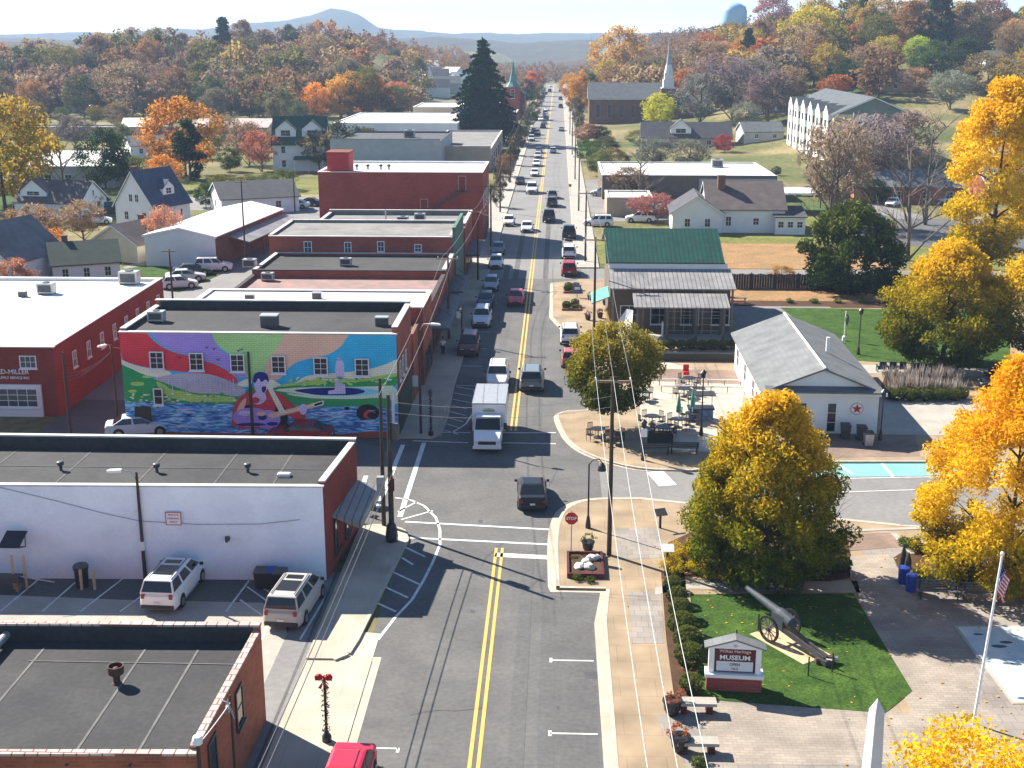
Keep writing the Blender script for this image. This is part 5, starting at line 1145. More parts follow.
# ================================================================ TREES
def leaf_cloud(name, centres, n, size, seed, mt, aspect=1.6, droop=0.0, flat=0.0):
    """n leaf quads spread in gaussian clumps; centres = [(x, y, z, radius)...]"""
    g = np.random.default_rng(seed)
    c = np.array(centres, float); wgt = c[:, 3] ** 2; wgt /= wgt.sum()
    k = g.choice(len(c), n, p=wgt)
    d = g.normal(size=(n, 3)); d /= np.linalg.norm(d, axis=1)[:, None]
    r = g.random(n) ** .45
    p = c[k, :3] + d * (c[k, 3] * r)[:, None] * np.array([1, 1, .8])
    u = g.normal(size=(n, 3)); u[:, 2] -= droop; u /= np.linalg.norm(u, axis=1)[:, None]
    v = g.normal(size=(n, 3)); v[:, 2] *= (1 - flat); v -= u * (u * v).sum(1)[:, None]; v /= np.linalg.norm(v, axis=1)[:, None]
    s = size * (.6 + .8 * g.random(n))[:, None]
    a, b = u * s * aspect * .5, v * s * .5
    vs = np.stack([p - a, p - b * .8 + a * .1, p + a, p + b * .8 + a * .1], 1).reshape(-1, 3)
    me = bpy.data.meshes.new(name)
    me.vertices.add(4 * n); me.vertices.foreach_set('co', vs.ravel())
    me.loops.add(4 * n); me.loops.foreach_set('vertex_index', np.arange(4 * n, dtype=np.int32))
    me.polygons.add(n); me.polygons.foreach_set('loop_start', np.arange(0, 4 * n, 4, dtype=np.int32)); me.polygons.foreach_set('loop_total', np.full(n, 4, dtype=np.int32))
    me.update(calc_edges=True); me.validate(); me.materials.append(mt)
    return me

def clumps(shape, w, h, z0, k, seed, cr):
    """clump centres filling a crown of width w from z0 to z0 + h"""
    r = random.Random(seed); out = []
    tries = 0
    while len(out) < k and tries < 9000:
        tries += 1
        t = r.random(); a = r.random() * 2 * math.pi
        if shape == 'round': rad = math.sqrt(max(0, 1 - (2 * t - 1) ** 2))
        elif shape == 'oval': rad = math.sin(math.pi * min(1, t * .97 + .03) ** .8) ** .6
        elif shape == 'dome': rad = math.sqrt(max(0, 1 - t ** 2.2)) * (.78 + .22 * min(1, t * 4))
        elif shape == 'egg': rad = float(np.interp(t, (0, .12, .3, .5, .7, .85, 1), (.5, .85, 1, .92, .70, .46, .10)))
        elif shape == 'cone': rad = (1 - t) ** .8 * .98 + .02
        elif shape == 'column': rad = min(1, (1 - t) * 3.0) * min(1, t * 5 + .5)
        else: rad = 1
        q = (.45 + .55 * r.random() ** .6)
        nz = 1 + .22 * mnoise.noise(Vector((math.cos(a) * 1.4 + seed, math.sin(a) * 1.4, t * 3)))
        x = math.cos(a) * rad * q * w / 2 * nz; y = math.sin(a) * rad * q * w / 2 * nz
        out.append((x, y, z0 + t * h * (1 + .06 * (nz - 1)), cr * (.65 + .7 * r.random())))
    return out

def trunk_mesh(name, h, r, crown_z, spread, seed, mt, limbs=6, twigs=0, limb_top=.85):
    rr = random.Random(seed); b = MB()
    lean = V3(rr.uniform(-.04, .04) * h, rr.uniform(-.04, .04) * h)
    n = 6; tr = [V3(lean.x * (i / n) ** 1.5, lean.y * (i / n) ** 1.5, -.3 + (h * limb_top + .3) * i / n) for i in range(n + 1)]
    b.path(tr, [r * (1.25 if i == 0 else 1 - .85 * i / n) for i in range(n + 1)], 7)
    for k in range(limbs):
        t = crown_z / h + (.75 - crown_z / h) * (k / max(1, limbs - 1)) * rr.uniform(.8, 1.1)
        base = tr[0].lerp(tr[-1], min(.92, t / limb_top)); a = k * 2.4 + rr.uniform(-.4, .4)
        L = spread * rr.uniform(.6, 1.0) * (1 - .35 * t); up_ = rr.uniform(.5, 1.1)
        pts = [base + V3(math.cos(a) * L * s, math.sin(a) * L * s, L * up_ * s ** .8) + V3(rr.uniform(-.06, .06), rr.uniform(-.06, .06)) * L * s for s in (0, .3, .65, 1)]
        r0 = r * .5 * (1 - .5 * t); b.path(pts, [r0, r0 * .7, r0 * .42, r0 * .12], 5)
        for q in range(twigs):
            s = rr.uniform(.25, .98); i = min(2, int(s * 3)); bp = pts[i].lerp(pts[i + 1], (s * 3) % 1)
            a2 = a + rr.uniform(-1.3, 1.3); l2 = L * rr.uniform(.25, .55)
            q1 = bp + V3(math.cos(a2) * l2 * .5, math.sin(a2) * l2 * .5, l2 * rr.uniform(.3, .7)); q2 = q1 + V3(math.cos(a2 + rr.uniform(-.5, .5)) * l2 * .5, math.sin(a2) * l2 * .5, l2 * rr.uniform(.2, .7))
            b.path([bp, q1, q2], [r0 * .3, r0 * .18, r0 * .05], 3)
            for w_ in range(3):
                a3 = a2 + rr.uniform(-1.2, 1.2); l3 = l2 * .55; s3 = bp.lerp(q2, rr.uniform(.3, 1)); b.path([s3, s3 + V3(math.cos(a3) * l3, math.sin(a3) * l3, l3 * rr.uniform(.2, .9))], [r0 * .12, r0 * .03], 3)
    me = b.mesh(name, mt, True); return me

def plant_tree(name, label, cat, crown_me, trunk_me, loc, s=1.0, rz=0.0, color=None, group=None, sxy=1.0):
    r = thing(name, label, cat, loc, rz, group); r.scale = (s * sxy, s * sxy, s)
    if trunk_me: link('trunk', trunk_me, r)
    if crown_me: link('crown', crown_me, r, color)
    return r

# --- the big trees near the camera, each grown for itself
YL = [(.10, .14, .012), (.22, .22, .015), (.46, .34, .02), (.74, .46, .025), (.85, .50, .05)]
GO = [(.30, .22, .012), (.62, .36, .015), (.84, .48, .02), (.90, .50, .03), (.88, .42, .03)]
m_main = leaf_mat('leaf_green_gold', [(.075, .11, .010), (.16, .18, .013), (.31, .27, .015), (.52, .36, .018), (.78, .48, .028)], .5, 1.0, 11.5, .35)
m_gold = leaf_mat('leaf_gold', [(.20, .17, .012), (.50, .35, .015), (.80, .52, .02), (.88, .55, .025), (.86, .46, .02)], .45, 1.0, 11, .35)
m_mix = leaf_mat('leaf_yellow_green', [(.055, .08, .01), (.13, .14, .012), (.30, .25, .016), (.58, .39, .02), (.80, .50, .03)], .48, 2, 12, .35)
m_elm = leaf_mat('leaf_olive', [(.04, .06, .01), (.08, .10, .014), (.17, .17, .02), (.36, .28, .035)], .45, 1, 8.5, .6)
m_mag = leaf_mat('leaf_magnolia', [(.018, .04, .012), (.03, .06, .015), (.06, .09, .02), (.11, .13, .03)], .12, 0, 9, .5)
m_ced = leaf_mat('leaf_cedar', [(.004, .018, .010), (.007, .027, .015), (.012, .04, .02), (.02, .055, .026)], .05, 0, 28, .3)

g = P(764, 580)
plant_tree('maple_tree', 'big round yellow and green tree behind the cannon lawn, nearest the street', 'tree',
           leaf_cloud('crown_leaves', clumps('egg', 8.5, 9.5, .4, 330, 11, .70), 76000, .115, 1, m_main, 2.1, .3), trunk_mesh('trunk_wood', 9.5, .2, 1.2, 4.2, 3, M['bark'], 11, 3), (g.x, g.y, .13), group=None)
g = P(1000, 588)
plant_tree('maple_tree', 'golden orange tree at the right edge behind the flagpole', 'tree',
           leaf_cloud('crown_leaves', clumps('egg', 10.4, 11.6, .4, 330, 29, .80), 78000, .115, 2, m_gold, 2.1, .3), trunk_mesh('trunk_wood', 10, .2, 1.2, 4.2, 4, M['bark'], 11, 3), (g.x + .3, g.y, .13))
g = P(942, 368)
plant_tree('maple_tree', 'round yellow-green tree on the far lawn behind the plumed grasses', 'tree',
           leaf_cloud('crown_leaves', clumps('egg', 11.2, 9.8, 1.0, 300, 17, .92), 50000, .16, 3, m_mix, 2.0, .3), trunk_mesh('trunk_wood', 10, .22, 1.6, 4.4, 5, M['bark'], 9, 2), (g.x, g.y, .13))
g = P(985, 300)
plant_tree('tulip_tree', 'very tall golden orange tree rising at the right edge', 'tree',
           leaf_cloud('crown_leaves', clumps('oval', 10.5, 18.5, 5.0, 150, 23, 1.35), 36000, .24, 4, leaf_mat('leaf_tall_gold', [(.24, .19, .012), (.50, .36, .015), (.80, .54, .03), (.86, .58, .035), (.82, .48, .025)], .45, 4, 24, .25), 1.5, .2), trunk_mesh('trunk_wood', 22, .42, 4.5, 5, 6, M['bark'], 12, 2), (g.x, g.y, 0))
g = P(1030, 372)
plant_tree('maple_tree', 'green-yellow tree cut off by the right edge above the parked cars', 'tree',
           leaf_cloud('crown_leaves', clumps('round', 7.5, 8.0, 2.0, 90, 31, 1.1), 14000, .2, 5, m_mix, 1.5, .3), trunk_mesh('trunk_wood', 9, .2, 2, 3.5, 7, M['bark'], 7, 2), (g.x, g.y, .13))
g = P(612, 432)
plant_tree('crape_myrtle_tree', 'street-corner tree with olive and yellow leaves over the bistro tables', 'tree',
           leaf_cloud('crown_leaves', clumps('round', 6.5, 5.9, 1.9, 120, 37, .85), 34000, .13, 6, m_elm, 1.9, .2), trunk_mesh('trunk_wood', 7.5, .14, 1.8, 3, 8, M['bark_grey'], 9, 2), (g.x, g.y, .13))
# tree at the bottom right, only its top in the picture
g = P(958, 935)
plant_tree('maple_tree', 'thin yellow-leaved treetop rising into the bottom right corner', 'tree',
           leaf_cloud('crown_leaves', clumps('round', 5.6, 4.6, 2.2, 90, 41, .75), 9000, .125, 7, m_gold, 1.5, .3), trunk_mesh('trunk_wood', 6.4, .14, 1.8, 3, 9, M['bark'], 9, 3), (g.x, g.y, .13))
# magnolia
g = P(853, 297)
plant_tree('magnolia_tree', 'broad dark evergreen tree behind the fence of the far lawn', 'tree',
           leaf_cloud('crown_leaves', clumps('oval', 11.0, 9.8, .2, 120, 43, 1.15), 20000, .27, 8, m_mag, 1.7, .2), trunk_mesh('trunk_wood', 9, .25, 1.0, 4, 10, M['bark'], 8), (g.x, g.y + 3, 0))
# the tall cedar by the street: whorls of drooping boughs
def cedar_mesh(name, h, w, seed, mt, n_leaf=40000):
    rr = random.Random(seed); cs = []
    z = 1.5
    while z < h - .5:
        t = z / h; R_ = (w / 2) * (1 - t) ** .62 * (1 if t > .12 else .8 + t * 1.6)
        k = max(3, int(9 * (1 - t) + 3))
        for i in range(k):
            a = 2 * math.pi * i / k + rr.random() * 1.2; L = R_ * rr.uniform(.7, 1.1)
            m_ = max(2, int(L / .7))
            for j in range(m_):
                s = (j + .5) / m_; cs.append((math.cos(a) * L * s, math.sin(a) * L * s, z + .5 * L * .25 * math.sin(s * 3) - s * L * .16, .30 + .38 * (1 - s) + .1))
        z += rr.uniform(.75, 1.15)
    cs.append((0, 0, h - .2, .3))
    return leaf_cloud(name, cs, n_leaf, .42, seed, mt, 2.2, .6, .3)
cd = trunk_mesh('trunk_wood', 28, .55, 4, 2, 11, M['bark'], 4, 0, .95)
plant_tree('cedar_tree', 'very tall dark conifer beside the street, taller than every other tree', 'tree', cedar_mesh('crown_leaves', 28.6, 20, 5, m_ced, 46000), cd, (-17.6, 357, 0), sxy=1.18)

# --- templates one metre tall, scaled and tinted per tree
def tmpl(shape, w, z0, k, cr, n, size, seed, asp=1.5): return leaf_cloud('crown_leaves', clumps(shape, w, 1 - z0 - cr, z0 + cr * .4, k, seed, cr), n, size, seed, M['leaf'], asp, .2)
T_round = [tmpl('round', .82 + .1 * i, .12, 90, .11, 7500, .024, 60 + i) for i in range(3)]
T_oval = [tmpl('oval', .58 + .08 * i, .10, 90, .10, 6500, .024, 70 + i) for i in range(3)]
T_cone = [tmpl('cone', .46 + .1 * i, .05, 80, .07, 3600, .034, 80 + i) for i in range(2)]
T_col = [tmpl('column', .30, .02, 40, .075, 2200, .032, 90)]
T_thin = [leaf_cloud('crown_leaves', clumps('round', .74, .62, .26, 60, 100 + i, .11), 2600, .017, 100 + i, M['leaf'], 5.0, .0) for i in range(2)]
T_far = [tmpl('round', .95, .05, 26, .16, 800, .062, 110 + i) for i in range(4)] + [tmpl('oval', .75, .05, 26, .14, 800, .058, 115 + i) for i in range(2)]
K_tr = [trunk_mesh('trunk_wood', 1.0, .022, .18, .32, 50 + i, M['bark'], 5) for i in range(3)]
K_bare = [trunk_mesh('trunk_wood', 1.0, .024, .22, .46, 55 + i, M['bark_grey'], 13, 7) for i in range(3)]

RUST, ORANGE, GOLD, BROWN, OLIVE, GREEN, DKGREEN, CRIM, TAN, LIME = (.34, .12, .035), (.58, .235, .035), (.62, .36, .045), (.20, .115, .06), (.14, .125, .03), (.055, .10, .022), (.016, .04, .016), (.24, .05, .03), (.30, .21, .11), (.34, .36, .04)
cnt = [0]
def tree(kind, label, px, py, h_px=None, color=GREEN, group=None, h=None, bare=False, y=None, xy=1.0, cname=None, name=None):
    """a tree whose base stands at this pixel of the ground; its height from pixels at that distance"""
    g = PT(px, py)
    if h is None: h = h_px * math.hypot(g.y, CAMH) / F
    cnt[0] += 1; i = cnt[0]
    cm = {'round': T_round, 'oval': T_oval, 'cone': T_cone, 'col': T_col, 'thin': T_thin, 'far': T_far, 'bare': None}[kind]
    me = cm[i % len(cm)] if cm else None
    tk = K_bare[i % 3] if kind in ('bare', 'thin') else K_tr[i % 3]
    nm = name or {'round': 'broadleaf_tree', 'oval': 'broadleaf_tree', 'cone': 'conifer_tree', 'col': 'cypress_tree', 'thin': 'bare_tree', 'bare': 'bare_tree', 'far': 'broadleaf_tree'}[kind]
    j = lambda c: max(0, c * rnd.uniform(.85, 1.15))
    return plant_tree(nm, label, 'tree', me, tk, (g.x, g.y, g.z - .15), h, rnd.uniform(0, 6.28), tuple(j(c) for c in color), group, xy)

# left gardens
tree('round', 'golden and green tree filling the left edge beyond the gardens', 6, 212, 118, (.36, .23, .03), xy=1.0)
tree('round', 'golden bush tree low on the left edge under the taller one', 20, 205, 60, (.30, .25, .03))
tree('round', 'dark green tree in front of the long white-roofed house at the left', 106, 190, 62, (.035, .06, .02))
tree('bare', 'leafless tree in front of the long white-roofed house', 64, 190, 74, BROWN)
tree('thin', 'bare brownish tree before the grey-roofed house at the left', 38, 262, 62, (.30, .16, .09), xy=1.3)
tree('thin', 'small russet tree with few leaves in front of the white garage roof', 48, 272, 48, (.50, .20, .05), xy=1.2)
tree('round', 'low orange bush before the left house at the white garage roof', 22, 288, 26, (.55, .26, .05), xy=1.4)
tree('round', 'large orange and rust tree in the left middle distance', 186, 176, 78, (.38, .20, .035), xy=1.05)
tree('round', 'smaller orange tree in front of the large orange one', 165, 190, 36, (.52, .22, .05), xy=1.2)
tree('col', 'dark column-shaped cypress standing before the orange tree', 191, 182, 62, (.014, .035, .014), xy=1.35)
tree('thin', 'pinkish thin-leaved tree beside the blue-roofed white house', 166, 258, 56, (.48, .20, .12), xy=.9)
tree('round', 'green shrub tree by the bright lawn at the left', 230, 172, 24, GREEN, xy=1.2)
tree('round', 'dark shrub tree by the bright lawn behind the shed', 206, 208, 24, (.03, .055, .02))
tree('thin', 'bare tree left of the green-roofed white house', 262, 172, 44, (.34, .16, .09), xy=1.2)
tree('round', 'dark green tree right of the green-roofed white house', 338, 166, 44, (.07, .085, .035), xy=1.15)
tree('oval', 'dark tree beside the grey warehouse', 356, 160, 34, (.06, .07, .035))
tree('round', 'olive shrub on the lawn in front of the green-roofed white house', 268, 194, 20, (.12, .14, .04), xy=1.6)
tree('thin', 'leafless bush left of the pale shed gable', 14, 300, 46, (.34, .20, .12), xy=1.3)
for k, (x, y, hh) in enumerate(((60, 112, 13), (82, 113, 14), (99, 113, 15), (113, 112, 14))): tree('col', 'trimmed dark green evergreen in the row before the brown blocks', x, y, hh + 3, (.02, .045, .022), group='clipped evergreens at the wood edge', xy=2.0)
for k, (x, y, hh, c) in enumerate(((298, 118, 32, GOLD), (318, 120, 36, ORANGE), (340, 119, 40, GOLD), (352, 117, 44, ORANGE), (372, 118, 42, ORANGE), (398, 116, 34, (.44, .17, .09)), (412, 114, 28, TAN))): tree('round', 'orange and gold tree in the glowing row before the left wooded hill', x, y, hh, c, group='orange trees before the wooded hill')
for k, (x, y, hh) in enumerate(((280, 128, 40), (268, 120, 30), (252, 118, 28), (232, 118, 30), (216, 120, 32), (36, 128, 28), (12, 132, 34), (64, 128, 22), (118, 128, 26), (96, 126, 22), (150, 118, 30), (300, 130, 28), (322, 140, 20))): tree('thin' if k % 2 else 'round', 'brown or olive tree among the roofs below the left wooded hill', x, y, hh, [(.18, .13, .07), OLIVE, TAN, (.08, .09, .04)][k % 4], group='trees among the roofs below the wooded hill')
# left wooded hill
G1 = 'autumn trees on the left wooded hill'
for row in range(9):
    for k in range(20):
        x = -30 + k * 23.5 + rnd.uniform(-10, 10); yy = 478 + row * 26 + rnd.uniform(-9, 9)
        X = (x - VX) / F * yy * 1.01 + CAMX
        if X > -50 - (yy - 478) * .08 or X < -345 - row * 8: continue
        c = rnd.choice([BROWN, BROWN, (.17, .10, .06), (.19, .125, .075), (.22, .15, .10), TAN, (.25, .18, .10), OLIVE, OLIVE, (.17, .14, .07), (.13, .115, .06), (.30, .15, .06), (.32, .22, .07), (.07, .085, .035), (.19, .11, .085)])
        ht = rnd.uniform(11, 21); kd = rnd.choice(['far', 'far', 'far', 'thin', 'oval'] if row else ['round', 'thin', 'far'])
        lab = {'thin': 'half-bare brown tree on the wooded hill at upper left', 'far': 'round rusty brown tree on the wooded hill at upper left', 'oval': 'upright russet or olive tree on the wooded hill at upper left', 'round': 'round tree along the lower edge of the wooded hill at upper left'}[kd]
        cnt[0] += 1; cm = {'far': T_far, 'thin': T_thin, 'oval': T_oval, 'round': T_round}[kd]
        plant_tree('broadleaf_tree' if kd != 'thin' else 'bare_tree', lab, 'tree', cm[cnt[0] % len(cm)], (K_bare if kd == 'thin' else K_tr)[cnt[0] % 3], (X, yy, terrain(X, yy) - .3), ht, rnd.uniform(0, 6.28), c, G1, 1.05)
tree('cone', 'tall dark conifer breaking the skyline of the left wooded hill', 224, 66, 48, DKGREEN, xy=1.1)
tree('cone', 'pale conifer in the middle of the left wooded hill', 160, 72, 34, (.05, .065, .03), xy=1.1)
# right hill
G2 = 'autumn trees on the right hillside'
spots = []
for row in range(10):
    for k in range(19):
        x = 586 + k * 25 + rnd.uniform(-12, 12); yy = 400 + row * 25 + rnd.uniform(-10, 10)
        X = (x - VX) / F * yy * 1.01 + CAMX
        if yy < 440 and X < 70: continue
        if yy < 470 and 100 < X < 150 and rnd.random() < .55: continue
        if X < 16: continue
        if 10 < X < 62 and yy < 475: continue
        if 108 < X < 150 and yy < 476: continue
        c = rnd.choice([RUST, BROWN, BROWN, (.44, .22, .05), (.36, .25, .06), TAN, TAN, (.22, .16, .09), (.20, .075, .045), (.24, .14, .07), (.18, .13, .075), OLIVE, OLIVE, GREEN, GREEN, (.34, .25, .05), (.28, .15, .06), DKGREEN, (.20, .16, .12)])
        ht = rnd.uniform(10, 20); kd = rnd.choice(['round', 'far', 'far', 'oval', 'thin']) if c is not DKGREEN else 'cone'
        lab = {'thin': 'half-bare tree on the wooded hillside at upper right', 'far': 'rounded autumn tree on the wooded hillside at upper right', 'oval': 'upright autumn tree on the wooded hillside at upper right', 'round': 'broad autumn tree on the wooded hillside at upper right', 'cone': 'dark conifer on the wooded hillside at upper right'}[kd]
        cnt[0] += 1; cm = {'far': T_far, 'thin': T_thin, 'oval': T_oval, 'round': T_round, 'cone': T_cone}[kd]
        plant_tree({'thin': 'bare_tree', 'cone': 'conifer_tree'}.get(kd, 'broadleaf_tree'), lab, 'tree', cm[cnt[0] % len(cm)], (K_bare if kd == 'thin' else K_tr)[cnt[0] % 3], (X, yy, terrain(X, yy) - .3), ht, rnd.uniform(0, 6.28), c, G2, 1.05)
for kd, lb, x, y, hh, c, xy in (
    ('round', 'big golden round tree behind the steepled church', 618, 92, 62, (.42, .28, .035), 1.1), ('oval', 'golden tree at the roadside left of the steepled church', 580, 112, 40, (.44, .26, .04), 1.0), ('round', 'small orange tree at the roadside beyond the church', 572, 100, 26, (.42, .22, .045), 1.0),
    ('round', 'bright yellow-green tree in front of the steepled church', 660, 128, 33, (.46, .42, .03), 1.25), ('round', 'big crimson-brown tree on the skyline at upper right', 772, 40, 42, (.27, .07, .045), 1.0),
    ('round', 'big golden-olive tree on the right hillside skyline', 806, 66, 56, (.46, .30, .05), 1.1), ('cone', 'slim dark conifer on the right skyline', 861, 42, 46, DKGREEN, .8), ('round', 'orange-red tree low on the right hillside', 745, 72, 34, (.50, .20, .05), 1.0), ('round', 'orange tree beside the red one low on the right hillside', 722, 74, 30, (.58, .28, .05), 1.0),
    ('round', 'dark round evergreen beside the apartments', 846, 96, 34, (.025, .05, .025), 1.0), ('col', 'dark upright evergreen left of the round one by the apartments', 828, 96, 26, DKGREEN, 1.5), ('col', 'pair-wise dark conifer on the right hill, left one', 894, 52, 28, DKGREEN, 1.5), ('col', 'pair-wise dark conifer on the right hill, right one', 904, 52, 30, DKGREEN, 1.5),
    ('round', 'lime-yellow tree on the upper right hill', 917, 76, 36, (.34, .35, .05), .9), ('cone', 'tall loose pine at the top right', 936, 56, 66, (.035, .06, .03), 1.2), ('round', 'wide brown tree at the top right', 972, 58, 54, (.24, .15, .09), 1.0), ('round', 'orange tree at the top right edge', 1012, 62, 40, (.46, .26, .07), 1.0), ('oval', 'dark green tree right of the hill house', 960, 88, 46, (.04, .06, .025), 1.3),
    ('thin', 'large grey leafless tree above the dormer house', 732, 120, 62, (.17, .14, .12), 1.25), ('thin', 'second large grey leafless tree left of the apartments', 768, 124, 54, (.17, .14, .12), 1.3), ('bare', 'dark bare tree with spreading limbs before the white strip roof', 638, 208, 62, BROWN, 1.3), ('thin', 'brown thin-leaved tree in front of the strip building', 628, 200, 34, (.22, .15, .08), 1.6),
    ('thin', 'wide reddish bare bush behind the green metal roof', 652, 222, 30, (.36, .14, .11), 2.2), ('round', 'crimson ball-shaped bush beside the little bungalow', 724, 153, 18, (.30, .03, .03), 1.2), ('round', 'russet shrubs at the roadside in front of the church', 588, 142, 18, (.28, .11, .08), 1.9), ('round', 'dark green bush at the roadside below the church', 600, 142, 16, DKGREEN, 1.4), ('round', 'green roadside tree past the strip building', 588, 162, 22, (.07, .12, .03), 1.2), ('round', 'olive tree by the strip building near the street', 600, 176, 26, (.16, .15, .05), 1.2),
    ('thin', 'tall bare tree right of the white clapboard house', 836, 228, 112, (.26, .21, .17), .85), ('bare', 'slim leafless tree beside the tall bare one on the right', 828, 232, 96, BROWN, .9), ('bare', 'grey leafless tree in front of the red brick house', 908, 262, 130, BROWN, 1.05), ('bare', 'leafless tree with many twigs left of the golden tall tree', 925, 226, 112, BROWN, 1.0), ('thin', 'bare tree in front of the apartment gable', 862, 196, 84, (.25, .2, .17), 1.2), ('thin', 'bare tree at the right of the apartment gable', 900, 186, 78, (.24, .19, .16), 1.2),
    ('round', 'dark evergreen shrub in front of the brick house', 874, 204, 26, (.03, .05, .02), 1.2), ('round', 'brown shrub on the bare lot behind the fence', 782, 284, 18, (.34, .22, .07), 1.6), ('round', 'russet tree beyond the lot cars at the right edge', 1000, 250, 40, (.40, .20, .05), 1.2),
    ('round', 'small yellow street tree beside the white shade sail', 613, 326, 22, (.56, .38, .03), .9), ('oval', 'rust-red tree by the green-spired church', 532, 96, 24, (.44, .15, .06), 1.0), ('round', 'dark roadside tree left of the far street', 526, 106, 26, (.05, .06, .03), 1.0), ('round', 'brown roadside tree at the far end of the street, left', 537, 92, 20, (.2, .12, .06), 1.0)):
    tree(kd, lb, x, y, hh, c, xy=xy)
# trees and bushes between the houses at left, and round the right-hand gardens
for kd, x, y, hh, c, xy in (('round', 140, 186, 30, OLIVE, 1.2), ('round', 118, 178, 30, (.16, .12, .05), 1.1), ('thin', 250, 166, 46, (.22, .16, .10), 1.2), ('round', 222, 196, 22, OLIVE, 1.4), ('round', 248, 192, 18, (.15, .16, .04), 1.8), ('round', 284, 190, 22, (.10, .12, .03), 1.4), ('thin', 320, 172, 44, (.20, .15, .10), 1.2), ('round', 345, 172, 34, (.09, .08, .04), 1.1), ('round', 368, 150, 22, (.08, .09, .04), 1.2), ('thin', 84, 240, 44, (.28, .19, .12), 1.3), ('round', 8, 262, 40, (.05, .07, .03), 1.2), ('thin', 70, 276, 36, (.40, .20, .09), 1.3), ('round', 150, 246, 26, (.22, .16, .06), 1.0), ('round', 88, 214, 24, (.10, .10, .04), 1.4), ('round', 210, 160, 26, (.12, .11, .05), 1.3), ('thin', 226, 150, 36, (.24, .16, .10), 1.3), ('round', 246, 146, 20, (.3, .15, .06), 1.4), ('thin', 300, 118, 40, (.19, .14, .10), 1.2), ('round', 20, 160, 40, (.14, .13, .05), 1.2), ('round', 120, 150, 26, (.12, .13, .05), 1.4), ('thin', 76, 150, 36, (.18, .14, .10), 1.3), ('round', 172, 146, 30, (.14, .10, .05), 1.3), ('round', 262, 152, 20, (.10, .11, .04), 1.4), ('round', 60, 268, 22, (.45, .20, .05), 1.5)):
    tree(kd, {'round': 'bushy tree or shrub among the gardens at the left', 'thin': 'twiggy bare tree among the gardens at the left'}[kd], x, y, hh, c, 'garden trees at the left', xy=xy)
for kd, x, y, hh, c, xy in (('thin', 700, 128, 54, (.19, .16, .14), 1.3), ('thin', 716, 110, 56, (.20, .16, .13), 1.3), ('thin', 752, 112, 54, (.18, .15, .13), 1.3), ('round', 690, 104, 34, RUST, 1.2), ('round', 776, 104, 30, (.12, .12, .05), 1.3), ('round', 790, 92, 34, (.10, .11, .05), 1.3), ('round', 870, 92, 36, (.14, .12, .06), 1.3), ('thin', 870, 84, 40, (.30, .20, .12), 1.3), ('round', 884, 74, 34, (.40, .26, .06), 1.2), ('round', 915, 96, 26, (.34, .19, .10), 1.2), ('round', 930, 84, 40, (.07, .09, .03), 1.3), ('thin', 950, 110, 40, (.24, .2, .15), 1.4), ('round', 985, 96, 40, (.22, .17, .07), 1.3), ('round', 1015, 100, 44, (.26, .19, .06), 1.3), ('round', 1005, 130, 40, (.16, .14, .06), 1.3), ('thin', 745, 132, 30, (.2, .16, .13), 1.4), ('round', 676, 144, 16, (.25, .09, .06), 1.5), ('round', 606, 156, 20, (.09, .1, .04), 1.4), ('round', 640, 146, 16, (.16, .15, .05), 1.6), ('thin', 652, 170, 34, (.17, .15, .12), 1.5), ('thin', 690, 172, 34, (.18, .16, .13), 1.6), ('round', 615, 168, 20, (.2, .16, .06), 1.5), ('round', 776, 176, 10, (.08, .1, .04), 1.2), ('thin', 886, 196, 66, (.25, .21, .17), 1.2), ('thin', 846, 196, 60, (.25, .21, .17), 1.0)):
    tree(kd, {'round': 'bushy tree among the houses below the right hill', 'thin': 'twiggy bare tree among the houses below the right hill'}[kd], x, y, hh, c, 'garden trees at the right', xy=xy)
for k, (x, y, hh) in enumerate(((497, 208, 26), (503, 190, 24), (506, 178, 24), (512, 166, 22), (516, 156, 22), (521, 146, 20), (525, 138, 20), (530, 128, 20), (534, 120, 18), (538, 110, 18), (541, 102, 16), (582, 150, 16), (579, 132, 20), (576, 120, 22), (572, 110, 22))): tree('round' if k % 3 else 'thin', 'small dark roadside tree along the far street', x, y, hh, [(.06, .065, .03), (.09, .07, .04), (.2, .11, .05)][k % 3], 'roadside trees of the far street', xy=.8)
# distant wood seen as one mass, over the valley beyond the street and on the far hills
def far_wood(name, label, n, fx, fy, size, seed, cols, base=(.15, .095, .05)):
    g = np.random.default_rng(seed); cs = []
    for i in range(n):
        x, y = g.uniform(*fx), g.uniform(*fy)
        if abs(x - 1) < 16 and y < 900: continue
        if -60 < x < -12 and y < 760: continue
        z = terrain(x, y); h = g.uniform(9, 17)
        for k in range(4): cs.append((x + g.uniform(-4, 4), y + g.uniform(-4, 4), z + h * (.35 + .16 * k), g.uniform(2.4, 4.2) * (1.15 - .12 * k)))
    me = leaf_cloud(name, cs, n * 90, size, seed, leaf_mat(name + '_leaf', cols, .3, -20, 40, .012), 1.4)
    o = link(name, me); tag(o, label, 'wood', None, 'stuff'); return o
FW = [(.05, .05, .02), (.16, .09, .045), (.26, .14, .06), (.36, .20, .06), (.22, .11, .05)]
far_wood('valley_wood', 'hazy far wood of brown and olive trees in the valley beyond the end of the street', 520, (-260, 190), (850, 1500), 1.5, 3, FW)
far_wood('hilltop_wood', 'far brown wood along the crest of the left wooded hill', 420, (-560, -70), (700, 1100), 1.3, 4, FW)
far_wood('right_hill_wood', 'far autumn wood over the crest of the right hillside', 380, (30, 480), (690, 1000), 1.3, 5, FW)
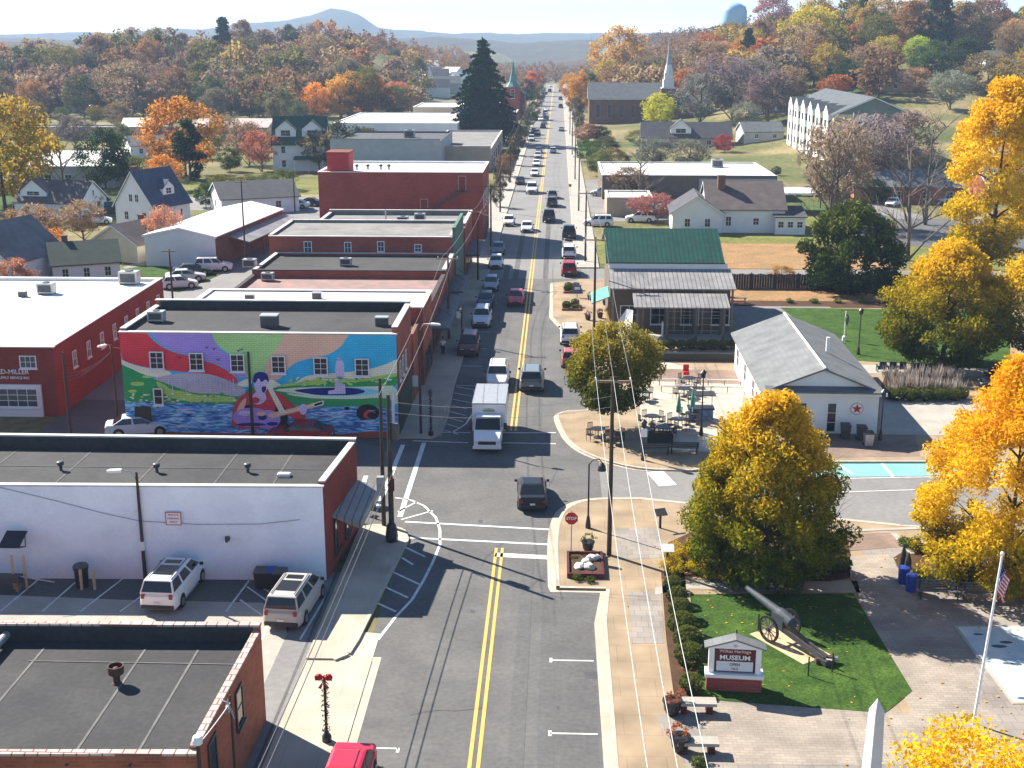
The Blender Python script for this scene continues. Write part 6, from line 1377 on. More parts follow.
# ================================================================ VEHICLES
def loft(b, rings, m=None):
    n = len(rings[0]); vs = [v for r in rings for v in r]
    fs = [(j * n + i, j * n + (i + 1) % n, (j + 1) * n + (i + 1) % n, (j + 1) * n + i) for j in range(len(rings) - 1) for i in range(n)]
    fs += [tuple(range(n - 1, -1, -1)), tuple((len(rings) - 1) * n + i for i in range(n))]
    b.add(vs, fs, m)

def make_car(kind):
    """car with its front to +Y; body, roof cabin, glass, wheels (tyre, rim), lamps, plate, mirrors"""
    K = dict(
        sedan=dict(L=4.75, W=1.82, hood=.92, belt=.96, trunk=1.02, roof=1.45, cab=(-1.95, 1.15), top=(-1.15, .25), nose=.62, low=.2),
        suv=dict(L=4.7, W=1.9, hood=1.06, belt=1.12, trunk=1.1, roof=1.74, cab=(-2.3, 1.2), top=(-2.0, .45), nose=.75, low=.26),
        minivan=dict(L=5.0, W=1.96, hood=1.08, belt=1.12, trunk=1.1, roof=1.76, cab=(-2.45, 1.75), top=(-2.2, .75), nose=.72, low=.22),
        pickup=dict(L=5.6, W=2.0, hood=1.2, belt=1.22, trunk=1.15, roof=1.88, cab=(-.85, 1.45), top=(-.62, .75), nose=.85, low=.32),
        hatch=dict(L=4.1, W=1.76, hood=.95, belt=.99, trunk=1.0, roof=1.5, cab=(-1.95, 1.05), top=(-1.55, .2), nose=.64, low=.2))[kind]
    L, W = K['L'], K['W']; h = L / 2; w = W / 2
    r = bpy.data.objects.new({'sedan': 'parked_car', 'hatch': 'parked_car', 'suv': 'suv', 'minivan': 'minivan', 'pickup': 'pickup_truck'}[kind], None); COL.objects.link(r)
    b = MB()
    st = [(-h, .80, K['low'] + .14, K['trunk'] - .14), (-h + .12, .93, K['low'], K['trunk'] - .02), (-h + .7, 1, K['low'], K['trunk']), (K['cab'][0] + .3, 1, K['low'], K['belt']),
          (K['cab'][1] - .2, 1, K['low'], K['belt']), (K['cab'][1] + .05, .99, K['low'], K['hood'] + .01), (h - .65, .96, K['low'], K['hood'] - .07), (h - .14, .87, K['low'], K['nose'] + .10), (h, .72, K['low'] + .14, K['nose'])]
    st = sorted(st)
    if kind == 'pickup':
        st = [s for s in st if s[0] > -1.0]; st.insert(0, (-.9, 1, K['low'], K['belt']))
    rings = []
    for y, f, zl, zt in st:
        zm = zl + (zt - zl) * .55
        rings.append([(-w * f * .9, y, zl), (w * f * .9, y, zl), (w * f, y, zl + .12), (w * f, y, zm), (w * f * .96, y, zt - .07), (w * f * .86, y, zt), (-w * f * .86, y, zt), (-w * f * .96, y, zt - .07), (-w * f, y, zm), (-w * f, y, zl + .12)])
    loft(b, [q[::-1] for q in rings])
    c0, c1 = K['cab']; t0, t1 = K['top']; zb, zr = K['belt'] - .03, K['roof']; wb, wt_ = w * .90, w * .70
    cab = [[(-wb, c0, zb), (wb, c0, zb), (wb, c1, zb), (-wb, c1, zb)], [(-wb * .93, c0 + (t0 - c0) * .72, zb + (zr - zb) * .78), (wb * .93, c0 + (t0 - c0) * .72, zb + (zr - zb) * .78), (wb * .93, c1 + (t1 - c1) * .72, zb + (zr - zb) * .78), (-wb * .93, c1 + (t1 - c1) * .72, zb + (zr - zb) * .78)],
           [(-wt_ * 1.06, t0 + .02, zr - .045), (wt_ * 1.06, t0 + .02, zr - .045), (wt_ * 1.06, t1 - .02, zr - .045), (-wt_ * 1.06, t1 - .02, zr - .045)],
           [(-wt_ * .88, t0 + .14, zr), (wt_ * .88, t0 + .14, zr), (wt_ * .88, t1 - .14, zr), (-wt_ * .88, t1 - .14, zr)]]
    # cabin ring widths narrow upward, made straight between belt and roof edge
    for i in range(4): cab[1][i] = tuple(cab[0][i][j] + (cab[2][i][j] - cab[0][i][j]) * .6 for j in range(3))
    loft(b, cab)
    if kind == 'pickup':
        z = K['trunk']
        b.box(-w, -w + .1, -h, -.9, K['low'] + .1, z); b.box(w - .1, w, -h, -.9, K['low'] + .1, z); b.box(-w + .1, w - .1, -h, -h + .08, K['low'] + .1, z); b.box(-w + .1, w - .1, -h + .08, -.9, K['low'] + .1, .72)
    for sx_ in (-1, 1):                      # sills and arches in dark
        for wy in (-h * .60, h * .62):
            b.tube((sx_ * (w - .02), wy, .36), (sx_ * (w + .006), wy, .36), .41, n=16, m=1)
    b.box(-w * .86, w * .86, -h - .03, -h + .1, K['low'] + .08, K['low'] + .3, 1); b.box(-w * .76, w * .76, h - .1, h + .02, K['low'] + .06, K['low'] + .26, 1)
    if kind in ('suv', 'minivan'):
        for sx_ in (-1, 1): b.tube((sx_ * wt_ * .86, t0 + .2, zr + .05), (sx_ * wt_ * .86, t1 - .25, zr + .05), .025, m=1, n=5)
    me = b.mesh('car_body', [M['paint'], M['plastic']]); me.shade_smooth() if hasattr(me, 'shade_smooth') else None
    body = link('body', me, r)
    bv = body.modifiers.new('bevel', 'BEVEL'); bv.width = .035; bv.segments = 2; bv.limit_method = 'ANGLE'; bv.angle_limit = R(25)
    dg = bpy.context.evaluated_depsgraph_get(); nm_ = bpy.data.meshes.new_from_object(body.evaluated_get(dg)); body.modifiers.clear(); body.data = nm_; nm_.polygons.foreach_set('use_smooth', [False] * len(nm_.polygons))
    # glass, a hair proud of the cabin faces
    def quad(nm, a, bb, c, d, inset, out):
        a, bb, c, d = [Vector(v) for v in (a, bb, c, d)]; ctr = (a + bb + c + d) / 4; nrm = (bb - a).cross(d - a).normalized()
        q = [v + (ctr - v) * inset + nrm * out for v in (a, bb, c, d)]
        # keep insets even on long panes
        g_ = MB(); g_.add(q, [(0, 1, 2, 3)]); return g_.build(nm, M['car_glass'], r)
    lo, hi = cab[0], cab[2]
    lift = lambda p, q, t: tuple(p[i] + (q[i] - p[i]) * t for i in range(3))
    T0, T1 = .10, .97
    bl = [lift(lo[i], hi[i], T0) for i in range(4)]; tp = [lift(lo[i], hi[i], T1) for i in range(4)]
    quad('windscreen', bl[2], bl[3], tp[3], tp[2], .07, .012); quad('rear_window', bl[0], bl[1], tp[1], tp[0], .09, .012)
    for a, c, sgn in ((1, 2, 1), (3, 0, -1)):
        p, q, s, t = bl[a], bl[c], tp[c], tp[a]
        n_ = 3 if kind in ('suv', 'minivan') else 2
        for i in range(n_):
            f0, f1 = i / n_ + .02, (i + 1) / n_ - .02
            quad('side_window', lift(p, q, f0), lift(p, q, f1), lift(t, s, f1), lift(t, s, f0), .05, .012)
    if kind == 'minivan' or kind == 'suv':
        pass
    for sx_ in (-1, 1):
        for wy in (-h * .60, h * .62):
            t_ = MB(); x0, x1 = sx_ * (w - .2), sx_ * (w + .02)
            t_.tube((x0, wy, .34), (x1, wy, .34), .34, n=18); to = t_.build('tyre', M['rubber'])
            wh = bpy.data.objects.new('wheel', None); COL.objects.link(wh); wh.parent = r; to.parent = wh
            m_ = MB(); m_.tube((x1, wy, .34), (x1 + sx_ * .015, wy, .34), .22, n=12); m_.build('rim', M['rim'], wh)
        hl = MB(); hl.obox((sx_ * w * .50 - .16, h - .16, K['nose'] - .10), (.34, 0, 0), (0, .135, 0), (0, 0, .15)); hl.build('headlight', M['head'], r)
        tl = MB(); z = K['trunk'] - .34 if kind not in ('suv', 'minivan') else K['trunk'] - .25
        tl.obox((sx_ * w * .74 - .09, -h - .012, z), (.18, 0, 0), (0, .12, 0), (0, 0, .13 if kind in ('sedan', 'hatch') else .24)); tl.build('tail_light', M['tail'], r)
        mi = MB(); mi.obox((sx_ * (w + .01) if sx_ > 0 else -w - .19, c1 - .55, zb + .06), (.18, 0, 0), (0, .1, 0), (0, 0, .15)); mi.build('mirror', M['plastic'], r)
    pl = MB(); pl.box(-.16, .16, -h - .045, -h - .032, K['low'] + .34, K['low'] + .46); pl.build('plate', M['plate'], r)
    gr = MB(); gr.box(-w * .42, w * .42, h - .03, h + .018, K['nose'] - .2, K['nose'] - .05); gr.build('grille', M['plastic'], r)
    return r

PROTO = {}
PAINTED = ('body', 'wing')
def car(kind, label, cat, px, py, heading, color, group='vehicles on the main street', z=.02, name=None, loc=None, sc=1.0):
    """heading in degrees, 0 = driving up the street (away from the camera)"""
    if kind not in PROTO:
        o = make_car(kind); PROTO[kind] = o
    else: o = copy_tree(PROTO[kind])
    g = loc or P(px, py)
    o.location = (g[0], g[1], z); o.rotation_euler = (0, 0, R(heading)); o.scale = (sc, sc, sc)
    if name: o.name = name
    tag(o, label, cat, group)
    for ch in kids(o):
        if ch.name.split('.')[0] in PAINTED: ch.color = lin(color)
    return o
WHT, SLV, BLK, RED, DKB, GRY, MAR = (.78, .78, .77), (.46, .47, .48), (.012, .012, .014), (.42, .02, .03), (.03, .05, .10), (.09, .095, .10), (.09, .018, .022)
LB = (.28, .36, .44)
# the street
car('sedan', 'black sedan driving away just beyond the near crossing, in the right lane', 'car', 532, 500, 2, BLK, name='moving_car')
car('suv', 'dark grey pickup-like SUV driving away in the right lane, level with the box truck rear', 'suv', 532, 386, 0, (.16, .19, .21), sc=1.04)
car('suv', 'white SUV coming right behind the box truck', 'suv', 498, 384, 180, WHT)
car('sedan', 'red car coming down the street in the left lane', 'car', 516, 303, 180, (.55, .04, .08), name='moving_car')
car('suv', 'maroon SUV parked at the left kerb nearest the mural building', 'suv', 469, 352, 180, MAR)
car('suv', 'silver-white SUV parked second from the mural end of the left kerb', 'suv', 482, 324, 180, (.62, .64, .66))
car('hatch', 'blue hatchback parked behind the silver-white SUV at the left kerb', 'car', 485.5, 306, 180, DKB)
car('hatch', 'pale blue-silver car parked in the building shade at the left kerb', 'car', 491, 289, 180, LB)
car('hatch', 'white car parked at the left kerb in a sunny gap', 'car', 496, 267, 180, WHT)
car('sedan', 'blue-grey car parked behind the white one at the left kerb', 'car', 498, 253, 180, (.10, .15, .19))
car('hatch', 'silver-white car standing by the left kerb near the maroon block', 'car', 509, 225, 180, (.60, .62, .64))
car('sedan', 'white car coming down the left lane in the maroon block shadow', 'car', 527, 231, 180, (.66, .67, .68), name='moving_car')
car('suv', 'white SUV parked at the right kerb just beyond the corner tree', 'suv', 570, 341, 0, WHT)
car('hatch', 'orange-red car half hidden by the corner tree at the right kerb', 'car', 571, 364, 0, (.35, .10, .08))
car('suv', 'dark red SUV parked at the right kerb past the planted islands', 'suv', 569, 274, 0, (.34, .012, .02))
car('suv', 'white car parked in front of the dark red SUV at the right kerb', 'suv', 569, 257, 0, (.70, .73, .74))
car('pickup', 'dark pickup parked at the right kerb farthest of the near group', 'pickup', 569, 238, 0, (.04, .04, .045))
car('pickup', 'dark pickup driving away past the maroon block shadow', 'pickup', 549, 221, 0, (.05, .05, .055))
car('suv', 'small dark SUV driving away ahead of the pickup', 'suv', 552, 206, 0, (.06, .06, .065))
car('hatch', 'grey car driving away ahead of the small dark SUV', 'car', 552.5, 198, 0, GRY, name='moving_car')
car('suv', 'white van-like SUV coming down the left lane with the queue behind it', 'suv', 532, 193, 180, (.70, .72, .74), sc=1.15)
G3 = 'far cars along the main street'
for x, y, hd, c, k in ((520, 184, 180, BLK, 'sedan'), (535, 176, 180, WHT, 'hatch'), (537, 166, 180, WHT, 'sedan'), (538, 158, 180, SLV, 'hatch'), (553, 153, 0, SLV, 'hatch'), (540, 153, 180, GRY, 'sedan'), (531, 141, 180, SLV, 'suv'), (537, 135, 180, (.2, .12, .1), 'suv'), (533, 133, 180, GRY, 'hatch'), (543, 128, 180, BLK, 'sedan'), (546, 124, 180, GRY, 'sedan'), (564, 131, 0, SLV, 'sedan'), (550, 117, 180, WHT, 'hatch'), (563, 108, 0, BLK, 'suv'), (565, 100, 0, GRY, 'suv'), (555, 92, 180, BLK, 'suv'), (559, 91, 180, WHT, 'hatch'), (562, 92, 0, BLK, 'sedan'), (566, 86, 0, RED, 'sedan'), (556, 87, 180, WHT, 'hatch'), (541, 121, 180, WHT, 'suv'), (548, 111, 180, WHT, 'hatch'), (545, 115, 180, BLK, 'suv')):
    g = P(x, y)
    if hd == 0: X = min(max(g.x, 1.6), 4.4)
    else: X = min(max(g.x, -4.2), -1.5)
    c_nm = 'white' if c is WHT else 'dark' if c in (BLK, GRY) else 'red' if c is RED else 'silver or brown'
    car(k, ('%s car far up the street heading away' if hd == 0 else '%s car far up the street facing the camera') % c_nm, 'car', 0, 0, hd, c, G3, loc=(X, g.y))
# car parks
G4 = 'cars parked off the main street'
wc = car('minivan', 'white crossover with dark glass roof parked nose to the long white wall', 'suv', 175, 594, -3, WHT, G4, name='suv')
b = MB(); b.box(-.5, .5, -1.55, -.35, 1.772, 1.78); b.box(-.42, .42, -.1, .35, 1.772, 1.78); b.build('sunroof', M['car_glass'], wc)
car('minivan', 'silver-beige SUV parked at the street end of the white wall', 'suv', 296, 610, -5, (.42, .40, .37), G4, name='suv')
car('sedan', 'silver sedan parked at the left foot of the mural', 'car', 140, 434, -74, (.50, .56, .60), G4)
car('sedan', 'dark red car parked below the painted guitar, partly behind the black roof', 'car', 300, 441, 88, (.28, .012, .02), G4)
car('sedan', 'bright red car at the bottom edge beside the left kerb', 'car', 0, 0, 178, (.52, .02, .055), G4, loc=(-4.5, 41.7))
car('suv', 'white SUV parked in front of the white shed gable', 'suv', 214, 271, -80, WHT, G4)
car('sedan', 'dark green car parked left of the white SUV at the shed', 'car', 193, 275, -76, (.03, .05, .05), G4)
car('sedan', 'silver car parked in the back lot behind the garage', 'car', 186, 281, -74, SLV, G4)
car('hatch', 'white car nearest the garage corner in the back lot', 'car', 180, 288, -70, (.66, .67, .68), G4)
car('sedan', 'dark car parked by the lawn left of the blue-roofed house', 'car', 97, 202, -80, BLK, G4)
car('suv', 'dark SUV parked beside the blue-roofed house', 'suv', 112, 212, -78, (.02, .03, .05), G4)
car('suv', 'white car in the driveway left of the blue-roofed house', 'suv', 97, 224, -70, (.66, .68, .7), G4)
car('suv', 'dark red SUV parked beside the carport on the right', 'suv', 806, 196, 86, (.10, .012, .018), G4)
car('sedan', 'white car parked left in the lot before the brick house', 'car', 893, 206, 150, WHT, G4)
car('suv', 'white SUV parked beside the tall golden tree in the brick house lot', 'suv', 945, 203, 140, WHT, G4)
car('sedan', 'silver car parked behind the dark evergreen on the right', 'car', 871, 222, 120, SLV, G4)
car('suv', 'dark car parked behind the plumed grasses at the right', 'suv', 1008, 392, 80, (.03, .035, .05), G4)
for k, (x, y, c) in enumerate(((296, 208, WHT), (283, 210, SLV), (308, 206, BLK))): car('sedan', '%s car parked in the back street behind the grey cottage' % ('white', 'silver', 'black')[k], 'car', x, y, 85, c, G4)
for k, (x, y, c) in enumerate(((598, 226, WHT), (603, 196, SLV), (640, 222, WHT))): car('suv', '%s, lot right of the street behind the green roof' % ('white SUV nearest the street', 'silver SUV farthest away', 'white SUV by the bare bush')[k], 'suv', x, y, 88, c, G4)

# the box truck: cab to the front (+Y), box body behind
TK = thing('box_truck', 'white box truck coming towards the camera at the far crossing', 'truck', (P(487, 455).x, P(487, 455).y + 4.0, .02), R(180))
b = MB(); b.box(-1.18, 1.18, -3.6, 1.6, 1.0, 3.0); q_ = b.build('cargo_box', mat('truck_box', (.80, .80, .79), .5, var=.03, scale=1), TK)
b = MB(); b.box(-1.21, 1.21, -3.63, 1.63, 2.96, 3.06); b.box(-1.2, 1.2, 1.56, 1.64, .98, 1.1); b.build('corner_rail', M['galv'], q_)
b = MB(); loft(b, [[(-.98, 1.75, .5), (.98, 1.75, .5), (.98, 1.75, 1.5), (.86, 1.75, 2.32), (-.86, 1.75, 2.32), (-.98, 1.75, 1.5)], [(-.98, 2.55, .5), (.98, 2.55, .5), (.98, 2.55, 1.5), (.86, 2.45, 2.32), (-.86, 2.45, 2.32), (-.98, 2.55, 1.5)],
      [(-.98, 3.1, .5), (.98, 3.1, .5), (.98, 3.1, 1.42), (.95, 3.1, 1.45), (-.95, 3.1, 1.45), (-.98, 3.1, 1.42)], [(-.92, 3.95, .5), (.92, 3.95, .5), (.92, 3.95, 1.05), (.85, 3.9, 1.12), (-.85, 3.9, 1.12), (-.92, 3.95, 1.05)]][::-1]); b.build('cab', M['white_metal'], TK)
b = MB(); b.add([(-.83, 2.50, 2.24), (.83, 2.50, 2.24), (.90, 3.08, 1.52), (-.90, 3.08, 1.52)], [(3, 2, 1, 0)]); b.v = [(x, y + .025, z + .025) for x, y, z in b.v]; b.build('windscreen', M['car_glass'], TK)
for s in (-1, 1):
    b = MB(); b.add([(s * .985, 1.9, 1.55), (s * .985, 2.75, 1.55), (s * .90, 2.4, 2.2), (s * .885, 1.9, 2.2)], [(0, 1, 2, 3) if s > 0 else (3, 2, 1, 0)]); b.v = [(x + s * .012, y, z) for x, y, z in b.v]; b.build('side_window', M['car_glass'], TK)
    b = MB(); b.box(s * .72 - .17, s * .72 + .17, 3.9, 3.97, .78, .98); b.build('headlight', M['head'], TK)
    b = MB(); b.box(s * 1.22 - .12, s * 1.22 + .12, 2.65, 2.75, 1.45, 1.95); b.build('mirror', M['plastic'], TK)
    for y_ in (-2.3, 3.0):
        wh = bpy.data.objects.new('wheel', None); COL.objects.link(wh); wh.parent = TK
        MB().tube((s * .68, y_, .43), (s * .98, y_, .43), .43, n=18).build('tyre', M['rubber'], wh); MB().tube((s * .98, y_, .43), (s * .995, y_, .43), .25, n=12).build('rim', M['rim'], wh)
b = MB(); b.box(-.62, .62, 3.93, 3.975, .72, .95); b.build('grille', M['plastic'], TK)
b = MB(); b.box(-1.0, 1.0, 3.9, 4.05, .42, .62); b.build('bumper', M['white_metal'], TK)
b = MB(); b.box(-.5, .5, -3.5, 2, .5, .98); b.build('chassis', M['plastic'], TK)
lg = MB(); pts = [(-.4 + .8 * i / 10, 1.635, 2.62 + .05 * math.sin(i / 10 * math.pi)) for i in range(11)] + [(.4 - .8 * i / 10, 1.635, 2.58 - .03 * math.sin(i / 10 * math.pi)) for i in range(11)]
lg.add(pts, [tuple(range(len(pts)))]); lg.build('logo', mat('truck_logo', (.35, .55, .06), .5), TK)
lg = MB(); lg.box(-.44, .44, 1.63, 1.637, 2.46, 2.52); lg.build('logo', mat('truck_logo_dark', (.05, .12, .12), .5), TK)
# ================================================================ STREET FURNITURE
def utility_pole(label, x, y, h, arms=1, group='utility poles', arm_w=2.1, trans=False, lean=(0, 0), r=.14):
    t = thing('utility_pole', label, 'utility pole', (x, y, 0), 0, group)
    b = MB(); b.path([(0, 0, -.3), (lean[0] * .5, lean[1] * .5, h * .5), (lean[0], lean[1], h)], [r, r * .85, r * .65], 9); b.build('pole', M['wood_pole'], t)
    for k in range(arms):
        z = h - .25 - k * .9
        b = MB(); b.box(-arm_w / 2 + lean[0], arm_w / 2 + lean[0], -.17, -.06, z - .06, z + .06); ao = b.build('crossarm', M['wood'], t)
        b = MB()
        for u in (-arm_w / 2 + .12, arm_w / 2 - .12, ): b.lathe([(.03, z + .06), (.06, z + .1), (.045, z + .15), (.06, z + .2), (.02, z + .25)], c=(u + lean[0], -.115), n=8)
        b.build('insulator', M['galv'], ao)
    if trans:
        b = MB(); b.lathe([(.22, h - 2.6), (.24, h - 2.5), (.24, h - 1.75), (.18, h - 1.65)], c=(.36, -.05), n=12); b.build('transformer', M['dark_metal'], t)
    return t
def wires(label, runs, sag=.6, r=.014, mt=None, group='overhead wires'):
    for p, q in runs:
        p, q = Vector(p), Vector(q); n = 14
        pts = [p.lerp(q, i / n) + V3(0, 0, -sag * 4 * (i / n) * (1 - i / n)) for i in range(n + 1)]
        o = MB().path(pts, r, 4).build('overhead_wire', mt or M['wire']); tag(o, label, 'wire', group)
pr = P(609, 557); RX = pr.x
utility_pole('bare-topped utility pole with one crossarm on the right pavement, nearest of all', RX, pr.y, 10.5, 1)
q1 = P(594, 331)
utility_pole('tall utility pole at the right kerb beside the planted islands', q1.x, q1.y, 9.4, 1)
b_ = P(586, 262); utility_pole('utility pole at the right kerb beside the dark red SUV', b_.x - .1, b_.y, 9.2, 1)
RP = [(RX, pr.y, 10.5), (q1.x, q1.y, 9.4), (b_.x - .1, b_.y, 9.2)]
for y_ in (212, 262, 320, 390): utility_pole('distant utility pole along the right kerb', 7.0, y_, 9.4, 1, 'distant utility poles'); RP.append((7.0, y_, 9.4))
for k in range(len(RP) - 1):
    (x0, y0, h0), (x1, y1, h1) = RP[k], RP[k + 1]
    for u in (-.93, 0, .93): wires('overhead wire running from pole to pole above the right pavement', [((x0 + u, y0 - .115, h0 + (0 if u else .02)), (x1 + u, y1 - .115, h1 + (0 if u else .02)))], .7, .013)
for u, xx in ((-.93, -.35), (0, .15), (.93, .65)): wires('bright overhead wire coming towards the camera from the nearest right pole', [((RX + u, pr.y - .115, 10.5), (RX + u * .8 + .3, 16, 10.1))], .9, .012, M['wire_bright'], 'wires towards the camera')
# left poles
pl = P(392, 543); p2 = P(384, 527)
t_ = utility_pole('front pole of the pair at the left corner, thick and hung with boxes', pl.x, pl.y, 8.9, 0, r=.17, arm_w=1.4, trans=True)
b = MB(); b.box(-.75, -.35, -.3, .05, 3.0, 4.1); b.build('control_box', M['galv'], t_); b = MB(); b.box(-.1, .25, -.35, -.14, 3.3, 4.0); b.build('signal_head', M['maroon'], t_)
b = MB()
for k in range(9): b.tube((rnd.uniform(-.12, .12), -.16, .8 + k * .8), (rnd.uniform(-.15, .15), -.2, 1.5 + k * .8), .035, n=6)
b.build('conduit', M['dark_metal'], t_); b = MB(); b.lathe([(.34, 0), (.36, .5), (.30, 1.0), (.22, 1.2)], n=10); b.build('base_wrap', M['black_metal'], t_)
utility_pole('rear pole of the pair at the left corner, slimmer', p2.x, p2.y, 9.2, 0)
LP = [(pl.x, pl.y, 8.9)]
for (a, b2, hh, lb) in ((449, 340, 8.2, 'pale slim utility pole on the left pavement before the white-roofed shop'), (478, 281, 8.6, 'dark utility pole on the left pavement by the pinkish-roofed shop'), (491, 246, 8.6, 'utility pole on the left pavement by the windowed brick building')):
    g = P(a, b2); utility_pole(lb, g.x, g.y, hh, 1); LP.append((g.x, g.y, hh))
for y_ in (210, 255, 305, 380): utility_pole('distant utility pole along the left kerb', -6.2, y_, 9.4, 1, 'distant utility poles'); LP.append((-6.2, y_, 9.4))
for k in range(len(LP) - 1):
    (x0, y0, h0), (x1, y1, h1) = LP[k], LP[k + 1]
    for u in (-.5, .5): wires('overhead wire running from pole to pole above the left pavement', [((x0 + u, y0 - .115, h0), (x1 + u, y1 - .115, h1))], .6, .013)
for u, zz in ((-.1, 4.3), (.22, 4.5)): wires('low dark cable slung along the near left pavement', [((pl.x + u, pl.y, zz), (-6.9 + u, 24, 4.0))], .3, .022, M['dark_metal'], 'low cables on the left')
for zz in (7.9, 8.5): wires('wire crossing the side street to the right corner pole', [((pl.x, pl.y, zz), (RX, pr.y, zz + .9))], .5, .012, None, 'wires across the main street')
wires('wire crossing the far part of the main street', [((LP[2][0], LP[2][1], 8.4), (q1.x, q1.y, 8.8))], .5, .014); wires('wire crossing the main street near the maroon block', [((LP[3][0], LP[3][1], 8.4), (b_.x, b_.y, 8.8))], .5, .014)
# poles among the back lots
for a, b2, top, lb in ((71, 436, 352, 'dark utility pole standing before the corner of the red garage'), (253, 437, 352, 'grey-topped pole standing in front of the mural beside the painted guitar player'), (173, 303, 249, 'short utility pole in the back lot beside the parked cars'), (246, 268, 180, 'tall thin pole beside the white shed'), (295, 212, 170, 'pole behind the grey cottage')):
    g = P(a, b2); hh = PY(a, top, g.y).z; utility_pole(lb, g.x, g.y, hh, 0 if a in (71, 253) else 1, arm_w=1.5, r=.12)
g = P(118, 425)
# cobra street lamps
def cobra(label, x, y, h, arm, r=.09, mt='wood_pole', band=False, z0=0):
    t = thing('street_lamp', label, 'street lamp', (x, y, z0))
    b = MB(); b.path([(0, 0, -.2), (0, 0, h)], [r, r * .7], 9); b.build('pole', M[mt], t)
    d = V3(*arm); b = MB(); b.path([V3(0, 0, h - .5), d * .4 + V3(0, 0, h + .05), d + V3(0, 0, h + .1)], .03, 6); b.build('arm', M['galv'], t)
    e = d.normalized(); b = MB(); s = V3(-e.y, e.x) * .13
    b.obox(d - s + V3(0, 0, h + .03), e * .62, s * 2, V3(0, 0, .14)); b.obox(d + e * .62 - s * .6 + V3(0, 0, h + .04), e * .12, s * 1.2, V3(0, 0, .1)); b.build('lamp_head', M['white_metal'], t)
    if band: b = MB(); b.lathe([(r + .02, 1.75), (r + .02, 2.25)], n=9); b.build('band', M['white_metal'], t)
    return t
g = P(151, 573); g.y -= .95; cobra('dark wooden lamp pole with a white band, standing against the long white wall', g.x, g.y, PY(143, 472, g.y).z, (-.75, -.1, 0), .10, band=True)
g = P(421, 435); cobra('slim dark street lamp at the corner of the mural building', g.x, g.y, PY(418, 326, g.y).z, (.9, -.3, 0), .10, 'black_metal', z0=ZS)
g = P(118, 424); cobra('lamp pole with a white lamp between the red garage and the mural', g.x, g.y, PY(110, 345, g.y).z, (-.25, -.4, 0), .10)
for sg_ in (1, 2, 3): wires('slack service wire from the lamp pole to the red garage', [((g.x, g.y, PY(110, 348, g.y).z - .2), (-34.9, 92.0 + sg_ * .1, 2.2 + .3 * sg_))], .5, .014, M['wire'], 'service wires at the garage')
wires('service wire from the mural pole to the garage', [((P(253, 437).x, P(253, 437).y, 6.4), (g.x, g.y, 6.0))], .4, .014)
# near post lamp over the brick shop corner (bottom left)
t = thing('street_lamp', 'white-headed lamp on a dark post at the near corner of the brick shop, bottom left', 'street lamp', (-8.72, 37.55, 0))
MB().tube((0, 0, 0), (0, 0, 4.75), .07, n=8).build('pole', M['black_metal'], t); b = MB(); b.lathe([(.05, 4.75), (.17, 4.8), (.19, 4.95), (.14, 5.08), (.03, 5.12)], n=12); b.build('lamp_head', M['white_metal'], t)
utility_pole('short service mast with tangled wires beside the brick shop front', -8.35, 40.5, 5.0, 0, r=.06)
wires('pale service wire to the brick shop corner', [((-8.35, 40.5, 4.7), (-8.8, 37.7, 4.6))], .05, .02, M['wire_bright'])
b = MB()
for k in range(9): b.tube((-8.42, 40.4, 4.5 + .05 * k), (-8.42 + rnd.uniform(-.3, .3), 40.4 + rnd.uniform(-.3, .3), 4.2 + rnd.uniform(0, .6)), .018, n=4)
q_ = b.build('service_drop', M['galv']); tag(q_, 'bunch of cable fittings on the short service mast', 'cable fittings')

# decorated black lamp posts (garland wrapped)
def garland_post(label, x, y, h, bow=True, lantern=True, z0=ZS):
    t = thing('decorated_lamp_post', label, 'lamp post', (x, y, z0))
    b = MB(); b.lathe([(.2, 0), (.2, .25), (.1, .4), (.06, .5), (.055, h)], n=10); b.build('post', M['black_metal'], t)
    b = MB(); n = int(h / .07)
    rr = random.Random(int(x * 100))
    for i in range(n * 3):
        z = .4 + (h - .5) * i / (n * 3); a = i * .55; p = V3(math.cos(a) * .11, math.sin(a) * .11, z)
        d = V3(rr.uniform(-1, 1), rr.uniform(-1, 1), rr.uniform(-.6, .6)) * .12; b.add([p - d, p + d.cross(UP) * .6, p + d], [(0, 1, 2)])
    b.build('garland', mat('garland_green', (.016, .03, .014), .9), t)
    if lantern:
        b = MB(); b.lathe([(.07, h), (.13, h + .05), (.17, h + .38), (.2, h + .4), (.04, h + .62)], n=8); b.build('lantern', M['black_metal'] if bow else M['dark_metal'], t)
    if bow:
        b = MB()
        for s in (-1, 1):
            b.add([(0, -.14, h - .1), (s * .32, -.2, h + .12), (s * .36, -.16, h - .14)], [(0, 1, 2)]); b.add([(0, -.14, h - .12), (s * .1, -.2, h - .5), (s * .24, -.17, h - .46)], [(0, 1, 2)])
            b.blob((s * .2, -.12, h + .0), .17, .1, .15, 3, 8, 5)
        b.build('bow', M['red_sign'], t)
    return t
g = P(327, 742); garland_post('black lamp post wrapped in garland with a red bow on the near left pavement', g.x, g.y, 3.0, True, False, .035)
sheet('tree_pit', [(g.x - .9, g.y - .35), (g.x - .05, g.y - .35), (g.x - .05, g.y + .35), (g.x - .9, g.y + .35)]  , .041, M['paver_red'])
g = P(431, 437); garland_post('black garland-wrapped lamp post on the corner pavement by the mural building', g.x, g.y, 2.9, False)
for a, b2, lb in ((462, 345, 'garland lamp post on the left pavement near the maroon parked SUV'), (530, 232, '')):
    if lb: g = P(a, b2); garland_post(lb, g.x, g.y, 2.9, False)

